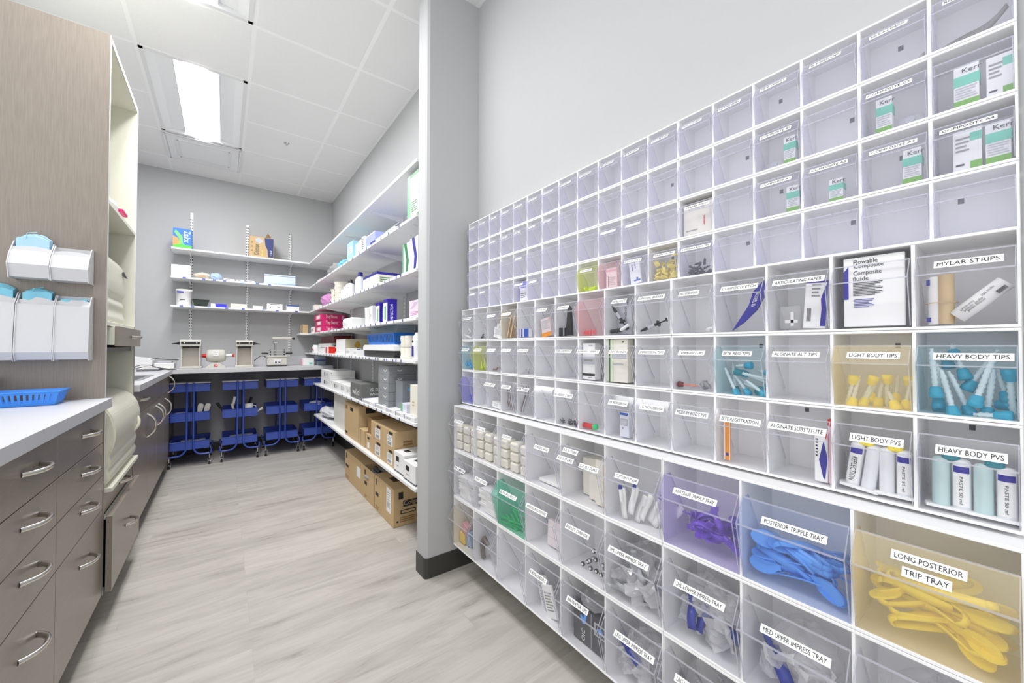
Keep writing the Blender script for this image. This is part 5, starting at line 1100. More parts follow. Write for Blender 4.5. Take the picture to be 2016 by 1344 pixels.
bits('temp_tip', 'grey and rust coloured mixing tip in the tempbond tips bin', 'small tips in the tempbond bin', C('tip_grey', 150, 150, 158), 5, (1.03, 1.06, 0.51, 0.545, zm[1], zm[1]+0.012), 0.006, 0.022, 'tube', 'tip')
mixing_tip('small rust-red tip with orange stem in the tempbond tips bin', None, (0.594, zm[1]+0.010), (0.545, zm[1]+0.009), 1.036, C('rust', 110, 40, 35), 0.0085, C('salmon', 215, 130, 110), 0.016, 0.003)
bits('beige_cap', 'tiny brown and white cap in the third bin of the middle row', 'tiny caps in the third bin', C('cap_brown', 150, 125, 115), 16, b('mid', 1, 2, 0.10), 0.005, 0.009, 'cyl', 'cap')
bits('dark_speck_capsule', 'tiny grey capsule in the fifth bin of the middle row', 'tiny grey capsules in the fifth bin', GREY, 8, (1.03, 1.05, 1.23, 1.30, zm[1], zm[1]+0.03), 0.003, 0.006, 'cyl', 'capsule')
bits('bonding_tube', 'thin white tube with black cap in the pier-end bin, upper medium row', 'thin tubes in the pier-end bin', PAPER, 5, b('mid', 0, 0, 0.25), 0.004, 0.055, 'tube', 'tube')
bits('black_cap_vial', 'tiny black capsule in the second bin, upper medium row', 'black capsules in the second bin', BLACK, 7, b('mid', 0, 1, 0.25), 0.0045, 0.010, 'cyl', 'capsule')
for i in range(3): cbox('paper_packet', 'white paper packet in the third bin, upper medium row', 'packet', (1.03+0.009*i, 1.037+0.009*i, 1.470, 1.535-0.006*i, zm[0], zm[0]+0.05+0.016*i), PAPER, [('f', 'l', 0.2, 0.8, 0.3, 0.8, 4, LGREY)], 'white packets in the third bin', rot=(0.2, 0, 0))
rn = random.Random(8)
for i in range(12):
    y = 1.375+0.006*i; m = MB((1.03+0.002*(i % 4), y, zm[0])); x = 1.03+0.006*(i % 4); m.box(x, x+0.0018, y-0.004, y+0.004, zm[0]+0.002, zm[0]+0.105, C('birch', 222, 190, 150) if i % 3 else C('birch_dark', 150, 105, 70), 0.0006)
    ob = m.build('wooden_stick', loc=m.o); ob.rotation_euler = (0.32, 0, 0); tag(ob, 'flat wooden stick leaning in the brown-tinted fourth bin', 'wooden stick', 'wooden sticks in the fourth bin')
cbox('blue_carton', 'small blue and white box in the fifth bin, upper medium row', 'box', (1.03, 1.05, 1.268, 1.338, zm[0], zm[0]+0.036), PAPER, [('f', 'r', 0, 0.18, 0, 1, NAVY), ('f', 'r', 0.30, 0.42, 0, 1, NAVY), ('f', 'r', 0.62, 1, 0, 1, C('mid_blue', 50, 90, 180)), ('f', 'r', 0.55, 0.62, 0, 1, C('mid_blue', 50, 90, 180))])
cbox('strip_box', 'pinkish white packet with orange base in the sixth bin', 'packet', (1.03, 1.05, 1.125, 1.180, zm[0], zm[0]+0.075), C('pinkish', 225, 210, 212), [('f', 'r', 0, 1, 0, 0.22, ORNG), ('f', 'l', 0.1, 0.9, 0.4, 0.9, 5, LGREY)], rot=(-0.18, 0, 0))
m = MB((1.04, 1.03, zm[0])); m.prism([(1.020, zm[0]+0.002), (1.052, zm[0]+0.002), (1.040, zm[0]+0.115), (1.028, zm[0]+0.105)], 0, 1.034, 1.045, BLACK); single('black_guard', m, 'tall black tapered piece in the seventh bin, upper medium row', 'guard')
cbox('black_block', 'small black box beside the tapered piece in the seventh bin', 'box', (1.034, 1.05, 1.058, 1.095, zm[0], zm[0]+0.032), BLACK, [('f', 'r', 0.85, 1, 0, 1, LGREY)])
# lower medium row
bits('violet_clip', 'violet plastic piece in the violet pier-end bin', 'violet pieces in the pier-end bin', VIOL, 12, b('mid', 2, 0, 0.30), 0.004, 0.026, 'rag')
cbox('folded_cloth', 'white folded sheet in the third bin, lower medium row', 'sheet', (1.03, 1.06, 1.462, 1.545, zm[2], zm[2]+0.028), PAPER, [('f', 'l', 0.2, 0.6, 0.3, 0.8, 2, LGREY)], rot=(0.1, 0, 0))
for i in range(6):
    m = MB((1.03+0.004*i, 1.378+0.013*i, zm[2])); x = 1.03+0.005*i; y = 1.378+0.013*i
    m.ribbon([(x, y+0.016, zm[2]+0.100), (x, y+0.006, zm[2]+0.045), (x, y-0.006, zm[2]+0.012), (x, y-0.012, zm[2]+0.010)], 0.006, 0.004, C('umber', 120, 100, 88) if i % 2 else LGREY, (1, 0, 0)); single('matrix_band', m, 'dark curved band hanging in the fourth bin, lower medium row', 'band', 'dark bands in the fourth bin')
for i in range(3):
    m = MB((1.02, 1.30+0.012*i, zm[2])); x = 1.026+0.006*i; y = 1.262+0.012*i
    m.ribbon([(x-0.012, y-0.012, zm[2]+0.130), (x, y+0.010, zm[2]+0.085), (x+0.004, y+0.040, zm[2]+0.030), (x+0.004, y+0.045, zm[2]+0.008)], 0.012, 0.0012, C('umber', 120, 100, 88) if i % 2 else LGREY, (1, 0, 0)); single('matrix_strip', m, 'long grey brown strip leaning out of the fifth bin', 'strip', 'strips leaning in the fifth bin')
bits('black_coil', 'tiny black and clear coil in the seventh bin, lower medium row', 'black coils in the seventh bin', C('coil', 60, 45, 60), 12, b('mid', 2, 6, 0.10), 0.0022, 0.012, 'coil', 'coil')
m = MB((1.04, 0.94, zm[2])); m.cyl((1.04, 0.963, zm[2]+0.010), (1.04, 0.918, zm[2]+0.010), 0.0095, mat=RED, n=8); single('red_marker', m, 'red barrel-shaped piece in the eighth bin, lower medium row', 'plastic piece')
m = MB((1.035, 0.90, zm[2])); m.lathe([(0.006, -0.010), (0.011, -0.008), (0.011, 0.006), (0.006, 0.010)], GRN, (1.032, 0.905, zm[2]+0.013), (0.8, -0.5, 0.2), 6); single('green_marker', m, 'green hexagonal piece in the eighth bin, lower medium row', 'plastic piece')
cbox('microbrush_box', 'white dispenser box with blue top in the sm microbrush bin', 'box', (1.03, 1.05, 0.765, 0.800, zm[2], zm[2]+0.078), C('pearl', 215, 217, 228), [('f', 'r', 0.02, 0.9, 0.90, 1.0, C('mid_blue', 50, 90, 180)), ('f', 'r', 0.12, 0.85, 0.48, 0.75, GREY), ('f', 'r', 0.16, 0.81, 0.50, 0.73, LGREY), ('f', 'r', 0.3, 0.4, 0.35, 0.38, INK)])
cbox('registration_stick', 'orange and white upright stick in the bite registration bin', 'stick', (1.035, 1.043, 0.462, 0.476, zm[2], zm[2]+0.110), ORNG, [('f', 'r', 0.0, 0.12, 0, 1, PAPER), ('f', 'r', 0.25, 0.75, 0.10, 0.17, NAVY), ('f', 'r', 0.9, 1.0, 0, 1, PAPER)])
cbox('alginate_carton', 'narrow white box with dark blue diamond in the alginate substitute bin', 'box', (1.03, 1.06, 0.262, 0.285, zm[2], zm[2]+0.105), PAPER, [('f', 'p', [(0.35, 0.45), (0.7, 0.85), (1, 0.5), (0.8, 0.06), (0.65, 0.1)], NAVY), ('f', 'l', 0.1, 0.3, 0.5, 0.9, 6, INK), ('f', 'r', 0.85, 1, 0.88, 1, RED)])
m = MB((1.05, 0.262, zm[2])); m.box(1.032, 1.05, 0.250, 0.261, zm[2]+0.001, zm[2]+0.122, LPINK, 0.001); m.box(1.030, 1.051, 0.249, 0.262, zm[2]+0.122, zm[2]+0.136, RED, 0.001); single('red_capped_box', m, 'slim pink pack with red top behind the alginate carton', 'box')

# --- large rows ------------------------------------------------------
XB0 = 0.985; zb = {r: BLOCKS['bot']['z'][r+1]+0.011 for r in range(3)}
def roll_stack(label, c, r, n, seed, mat=CREAMP):
    x0, x1, y0, y1, z0, z1 = b('bot', r, c, 0.55); rn2 = random.Random(seed)
    for i in range(n):
        k = i % 3; l = i//3; m = MB((0, 0, 0)); m.box(-0.030, 0.030, -0.026, 0.026, 0.0005, 0.040, mat, 0.007)
        ob = m.build('gauze_pack', loc=(x0+0.03, y0+0.012+(y1-y0-0.02)*(k/2), z0+0.042*l)); ob.rotation_euler = (0, 0, rn2.uniform(-.06, .06)); tag(ob, label, 'gauze pack', label.replace('cream ', '')+'s')
roll_stack('cream cotton pack in the pier-end bin, upper large row', 0, 0, 9, 1); roll_stack('cream gauze pack in the second bin, upper large row', 1, 0, 9, 2); roll_stack('cream wrapped pack in the third bin, upper large row', 2, 0, 9, 3)
for i in range(3): cbox('suture_box', 'tall cream suture box standing in the three-label suture bin', 'box', (XB0+0.02+0.02*i, XB0+0.07+0.02*i, 0.842+0.046*i, 0.882+0.046*i, zb[0], zb[0]+0.150-0.01*i), CREAMP, [('s', 'r', 0, 1, 0, 0.02, LGREY), ('f', 'r', 0.9, 1, 0, 1, TAN)], 'suture boxes in the three-label bin')
cbox('flat_box', 'flat white box on the floor of the fourth bin, upper large row', 'box', (XB0+0.02, XB0+0.12, 1.03, 1.17, zb[0], zb[0]+0.012), PAPER)
def pouch(label, group, y, z, x, ang, L, w, cap=None, n=1, sheath=BAG):
    t = thing('sterile_pouch', label, 'pouch', (x, y, z), (ang, 0, 0), group)
    m = MB(); nn = 8; m.ribbon([(0.004*math.sin(3*i/nn), 0.003*math.sin(5*i/nn), L*i/nn) for i in range(nn+1)], [w*(0.85+0.15*math.sin(math.pi*i/nn)) for i in range(nn+1)], 0.006, PAPER if n else sheath, (0, 1, 0)); m.build('paper_sleeve', t)
    if cap:
        m = MB(); m.cyl((-0.006, 0.0, L*0.55), (-0.006, 0.0, L*0.98), 0.005, 0.006, PAPER, 8); m.cyl((-0.006, 0, L*0.98), (-0.006, 0, L*1.10), 0.006, 0.005, cap, 8); m.build('stick_end', t)
for i, (y, a_, z_) in enumerate([(0.765, -0.2, 0.02), (0.735, -0.35, 0.01), (0.700, -0.5, 0.0), (0.680, -0.65, 0.0), (0.785, 0.15, 0.0), (0.750, -0.3, 0.0), (0.715, -0.45, 0.01), (0.67, -0.55, 0.005)]):
    pouch('white paper pouch with a blue-ended swab in the cotton tip bin', 'swab pouches in the cotton tip bin', y-0.03, zb[0]+z_, XB0+0.012+0.012*(i % 4), -a_*1.0, 0.09, 0.020, NAVY if i % 2 == 0 else None)
def flat_pile(label, c, r, n, th, mat=PAPER, seed=1, wid=0.7):
    x0, x1, y0, y1, z0, z1 = b('bot', r, c, 0.5); rn2 = random.Random(seed); cy = (y0+y1)/2; ww = (y1-y0)*wid
    for i in range(n):
        m = MB(); m.prism([(-ww/2, 0.0006), (ww/2, 0.0006), (ww/2*0.96, th), (0, th*1.25), (-ww/2*0.96, th)], 0, -0.034, 0.034, mat)
        ob = m.build('folded_sheet', loc=(x0+0.035, cy+rn2.uniform(-.008, .008), z0+i*th*1.02)); ob.rotation_euler = (rn2.uniform(-.05, .05), 0, rn2.uniform(-.1, .1)); tag(ob, label, 'folded sheet', label.split(' in ')[0]+'s in '+label.split(' in ')[1])
flat_pile('folded white bib in the pier-end bin of the middle large row', 0, 1, 12, 0.0085, PAPER, 3, 0.85)
flat_pile('folded white cover in the second bin of the middle large row', 1, 1, 9, 0.011, PAPER, 4, 0.85)
x0, x1, y0, y1, z0, z1 = b('bot', 1, 2, 0.35); rn = random.Random(6)
for i in range(16):
    f = i/15; m = MB(); L = rn.uniform(0.07, 0.10); m.tube([(0, -L/2, 0.004), (0.003, 0, 0.006), (0, L/2, 0.004)], 0.0045, GRN, 7)
    ob = m.build('green_stick', loc=(rn.uniform(x0, x0+0.05), rn.uniform(y0+0.03, y1-0.03), z0+0.004+0.062*f*rn.random())); ob.rotation_euler = (rn.uniform(0.0, 0.45), 0, rn.uniform(-.4, .4)); tag(ob, 'bright green plastic stick in the green bin of the middle large row', 'plastic stick', 'green sticks in the green bin')
cbox('pink_white_pack', 'pale pinkish pack in the fourth bin of the middle large row', 'pack', (XB0+0.03, XB0+0.09, 1.035, 1.135, zb[1], zb[1]+0.095), C('blush', 238, 228, 230), [('f', 'r', 0, 1, 0.35, 0.36, LGREY)], rot=(0, 0.06, 0))
rn = random.Random(7)
for i in range(13):
    y = rn.uniform(0.835, 0.945); z = zb[1]+0.011+rn.uniform(0, 0.09)*(0.4+0.6*(y < 0.9)); t = thing('irrigation_syringe', 'clear syringe end with dark plunger lying in the bullet syringe bin', 'syringe', (XB0+0.012+0.012*(i % 3), y, z), (0, 0, 0), 'syringes in the bullet syringe bin')
    m = MB(); m.cyl((0, 0, 0), (0.07, 0.012, 0.0), 0.0085, mat=BAG, n=12); m.build('barrel', t)
    m = MB(); m.cyl((-0.002, 0, 0), (0.004, 0.0, 0.0), 0.0075, mat=DGREY if i % 2 else BLACK, n=12); m.cyl((-0.004, 0, 0), (-0.002, 0, 0), 0.004, mat=PAPER, n=10); m.build('plunger', t)
# bagged impression trays
DBLUE = C('tray_blue', 42, 58, 150, 0.35)
def imp_tray(label, loc, rot, mat=DBLUE, s=1.0):
    t = thing('impression_tray', label, 'impression tray', loc, rot)
    m = MB(); n = 12
    for R_ in (0.034, 0.017): m.ribbon([(R_*s*math.cos(a), R_*s*1.15*math.sin(a), 0.010*s) for a in [math.pi*i/n for i in range(n+1)]], 0.020*s, 0.002, mat)
    vs = []; 
    for i in range(n+1):
        a = math.pi*i/n
        for R_ in (0.034, 0.017):
            for z in (0.0, 0.002): vs.append((R_*s*math.cos(a), R_*s*1.15*math.sin(a), z))
    fs = []
    for i in range(n):
        k = i*4; fs += [[k, k+4, k+6, k+2], [k+1, k+3, k+7, k+5]]
    m.add(vs, fs, mat); m.build('arch', t)
    m = MB(); m.box(-0.008*s, 0.008*s, 0.037*s, 0.072*s, 0.004, 0.012*s, mat, 0.003)
    for k in range(5): m.box(-0.0085*s, 0.0085*s, (0.042+0.006*k)*s, (0.044+0.006*k)*s, 0.003, 0.0125*s, mat)
    m.build('handle', t)
def bag(label, c, rad, seed, open_top=True):
    m = MB(c); m.blob(c, rad, BAG, seed, 0.16, 16, 10, 2.6); single('clear_bag', m, label, 'bag')
LB = {5: 'small upper', 6: 'small lower', 7: 'medium upper'}
def bagged(c, r, nm, blue, seed):
    y1 = Y0-0.2*c; y0_ = y1-0.2; cy = (y0_+y1)/2; z0 = zb[r]
    bag('crinkled clear bag of trays in the %s impression tray bin' % nm, (1.045, cy, z0+0.088), (0.046, 0.068, 0.066), seed)
    for k, (dy, dz, rx, ry, rz) in enumerate(blue):
        imp_tray('%s plastic impression tray in the %s bin, %s' % (('dark blue', nm, ('left', 'middle', 'right', 'rear')[k])), (1.02+0.012*k, cy+dy, z0+dz), (rx, ry, rz), DBLUE, 1.35 if c == 7 else 1.1)
bagged(6, 1, 'small lower', [(0.045, 0.03, 1.4, 0, 0.2), (0.012, 0.03, 1.5, 0, -0.3), (-0.045, 0.012, 0.9, 0.3, 1.2)], 21)
bagged(5, 2, 'large upper', [(0.03, 0.05, 0.9, 0.2, 0.9)], 22)
bagged(7, 1, 'medium upper', [(0.045, 0.02, 1.2, 0.2, 0.5)], 23)
y1 = Y0-0.2*5; 
for i in range(5):
    imp_tray('pale grey impression tray in the small upper bin, %s' % ('bottom left', 'bottom right', 'centre', 'upper left', 'upper right')[i], (1.01+0.01*i, y1-0.1+(0.045, -0.04, 0.0, 0.03, -0.03)[i], zb[1]+(0.012, 0.012, 0.055, 0.085, 0.08)[i]), ((0.3, -0.4, 0.8, 1.0, 0.5)[i], 0.2, (1.2, -0.6, 0.3, 2.2, -1.5)[i]), C('tray_grey', 178, 180, 184, 0.35))
bag('crinkled clear bag over the pale trays in the small upper bin', (1.06, y1-0.1, zb[1]+0.100), (0.046, 0.068, 0.066), 24)
for i in range(3):
    imp_tray('grey impression tray in the large lower bin, %s' % ('left', 'middle', 'right')[i], (1.03, Y0-0.2*6-0.1+(0.04, 0.0, -0.045)[i], zb[2]+0.05+0.03*i), (0.6+0.3*i, 0.2, 0.5*i), C('tray_grey', 178, 180, 184, 0.35))
bag('crinkled clear bag in the large lower impression tray bin', (1.05, Y0-0.2*6-0.1, zb[2]+0.105), (0.046, 0.068, 0.070), 25)
bag('crinkled clear bag in the cut-off bin under the yellow trays', (1.05, Y0-0.2*8-0.1, zb[1]+0.095), (0.046, 0.068, 0.066), 26)
# lowest row, pier end
def sponge(label, y, z, mat, w, h, rx, x=XB0+0.012):
    m = MB(); m.box(0, 0.03, -w/2, w/2, 0.001, h, mat, 0.004); ob = m.build('foam_pad', loc=(x, y, z)); ob.rotation_euler = (rx, 0, 0); tag(ob, label, 'foam pad')
sponge('pale pink pad in the lowest bin beside the pier', 1.76, zb[2]+0.055, C('dusty_pink', 205, 150, 165), 0.05, 0.055, 0.3)
sponge('yellow pad in the lowest bin beside the pier', 1.775, zb[2], C('soft_yellow', 235, 205, 110), 0.055, 0.055, 0.05)
sponge('pale blue pad in the lowest bin beside the pier', 1.72, zb[2], C('soft_blue', 150, 175, 215), 0.042, 0.075, -0.15, XB0+0.02)
bag('clear bag of brownish pieces in the lowest row, second bin from the pier', (1.04, Y0-0.3, zb[2]+0.08), (0.046, 0.066, 0.056), 31)
m = MB((1.02, Y0-0.3, zb[2])); m.tube([(1.01, 1.585, zb[2]+0.006), (1.005, 1.59, zb[2]+0.08), (1.0, 1.565, zb[2]+0.11), (1.0, 1.53, zb[2]+0.09)], 0.011, C('smoke_brown', 110, 98, 92)); single('brown_tube', m, 'curved brown tube in the second bin of the lowest row', 'tube')
for i in range(3): cbox('explorer_packet', 'white paper packet leaning in the explorers bin', 'packet', (XB0+0.01+0.012*i, XB0+0.018+0.012*i, 1.05+0.03*i, 1.11+0.03*i, zb[2], zb[2]+0.115), PAPER if i != 1 else LGREY, [('f', 'l', 0.15, 0.85, 0.2, 0.8, 7, GREY)], 'packets in the explorers bin', rot=(-0.35, 0, 0))
cbox('dark_glove_box', 'dark grey box with pale blue hand print in the air water tips bin', 'box', (XB0+0.015, XB0+0.08, 0.822, 0.978, zb[2], zb[2]+0.118), DGREY, [('f', 'p', [(0.28, 0.55), (0.36, 0.60), (0.40, 0.92), (0.34, 0.93), (0.30, 0.72), (0.24, 0.80), (0.20, 0.74)], SKY), ('f', 'r', 0.52, 0.53, 0, 1, LGREY), ('f', 'r', 0.62, 0.92, 0.50, 0.85, LGREY), ('f', 'r', 0.65, 0.89, 0.54, 0.81, DGREY), ('f', 'p', [(0.72, 0.60), (0.82, 0.60), (0.85, 0.70), (0.78, 0.78), (0.71, 0.72)], SKY), ('f', 't', 0.30, 0.25, 0.016, 'OIC', PAPER, 90)])
bag('clear bag on top of the dark box in the air water tips bin', (1.03, 0.90, zb[2]+0.150), (0.042, 0.062, 0.024), 33)

# loose clear wrappers around the trays: folded film, one object per wrapper
WRAP = clear('wrapper_film', (0.99, 0.99, 0.993), 0.42, (0.98, 0.98, 1.0), 3.5)
def wrapper(label, c, w, h, seed, group):
    rn3 = random.Random(seed); n = 7; vs = []; k = 0.013
    for i in range(n+1):
        for j in range(n+1):
            vs.append((rn3.uniform(-k, k)+0.012*math.sin(i*1.3+seed), (i/n-0.5)*w+rn3.uniform(-.004, .004), (j/n)*h+rn3.uniform(-.004, .004)))
    m_ = (n+1)*(n+1); back = [(x+0.0012, y, z) for x, y, z in vs]; fs = []
    for i in range(n):
        for j in range(n):
            a = i*(n+1)+j; fs += [[a, a+n+1, a+n+2], [a, a+n+2, a+1], [m_+a, m_+a+n+2, m_+a+n+1], [m_+a, m_+a+1, m_+a+n+2]]
    m = MB(); m.add(vs+back, fs, WRAP); ob = m.build('film_wrapper', loc=c); ob.rotation_euler = (rn3.uniform(-.6, .6), rn3.uniform(-.3, .3), rn3.uniform(-.25, .25)); tag(ob, label, 'wrapper', group)
for (c, r, n_, nm) in ((5, 1, 5, 'small upper'), (6, 1, 5, 'small lower'), (7, 1, 3, 'medium upper'), (5, 2, 5, 'large upper'), (6, 2, 4, 'large lower'), (8, 1, 3, 'cut-off')):
    yc = Y0-0.2*c-0.1
    for i in range(n_):
        wrapper('crumpled clear wrapper in the %s impression tray bin' % nm, (0.995+0.012*i, yc+(-0.04, 0.035, 0.0, -0.03, 0.03)[i], zb[r]+(0.018, 0.022, 0.05, 0.072, 0.080)[i]), 0.085, 0.068, 100+c*10+r*3+i, 'wrappers in the %s bin' % nm)
# ================================================================ STOCK ON THE BACK ROOM SHELVES
z1, z2, z3, z4, z5, z6, z7 = [v+0.0004 for v in (2.222, 1.920, 1.620, 1.352, 1.115, 0.772, 0.420)]
DG = C('glove_green', 45, 125, 75); LG = C('soft_green', 120, 185, 140); SLATE = C('carton_grey', 112, 114, 112, 0.6); SMOKE = C('carton_silver', 150, 154, 158, 0.5)
def carton_items(tag_=True, txt=None):
    it = [('f', 'r', 0.06, 0.16, 0.78, 0.92, INK), ('f', 'r', 0.08, 0.26, 0.46, 0.54, INK), ('f', 'l', 0.06, 0.26, 0.06, 0.16, 2, CARDD)]
    return it
# second shelf
cbox('glove_carton', 'green and white carton beside the pier on the second shelf, lower of two', 'box', (0.86, 1.04, 2.03, 2.19, z2, z2+0.128), PAPER, [('f', 'r', 0, 1, 0.0, 0.15, DG), ('f', 'r', 0, 0.3, 0, 1, LG), ('s', 'r', 0, 1, 0.0, 1, LG), ('f', 'l', 0.35, 0.9, 0.3, 0.8, 5, DG)])
cbox('glove_carton', 'green and white carton beside the pier on the second shelf, upper of two', 'box', (0.86, 1.04, 2.03, 2.19, z2+0.129, z2+0.262), PAPER, [('f', 'r', 0, 1, 0.85, 1.0, DG), ('f', 'r', 0, 0.25, 0, 1, LG), ('s', 'r', 0, 1, 0.0, 1, LG), ('f', 'l', 0.3, 0.9, 0.2, 0.7, 5, LGREY)])
cbox('flat_box', 'long flat white box at the edge of the second shelf', 'box', (0.845, 0.99, 2.36, 2.74, z2, z2+0.020), PAPER, [('f', 'r', 0, 1, 0, 0.15, LGREY)])
cbox('violet_box', 'pale violet box lying slanted on the second shelf', 'box', (0.86, 1.02, 2.80, 3.02, z2, z2+0.10), C('pale_violet', 165, 175, 235), [('f', 'r', 0.5, 1, 0, 0.35, NAVY), ('f', 'r', 0, 1, 0.93, 1, PAPER)])
for i, (ya_, mt, lb) in enumerate([(3.07, PAPER, 'thin white pack with dark lettering beside the violet box'), (3.16, CREAMP, 'cream pack standing on the second shelf, between the white packs'), (3.25, PAPER, 'thin white pack beside the pale blue box on the second shelf')]):
    cbox('standing_pack', lb, 'pack', (0.86, 0.98, ya_, ya_+0.06, z2, z2+0.125-0.008*i), mt, [('f', 'l', 0.1, 0.9, 0.2, 0.9, 6, DGREY if i == 0 else LGREY), ('f', 'r', 0.1, 0.9, 0.02, 0.15, SKY if i == 2 else LGREY)])
cbox('pale_blue_box', 'tall pale blue box on the second shelf', 'box', (0.86, 1.0, 3.40, 3.58, z2, z2+0.165), C('ice_blue', 170, 220, 240), [('f', 'r', 0.3, 0.9, 0.4, 0.75, PAPER), ('f', 'l', 0.35, 0.85, 0.45, 0.7, 3, GREY), ('f', 'r', 0.5, 1.0, 0.0, 0.12, NAVY)])
m = MB((0.93, 3.92, z2)); m.blob((0.93, 3.92, z2+0.052), (0.065, 0.13, 0.045), C('cyan_film', 110, 195, 230), 7, 0.12); single('blue_bag', m, 'bright cyan bag lying on the second shelf', 'bag')
m = MB((0.95, 4.5, z2)); m.blob((0.97, 4.45, z2+0.085), (0.085, 0.27, 0.070), BAG, 8, 0.15, 14, 9); single('clear_bag', m, 'large crinkled clear bag on the second shelf near the back corner', 'bag')
m = MB((0.93, 5.0, z2)); m.blob((0.95, 4.98, z2+0.042), (0.075, 0.16, 0.034), C('film_pink', 232, 215, 218), 9, 0.15, 14, 9); single('clear_bag', m, 'flat pinkish bag in the corner of the second shelf', 'bag')
# third shelf
for i, (ya_, lb) in enumerate([(2.045, 'white carton with navy and green swooshes beside the pier, nearer one'), (2.165, 'white carton with a green swoosh beside the pier, farther one')]):
    cbox('standing_carton', lb, 'box', (0.865, 1.03, ya_, ya_+0.11, z3, z3+0.195-0.01*i), C('milk_white', 228, 230, 240), [('f', 'p', [(0.45, 0), (0.7, 0), (0.9, 0.4), (0.55, 1), (0.2, 1), (0.55, 0.45)], NAVY if i == 0 else DG), ('f', 'r', 0.0, 0.2, 0, 1, PAPER if i == 0 else LG)])
cbox('navy_lid_box', 'white box with navy lid on the third shelf', 'box', (0.87, 1.06, 2.78, 3.12, z3, z3+0.105), CREAMP, [('f', 'r', 0, 1, 0.84, 1, NAVY), ('s', 'r', 0, 1, 0.84, 1, NAVY), ('t', 'r', 0, 1, 0, 1, NAVY), ('s', 'l', 0.1, 0.8, 0.3, 0.7, 3, DG)])
def bottle(label, x, y, z, r, h, mat, capm, sq=False):
    t = thing('bottle', label, 'bottle', (x, y, z)); m = MB(); m.lathe([(r, 0.001), (r, h*0.66), (r*0.75, h*0.76), (r*0.38, h*0.80), (r*0.38, h*0.86)], mat, n=16); m.build('bottle_body', t)
    m = MB(); m.lathe([(r*0.45, h*0.83), (r*0.45, h*0.98), (r*0.3, h)], capm, n=14); m.build('cap', t)
bottle('white round-shouldered bottle with black cap on the third shelf', 0.90, 3.62, z3, 0.042, 0.165, PAPER, BLACK)
bottle('white bottle with navy cap on the third shelf', 0.93, 3.42, z3, 0.042, 0.205, C('frost', 222, 228, 240), NAVY)
bottle('short white bottle on the third shelf beside the stacked tubs', 0.89, 3.76, z3, 0.036, 0.12, PAPER, PAPER)
for i in range(4):
    m = MB((0.93, 4.05+0.0, z3)); zz = z3+0.052*i; m.lathe([(0.062, zz-z3+0.001), (0.070, zz-z3+0.044), (0.073, zz-z3+0.050)], CREAMP, (0.935, 4.10, z3), n=18); m.box(0.864, 0.868, 4.09, 4.11, zz+0.02, zz+0.028, INK); single('stacked_tub', m, 'cream round tub in the tall stack on the third shelf', 'tub', 'stack of cream tubs on the third shelf')
for i in range(3):
    m = MB((0.93, 4.27, z3)); zz = z3+0.052*i; m.lathe([(0.058, zz-z3+0.001), (0.066, zz-z3+0.044), (0.069, zz-z3+0.050)], CREAMP, (0.935, 4.27, z3), n=18); m.box(0.868, 0.872, 4.26, 4.28, zz+0.02, zz+0.028, INK); single('stacked_tub', m, 'cream round tub in the shorter stack behind the tall one', 'tub', 'shorter stack of cream tubs on the third shelf')
m = MB((0.93, 4.75, z3)); m.blob((0.94, 4.72, z3+0.085), (0.070, 0.19, 0.075), C('orchid', 205, 140, 195), 12, 0.12); single('pink_bag', m, 'orchid pink bag on the third shelf near the back corner', 'bag')
cbox('cream_box', 'small cream box in the corner of the third shelf', 'box', (0.845, 0.93, 5.0, 5.12, z3, z3+0.062), CREAMP)
# fourth shelf
for i in range(3):
    cbox('tray_sleeve_box', ['magenta box lettered Tray Sleeves, bottom of three on the fourth shelf', 'magenta box lettered Tray Sleeves, middle of three on the fourth shelf', 'magenta box lettered Tray Sleeves, top of three on the fourth shelf'][i], 'box',
         (0.86-0.008*(i == 2), 1.10, 4.64, 5.04, z4+0.066*i, z4+0.0655+0.066*i), PINK, [('f', 'r', 0.25, 0.85, 0.2, 0.85, LPINK), ('f', 'r', 0.4, 0.75, 0.3, 0.7, PAPER), ('s', 't', 0.42, 0.5, 0.036, 'Tray Sleeves', PAPER, 0, 0.12), ('s', 'r', 0.85, 0.93, 0.2, 0.8, LGREY)])
cbox('white_case', 'white rounded box in front of the magenta boxes on the fourth shelf', 'box', (0.85, 1.0, 3.40, 3.68, z4, z4+0.085), PAPER, [('f', 'l', 0.1, 0.5, 0.2, 0.5, 2, LGREY)], bev=0.01)
m = MB((0.9, 3.05, z4)); m.lathe([(0.038, 0.001), (0.044, 0.125), (0.046, 0.132), (0.04, 0.134)], PAPER, (0.905, 3.04, z4), n=20); single('white_beaker', m, 'tall white tapered beaker on the fourth shelf', 'beaker')
cbox('slim_white_box', 'slim white box between the beaker and the dark blue cartons', 'box', (0.86, 0.94, 2.85, 2.93, z4, z4+0.135), PAPER, [('f', 'r', 0.12, 0.16, 0.1, 0.85, GREY), ('f', 'r', 0.84, 0.88, 0.1, 0.85, TAN), ('f', 'l', 0.35, 0.65, 0.4, 0.55, 2, GREY)])
for i, (ya_, lb) in enumerate([(2.69, 'dark blue and white carton lettered Reflection, farther of the pair'), (2.53, 'dark blue and white carton lettered Reflection, nearer of the pair')]):
    cbox('impression_carton', lb, 'box', (0.86, 0.925, ya_, ya_+0.08, z4, z4+0.145+0.008*i), C('royal_blue', 48, 32, 165), [('f', 'r', 0, 1, 0, 0.84, PAPER), ('f', 'r', 0.3, 0.7, 0.1, 0.7, LG), ('s', 't', 0.45, 0.45, 0.018, 'REFLECTION', PAPER, 90, 0.10)])
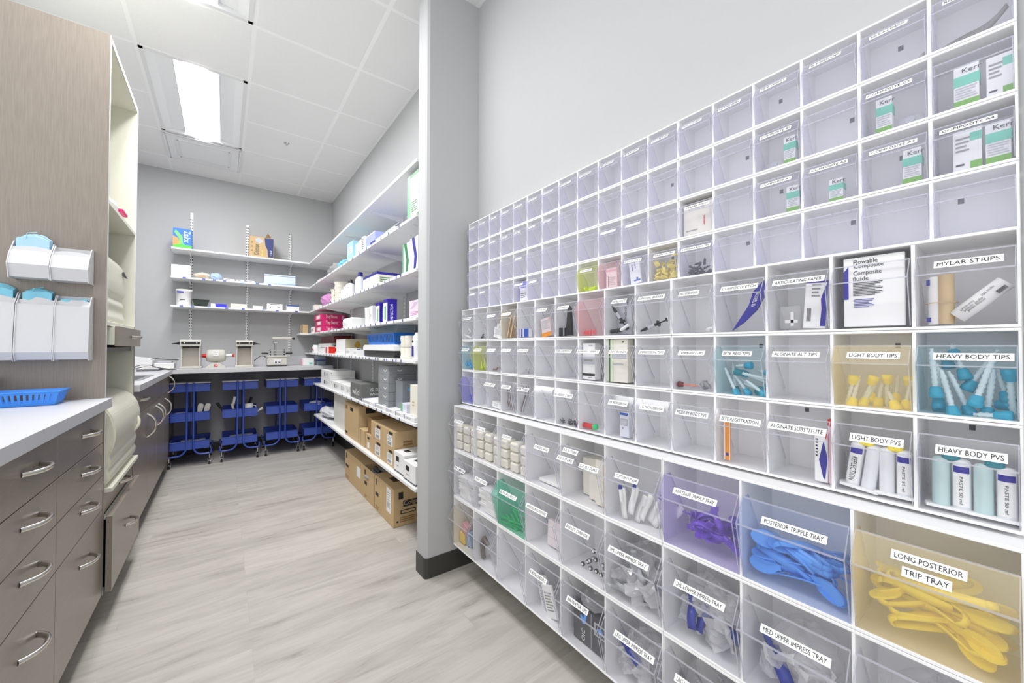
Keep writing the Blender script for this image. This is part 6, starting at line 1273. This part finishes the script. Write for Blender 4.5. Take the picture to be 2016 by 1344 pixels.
cbox('pink_pack', 'pale pink pack beside the pier on the fourth shelf', 'box', (0.875, 1.02, 2.04, 2.19, z4, z4+0.105), C('powder_pink', 232, 212, 226), [('f', 'l', 0.1, 0.9, 0.15, 0.4, 3, C('mauve', 190, 150, 185)), ('f', 'p', [(0.1, 0.5), (0.5, 0.9), (0.9, 0.85), (0.4, 0.6)], C('mauve2', 205, 185, 210))])
cbox('kraft_box', 'small brown carton on the short corner shelf', 'box', (0.76, 0.83, 5.32, 5.45, z4, z4+0.105), CARD, [('s', 'r', 0, 0.12, 0, 1, DGREY)])
cbox('small_label_box', 'tiny white box with black blotch at the end of the fourth shelf', 'box', (0.842, 0.90, 5.08, 5.2, z4, z4+0.07), PAPER, [('f', 'p', [(0.3, 0.2), (0.7, 0.25), (0.8, 0.6), (0.4, 0.8), (0.25, 0.5)], INK)])
# fifth shelf
cbox('maroon_carton', 'dark maroon carton on the fifth shelf near the back corner', 'box', (0.93, 1.11, 4.40, 5.05, z5+0.11, z5+0.19), C('maroon', 110, 30, 38), [('s', 'r', 0, 1, 0, 0.15, CARDD)])
cbox('grey_label_box', 'white box with dark printed label under the maroon carton', 'box', (0.90, 1.11, 4.42, 5.05, z5, z5+0.1095), PAPER, [('s', 'r', 0.1, 0.9, 0.45, 0.9, LGREY), ('s', 'bar', 0.2, 0.8, 0.55, 0.8, INK), ('f', 'l', 0.2, 0.9, 0.5, 0.8, 2, GREY)])
cbox('red_box', 'bright red and white box at the shelf edge in front of the maroon carton', 'box', (0.845, 0.99, 4.28, 4.40, z5, z5+0.078), PAPER, [('s', 'r', 0.08, 0.5, 0.08, 0.95, C('signal_red', 235, 40, 25)), ('s', 'r', 0.5, 0.95, 0.3, 0.75, C('brick_red', 190, 45, 25)), ('f', 'r', 0.3, 0.9, 0.1, 0.9, C('signal_red', 235, 40, 25))])
m = MB((0.89, 5.17, z5)); m.lathe([(0.045, 0.001), (0.047, 0.075), (0.040, 0.085), (0.040, 0.095)], PAPER, (0.90, 5.17, z5), n=20); m.box(0.8525, 0.857, 5.13, 5.16, z5+0.03, z5+0.05, RED); single('round_tub', m, 'white round tub with red mark at the back end of fifth shelf', 'tub')
cbox('gold_print_box', 'kraft and white box with gold print on the fifth shelf', 'box', (0.88, 1.09, 3.70, 4.05, z5, z5+0.145), C('oat', 205, 198, 170), [('s', 'p', [(0.35, 0.55), (0.5, 0.4), (0.65, 0.55), (0.55, 0.85), (0.45, 0.85)], C('old_gold', 190, 150, 60)), ('s', 't', 0.5, 0.3, 0.022, 'PureAir', C('umbra', 110, 85, 40), 0, 0.11), ('s', 'r', 0, 1, 0, 0.16, CARD), ('f', 'r', 0, 1, 0.0, 1.0, PAPER)])
for i, (ya_, w_, lb) in enumerate([(3.44, 0.12, 'small white box with blue panel at the edge of the fifth shelf'), (3.22, 0.10, 'small white box beside the black tray on the fifth shelf')]):
    cbox('small_white_box', lb, 'box', (0.85, 0.95, ya_, ya_+w_, z5, z5+0.06-0.012*i), PAPER, [('s', 'r', 0.6, 0.9, 0.1, 0.9, C('mid_blue', 50, 90, 180)), ('f', 'l', 0.2, 0.8, 0.3, 0.7, 2, LGREY)])
t = thing('instrument_cassette', 'black and white plastic case under the blue basket on the fifth shelf', 'case', (0.96, 2.76, z5))
m = MB(); m.prism([(-0.32, 0.001), (0.32, 0.001), (0.335, 0.048), (-0.335, 0.048)], 0, -0.085, 0.10, BLACK); m.build('case_base', t)
m = MB(); m.prism([(-0.34, 0.0485), (0.34, 0.0485), (0.33, 0.078), (0.30, 0.088), (-0.30, 0.088), (-0.33, 0.078)], 0, -0.095, 0.105, PAPER); m.build('case_lid', t)
t = basket('slotted_basket', 'blue slotted basket stacked on the black case on the fifth shelf', (0.96, 2.74, z5+0.089), 0.17, 0.58, 0.075, C('basket_blue2', 30, 110, 205, 0.35), 0, 7)
t = thing('clear_lid_box', 'clear plastic box nested in the blue basket', 'box', (0.96, 2.74, z5+0.094))
m = MB(); m.prism([(-0.24, 0.0), (0.24, 0.0), (0.29, 0.118), (-0.29, 0.118)], 0, -0.06, 0.065, clear('basket_liner', (0.90, 0.95, 0.95), 0.42, (0.72, 0.84, 0.86))); m.build('liner', t)
m = MB(); m.box(-0.075, 0.075, -0.295, 0.295, 0.1185, 0.122, clear('basket_liner', (0.90, 0.95, 0.95), 0.42, (0.72, 0.84, 0.86))); m.build('lid', t)
for i in range(4):
    y = 2.245+0.072*(i % 2); z = z5+0.071*(i//2); m = MB((0.89, y, z)); m.lathe([(0.030, 0.001), (0.0335, 0.01), (0.030, 0.03), (0.0335, 0.055), (0.031, 0.070)], CREAMP, (0.905, y, z), n=16)
    single('cream_cup', m, 'cream ribbed cup, one of four stacked two by two on the fifth shelf', 'cup', 'cream cups stacked two by two')
t = thing('spray_bottle', 'white bottle with dark blue mark beside the pier on the fifth shelf', 'bottle', (0.89, 2.09, z5))
m = MB(); m.lathe([(0.034, 0.001), (0.036, 0.10), (0.030, 0.130), (0.018, 0.150), (0.016, 0.155)], PAPER, n=18); m.build('bottle_body', t)
m = MB(); m.box(-0.0385, -0.0355, -0.012, 0.004, 0.02, 0.08, NAVY); m.box(-0.037, -0.034, -0.008, 0.004, 0.098, 0.112, INK); m.build('label_patch', t)
# sixth shelf
for i, (a, b_, h0, h1, lb) in enumerate([(4.20, 4.68, 0, 0.085, 'white letter-size carton, bottom of the stack at the far end of sixth shelf'), (4.22, 4.66, 0.086, 0.170, 'white letter-size carton, top of the stack at the far end of sixth shelf'),
                                        (3.84, 4.14, 0, 0.082, 'low white carton beside the two-high stack on the sixth shelf'), (3.62, 3.82, 0, 0.080, 'low white carton in the middle of the row on the sixth shelf'), (3.47, 3.60, 0, 0.078, 'narrow low white carton just behind the grey carton')]):
    cbox('white_carton', lb, 'box', (0.86, 1.10, a, b_, z6+h0, z6+h1), PAPER, [('f', 'r', 0.35, 0.45, 0.3, 0.75, DGREY), ('f', 'l', 0.5, 0.8, 0.3, 0.7, 3, LGREY), ('s', 'r', 0.03, 0.06, 0.7, 0.8, INK), ('s', 'r', 0, 1, 0.47, 0.49, LGREY)])
cbox('grey_carton', 'dark grey carton with white lettering at the front of the sixth shelf', 'box', (0.856, 1.0, 3.10, 3.42, z6, z6+0.125), SLATE, [('f', 't', 0.5, 0.45, 0.05, 'wild', PAPER, 0, 0.20), ('s', 't', 0.68, 0.62, 0.024, 'GLO', PAPER, 0, 0.06), ('s', 't', 0.68, 0.35, 0.022, 'White', PAPER, 0, 0.07)])
for i in range(5):
    cbox('smile_carton', 'silver grey carton with a white smile mark, from the stack of five', 'box', (0.865, 1.06, 2.52, 2.72, z6+0.058*i, z6+0.0575+0.058*i), SMOKE,
         [('f', 'p', [(0.55, 0.6), (0.6, 0.4), (0.7, 0.3), (0.8, 0.4), (0.85, 0.6), (0.7, 0.42)], PAPER), ('s', 'p', [(0.30, 0.62), (0.34, 0.42), (0.40, 0.34), (0.46, 0.42), (0.50, 0.62), (0.40, 0.46)], PAPER), ('f', 'l', 0.05, 0.4, 0.15, 0.3, 1, GREY)], 'silver grey cartons in a stack of five')
cbox('butterfly_carton', 'grey box with pale blue mark standing before the silver stack', 'box', (0.90, 1.03, 2.36, 2.48, z6+0.026, z6+0.20), C('blue_grey_carton', 140, 146, 152), [('s', 'p', [(0.2, 0.85), (0.3, 0.72), (0.42, 0.8), (0.55, 0.72), (0.66, 0.85), (0.6, 0.66), (0.43, 0.6), (0.26, 0.66)], C('butterfly', 110, 185, 230)), ('s', 'r', 0.5, 0.8, 0.1, 0.4, DGREY)])
for i, (a, b_) in enumerate([(2.76, 3.04), (2.50, 2.71), (2.34, 2.48), (2.20, 2.32), (2.03, 2.18)]):
    cbox('flat_white_box', ['flat white box on the shelf edge, directly before the grey carton', 'flat white box on the shelf edge before the silver stack', 'flat white box on the shelf edge, middle of the five', 'flat white box on the shelf edge, fourth toward the pier', 'flat white box on the shelf edge nearest the pier'][i], 'box',
         (0.842, 1.04 if i in (0, 4) else (0.86 if i == 1 else 1.04), a, b_, z6, z6+0.025), PAPER, [('f', 'r', 0, 0.05, 0, 1, NAVY), ('f', 'l', 0.1, 0.7, 0.2, 0.8, 2, LGREY), ('t', 'r', 0, 0.03, 0, 1, NAVY)])
cbox('pearl_pack', 'pearly white pack with green tint on the flat boxes', 'pack', (0.87, 0.98, 2.215, 2.31, z6+0.026, z6+0.075), C('pearl_lilac', 222, 222, 238), [('f', 'r', 0, 0.35, 0, 1, LG)])
cbox('cream_carton', 'tall cream carton beside the pier on the sixth shelf', 'box', (0.862, 0.98, 2.035, 2.14, z6+0.026, z6+0.20), CREAMP, [('f', 'l', 0.3, 0.6, 0.3, 0.5, 2, TAN)])
# lowest shelf
m = MB((0.95, 4.6, z7)); m.blob((0.95, 4.55, z7+0.062), (0.095, 0.30, 0.05), C('bag_white', 225, 226, 232, 0.4), 15, 0.14, 16, 9); single('white_bag', m, 'crumpled white plastic bag at the far end of the lowest shelf', 'bag')
cbox('white_cabinet_box', 'tall off-white box standing between the two lowest shelves', 'box', (0.885, 1.10, 3.74, 4.16, z7, z7+0.325), C('ivory', 232, 230, 222), [('f', 'r', 0.30, 0.31, 0.05, 0.95, LGREY)])
cbox('brown_carton', 'tall brown carton at the far end of the carton row, lowest shelf', 'box', (0.866, 1.06, 3.22, 3.64, z7, z7+0.285), CARD, [('f', 'r', 0.05, 0.2, 0.80, 0.92, CARDD), ('f', 'r', 0.42, 0.62, 0.80, 0.90, INK), ('f', 'r', 0.06, 0.22, 0.06, 0.13, INK), ('s', 'r', 0.3, 0.7, 0.8, 0.95, INK)])
cbox('brown_carton', 'low narrow brown carton beside the tall one, lowest shelf', 'box', (0.866, 1.0, 3.04, 3.19, z7, z7+0.125), CARD, [('f', 'r', 0.25, 0.3, 0, 1, CARDD)])
cbox('brown_carton', 'small brown carton under a dark one, behind the two-by-two stack', 'box', (0.87, 1.05, 2.90, 3.02, z7, z7+0.115), CARD, [('f', 'r', 0.3, 0.7, 0.7, 0.85, INK), ('f', 'r', 0.3, 0.7, 0.15, 0.5, PAPER)])
cbox('brown_carton', 'shaded brown carton on top, behind the two-by-two stack', 'box', (0.885, 1.05, 2.90, 3.02, z7+0.116, z7+0.235), CARDD)
LBI = [('f', 'r', 0.38, 0.82, 0.12, 0.70, PAPER), ('f', 'l', 0.42, 0.78, 0.40, 0.66, 4, GREY), ('f', 'bar', 0.44, 0.76, 0.16, 0.34, INK), ('f', 'r', 0.52, 0.84, 0.76, 0.90, INK), ('s', 'r', 0.35, 0.75, 0.35, 0.45, CARDD), ('s', 'r', 0.35, 0.75, 0.20, 0.30, CARDD)]
for (a, b_, h, lb) in ((2.635, 2.885, 0, 'brown carton with white label, lower left of the two-by-two stack'), (2.635, 2.885, 1, 'brown carton with white label, upper left of the two-by-two stack'), (2.395, 2.630, 0, 'brown carton with white label, lower right of the two-by-two stack'), (2.395, 2.630, 1, 'brown carton with white label, upper right of the two-by-two stack')):
    cbox('brown_carton', lb, 'box', (0.866, 1.02, a, b_, z7+0.116*h, z7+0.1155+0.116*h), CARD, LBI)
WI = [('f', 'r', 0.2, 0.5, 0.55, 0.80, INK), ('f', 'l', 0.25, 0.45, 0.3, 0.4, 1, GREY), ('f', 'r', 0, 1, 0.02, 0.09, DGREY), ('s', 'r', 0, 1, 0.02, 0.09, DGREY), ('t', 'r', 0.3, 0.6, 0.25, 0.45, INK), ('s', 't', 0.3, 0.6, 0.03, 'B', INK)]
cbox('white_carton', 'white carton with black print on the lowest shelf, farther of two', 'box', (0.858, 1.02, 2.215, 2.385, z7, z7+0.125), PAPER, WI)
cbox('white_carton', 'white carton with black print on the lowest shelf beside the pier', 'box', (0.850, 1.02, 2.03, 2.205, z7, z7+0.110), PAPER, WI)
# floor cartons
CI = [('f', 'r', 0.06, 0.11, 0.74, 0.92, INK), ('f', 'r', 0.05, 0.22, 0.44, 0.54, INK), ('f', 'l', 0.06, 0.24, 0.05, 0.17, 2, CARDD)]
cbox('brown_carton', 'closed brown carton on the floor, farthest of the three', 'box', (0.90, 1.12, 3.19, 3.77, 0, 0.25), CARD, CI+[('f', 'r', 0.66, 0.86, 0.45, 0.78, PAPER), ('t', 'r', 0, 1, 0.48, 0.5, CARDD)], bev=0.003)
o = (1.01, 3.045, 0); t = thing('brown_carton', 'open brown carton on the floor with grey and red tubes inside', 'box', o)
m = MB(o); x0, x1, y0, y1, z1_ = 0.90, 1.12, 2.91, 3.18, 0.25; g = 0.004
m.box(x0, x0+g, y0, y1, 0.0005, z1_, CARD); m.box(x1-g, x1, y0, y1, 0.0005, z1_, CARD); m.box(x0+g, x1-g, y0, y0+g, 0.0005, z1_, CARD); m.box(x0+g, x1-g, y1-g, y1, 0.0005, z1_, CARD); m.box(x0+g, x1-g, y0+g, y1-g, 0.0005, 0.005, CARD)
deco(m, (x0, x1, y0, y1, 0, z1_), [('f', 'r', 0.08, 0.2, 0.76, 0.90, INK), ('f', 'r', 0.08, 0.32, 0.45, 0.55, INK), ('f', 'l', 0.1, 0.3, 0.06, 0.15, 2, CARDD)]); m.build('carton_walls', t)
rn = random.Random(2)
for i in range(12):
    mt = [GREY, C('wine', 95, 40, 48), DGREY, LGREY][i % 4]; m = MB(); m.tube([(0, -0.08, 0), (0.02*(i % 3-1), 0, 0.012), (0, 0.08, 0)], 0.014, mt, 8)
    ob = m.build('hose_piece', loc=(0.93+0.16*((i*0.37) % 1), 3.045, 0.165+0.0115*(i % 7))); ob.rotation_euler = (rn.uniform(-.2, .2), 0, rn.uniform(-.5, .5)); tag(ob, 'grey or dark red tube piece lying in the open floor carton', 'tube', 'tubes in the open carton')
cbox('brown_carton', 'brown carton on the floor nearest the pier, with logo panel and label', 'box', (0.90, 1.12, 2.51, 2.90, 0, 0.25), CARD, CI+[('f', 'r', 0.66, 0.88, 0.30, 0.95, PAPER), ('f', 'l', 0.69, 0.85, 0.40, 0.86, 7, LGREY), ('f', 'bar', 0.70, 0.84, 0.45, 0.55, GREY), ('t', 'r', 0.35, 0.62, 0.25, 0.50, C('kraft_print', 70, 48, 34)), ('t', 'r', 0, 1, 0.62, 0.64, CARDD),
     ('s', 'r', 0.16, 0.30, 0.72, 0.90, INK), ('s', 'r', 0.30, 1.0, 0.50, 0.66, INK), ('s', 't', 0.62, 0.58, 0.028, 'Colgate', CARD, 0, 0.13), ('s', 'r', 0.22, 0.70, 0.32, 0.42, INK), ('s', 'r', 0.25, 0.67, 0.34, 0.40, CARD), ('s', 'l', 0.2, 0.8, 0.10, 0.25, 3, CARDD), ('s', 'r', 0.10, 0.15, 0.12, 0.16, INK)], bev=0.003)
# back wall shelves
ZB = C('bag_box_blue', 40, 120, 225); 
cbox('bag_box', 'blue, green and orange plastic bag box on the topmost back shelf', 'box', (-0.435, -0.285, 5.32, 5.45, z1, z1+0.205), ZB, [('s', 'p', [(0, 0.1), (0.4, 0.18), (0.25, 0.5), (0, 0.6)], C('peach_orange', 245, 160, 90)), ('s', 'p', [(0, 0), (1, 0), (1, 0.16), (0.3, 0.20), (0, 0.12)], C('vivid_green', 90, 205, 70)),
     ('s', 'p', [(0.15, 0.92), (0.5, 0.6), (0.55, 0.2), (0.35, 0.2), (0.3, 0.5), (0.05, 0.8)], C('leaf_green', 120, 200, 120)), ('s', 't', 0.70, 0.60, 0.055, 'Ziploc', PAPER, -90, 0.12), ('f', 'r', 0, 1, 0, 1, C('side_blue', 70, 150, 210))])
o = (0.345, 5.43, z1); t = thing('tissue_carton', 'brown tissue carton with raised flap on the topmost back shelf', 'box', o)
bb = (-0.120, 0.120, -0.11, 0.11, 0.0008, 0.235); m = MB(); m.box(*bb, CARD, 0.002); deco(m, bb, [('s', 'p', [(0.60, 0.98), (0.97, 0.98), (0.97, 0.04), (0.75, 0.04), (0.72, 0.4), (0.63, 0.6)], C('carton_navy', 50, 65, 120)), ('s', 'p', [(0.22, 0.88), (0.36, 0.96), (0.50, 0.88), (0.54, 0.76), (0.40, 0.66), (0.26, 0.72)], LGREY), ('s', 't', 0.27, 0.36, 0.05, 'Kleenex', INK, 90, 0.12), ('s', 't', 0.50, 0.22, 0.018, 'Naturals', YEL, 90, 0.07), ('s', 't', 0.86, 0.25, 0.022, '150', PAPER, 90, 0.06), ('s', 'l', 0.08, 0.12, 0.2, 0.8, 3, CARDD)]); m.build('carton', t)
m = MB(); m.prism([(0.03, 0.2355), (0.115, 0.2355), (0.065, 0.315)], 1, 0.0, 0.003, CARDD); m.prism([(-0.118, 0.2355), (-0.115, 0.2355), (-0.11, 0.245), (-0.118, 0.245)], 1, -0.1, 0.1, CARDD); m.build('flap', t)
cbox('white_carton', 'plain white box at the left end of the middle back shelf', 'box', (-0.445, -0.29, 5.305, 5.5, z2, z2+0.125), PAPER, [('s', 'r', 0, 1, 0.97, 1, LGREY)])
m = MB((-0.2, 5.4, z2)); m.blob((-0.195, 5.40, z2+0.04), (0.075, 0.07, 0.035), C('cream_bag', 232, 222, 205), 16, 0.10); m.box(-0.235, -0.165, 5.325, 5.328, z2+0.025, z2+0.033, C('peach_orange', 245, 160, 90)); single('cream_bag', m, 'cream coloured bag on the middle back shelf', 'bag')
m = MB((-0.07, 5.4, z2)); m.blob((-0.075, 5.40, z2+0.043), (0.055, 0.06, 0.040), C('blue_film', 185, 210, 240), 17, 0.12); single('blue_bag', m, 'pale blue bag on the middle back shelf beside the cream bag', 'bag')
for i, (x, w_) in enumerate([(0.04, 0.10), (0.14, 0.07), (0.245, 0.06)]):
    cbox('low_packet', ['flat white packet on the middle back shelf, left of the upright', 'flat white packet on the middle back shelf at the upright', 'flat white packet on the middle back shelf beside the pale box'][i], 'packet', (x-w_/2, x+w_/2, 5.31, 5.40, z2, z2+0.018), PAPER, [('s', 'r', 0.2, 0.6, 0.3, 0.7, GREY)])
cbox('pale_blue_carton', 'long white box with blue bands angled on the middle back shelf', 'box', (0.38, 0.70, 5.36, 5.49, z2, z2+0.125), C('frost_white', 215, 226, 240), [('s', 'r', 0, 1, 0.08, 0.16, C('mid_sky', 130, 175, 225)), ('s', 'r', 0, 1, 0.84, 0.88, C('dusk', 110, 130, 170)), ('f', 'r', 0, 1, 0.08, 0.16, C('mid_sky', 130, 175, 225)), ('f', 'r', 0, 1, 0.84, 0.88, C('dusk', 110, 130, 170))], rot=(0, 0, -0.12))
cbox('flat_envelope', 'flat white and cream pack lying under the pale blue banded box', 'packet', (0.36, 0.50, 5.303, 5.345, z2, z2+0.010), C('frost_white', 215, 226, 240))
m = MB((-0.35, 5.4, z3)); m.lathe([(0.064, 0.001), (0.066, 0.150), (0.069, 0.152), (0.069, 0.172), (0.066, 0.174)], PAPER, (-0.345, 5.40, z3), n=24); m.box(-0.40, -0.345, 5.333, 5.338, z3+0.135, z3+0.150, NAVY); m.box(-0.375, -0.335, 5.333, 5.337, z3+0.06, z3+0.066, INK); single('wipes_tub', m, 'white round wipes tub with navy band on the lowest back shelf', 'tub')
t = thing('dark_basin', 'black-green square basin on the lowest back shelf', 'basin', (-0.205, 5.39, z3)); m = MB(); BG = C('black_green', 30, 42, 38, 0.35)
m.prism([(-0.05, 0.001), (0.05, 0.001), (0.070, 0.068), (-0.070, 0.068)], 1, -0.06, 0.06, BG); m.build('basin_body', t); m = MB(); m.box(-0.074, 0.074, -0.065, 0.065, 0.068, 0.074, BG, 0.002); m.build('rim', t)
for nm, lb, x0, x1, h, mt, it in [('navy_box', 'low white and royal blue box on the lowest back shelf', -0.125, 0.02, 0.036, PAPER, [('s', 'r', 0.32, 1, 0, 1, C('ultra_blue', 65, 60, 220)), ('s', 'r', 0, 0.04, 0, 1, NAVY)]), ('cream_carton', 'low cream box behind the middle upright on the lowest back shelf', 0.055, 0.205, 0.048, CREAMP, []),
                              ('white_packet', 'small white box right of the middle upright on the lowest back shelf', 0.265, 0.355, 0.040, PAPER, [('s', 'r', 0.05, 1, 0.94, 1, GREY)]), ('printed_carton', 'white box with black print on the lowest back shelf', 0.40, 0.555, 0.072, PAPER, [('s', 'r', 0.2, 0.8, 0.84, 0.93, DGREY), ('s', 'r', 0.18, 0.22, 0.2, 0.5, INK), ('s', 'l', 0.65, 0.85, 0.25, 0.55, 3, GREY)]),
                              ('blue_top_box', 'white box with blue lid at the right of the lowest back shelf', 0.60, 0.73, 0.066, PAPER, [('s', 'r', 0, 1, 0.80, 1, C('mid_blue', 50, 90, 180)), ('t', 'r', 0, 1, 0, 1, C('mid_blue', 50, 90, 180))])]:
    cbox(nm, lb, 'box', (x0, x1, 5.315, 5.42, z3, z3+h), mt, it)
m = MB((0.9, 5.02, 0.45)); m.blob((0.90, 5.10, 0.5), (0.1, 0.1, 0.045), C('bag_white', 225, 226, 232, 0.4), 19, 0.14); single('white_bag', m, 'white bag in the middle tray of the rightmost cart', 'bag')
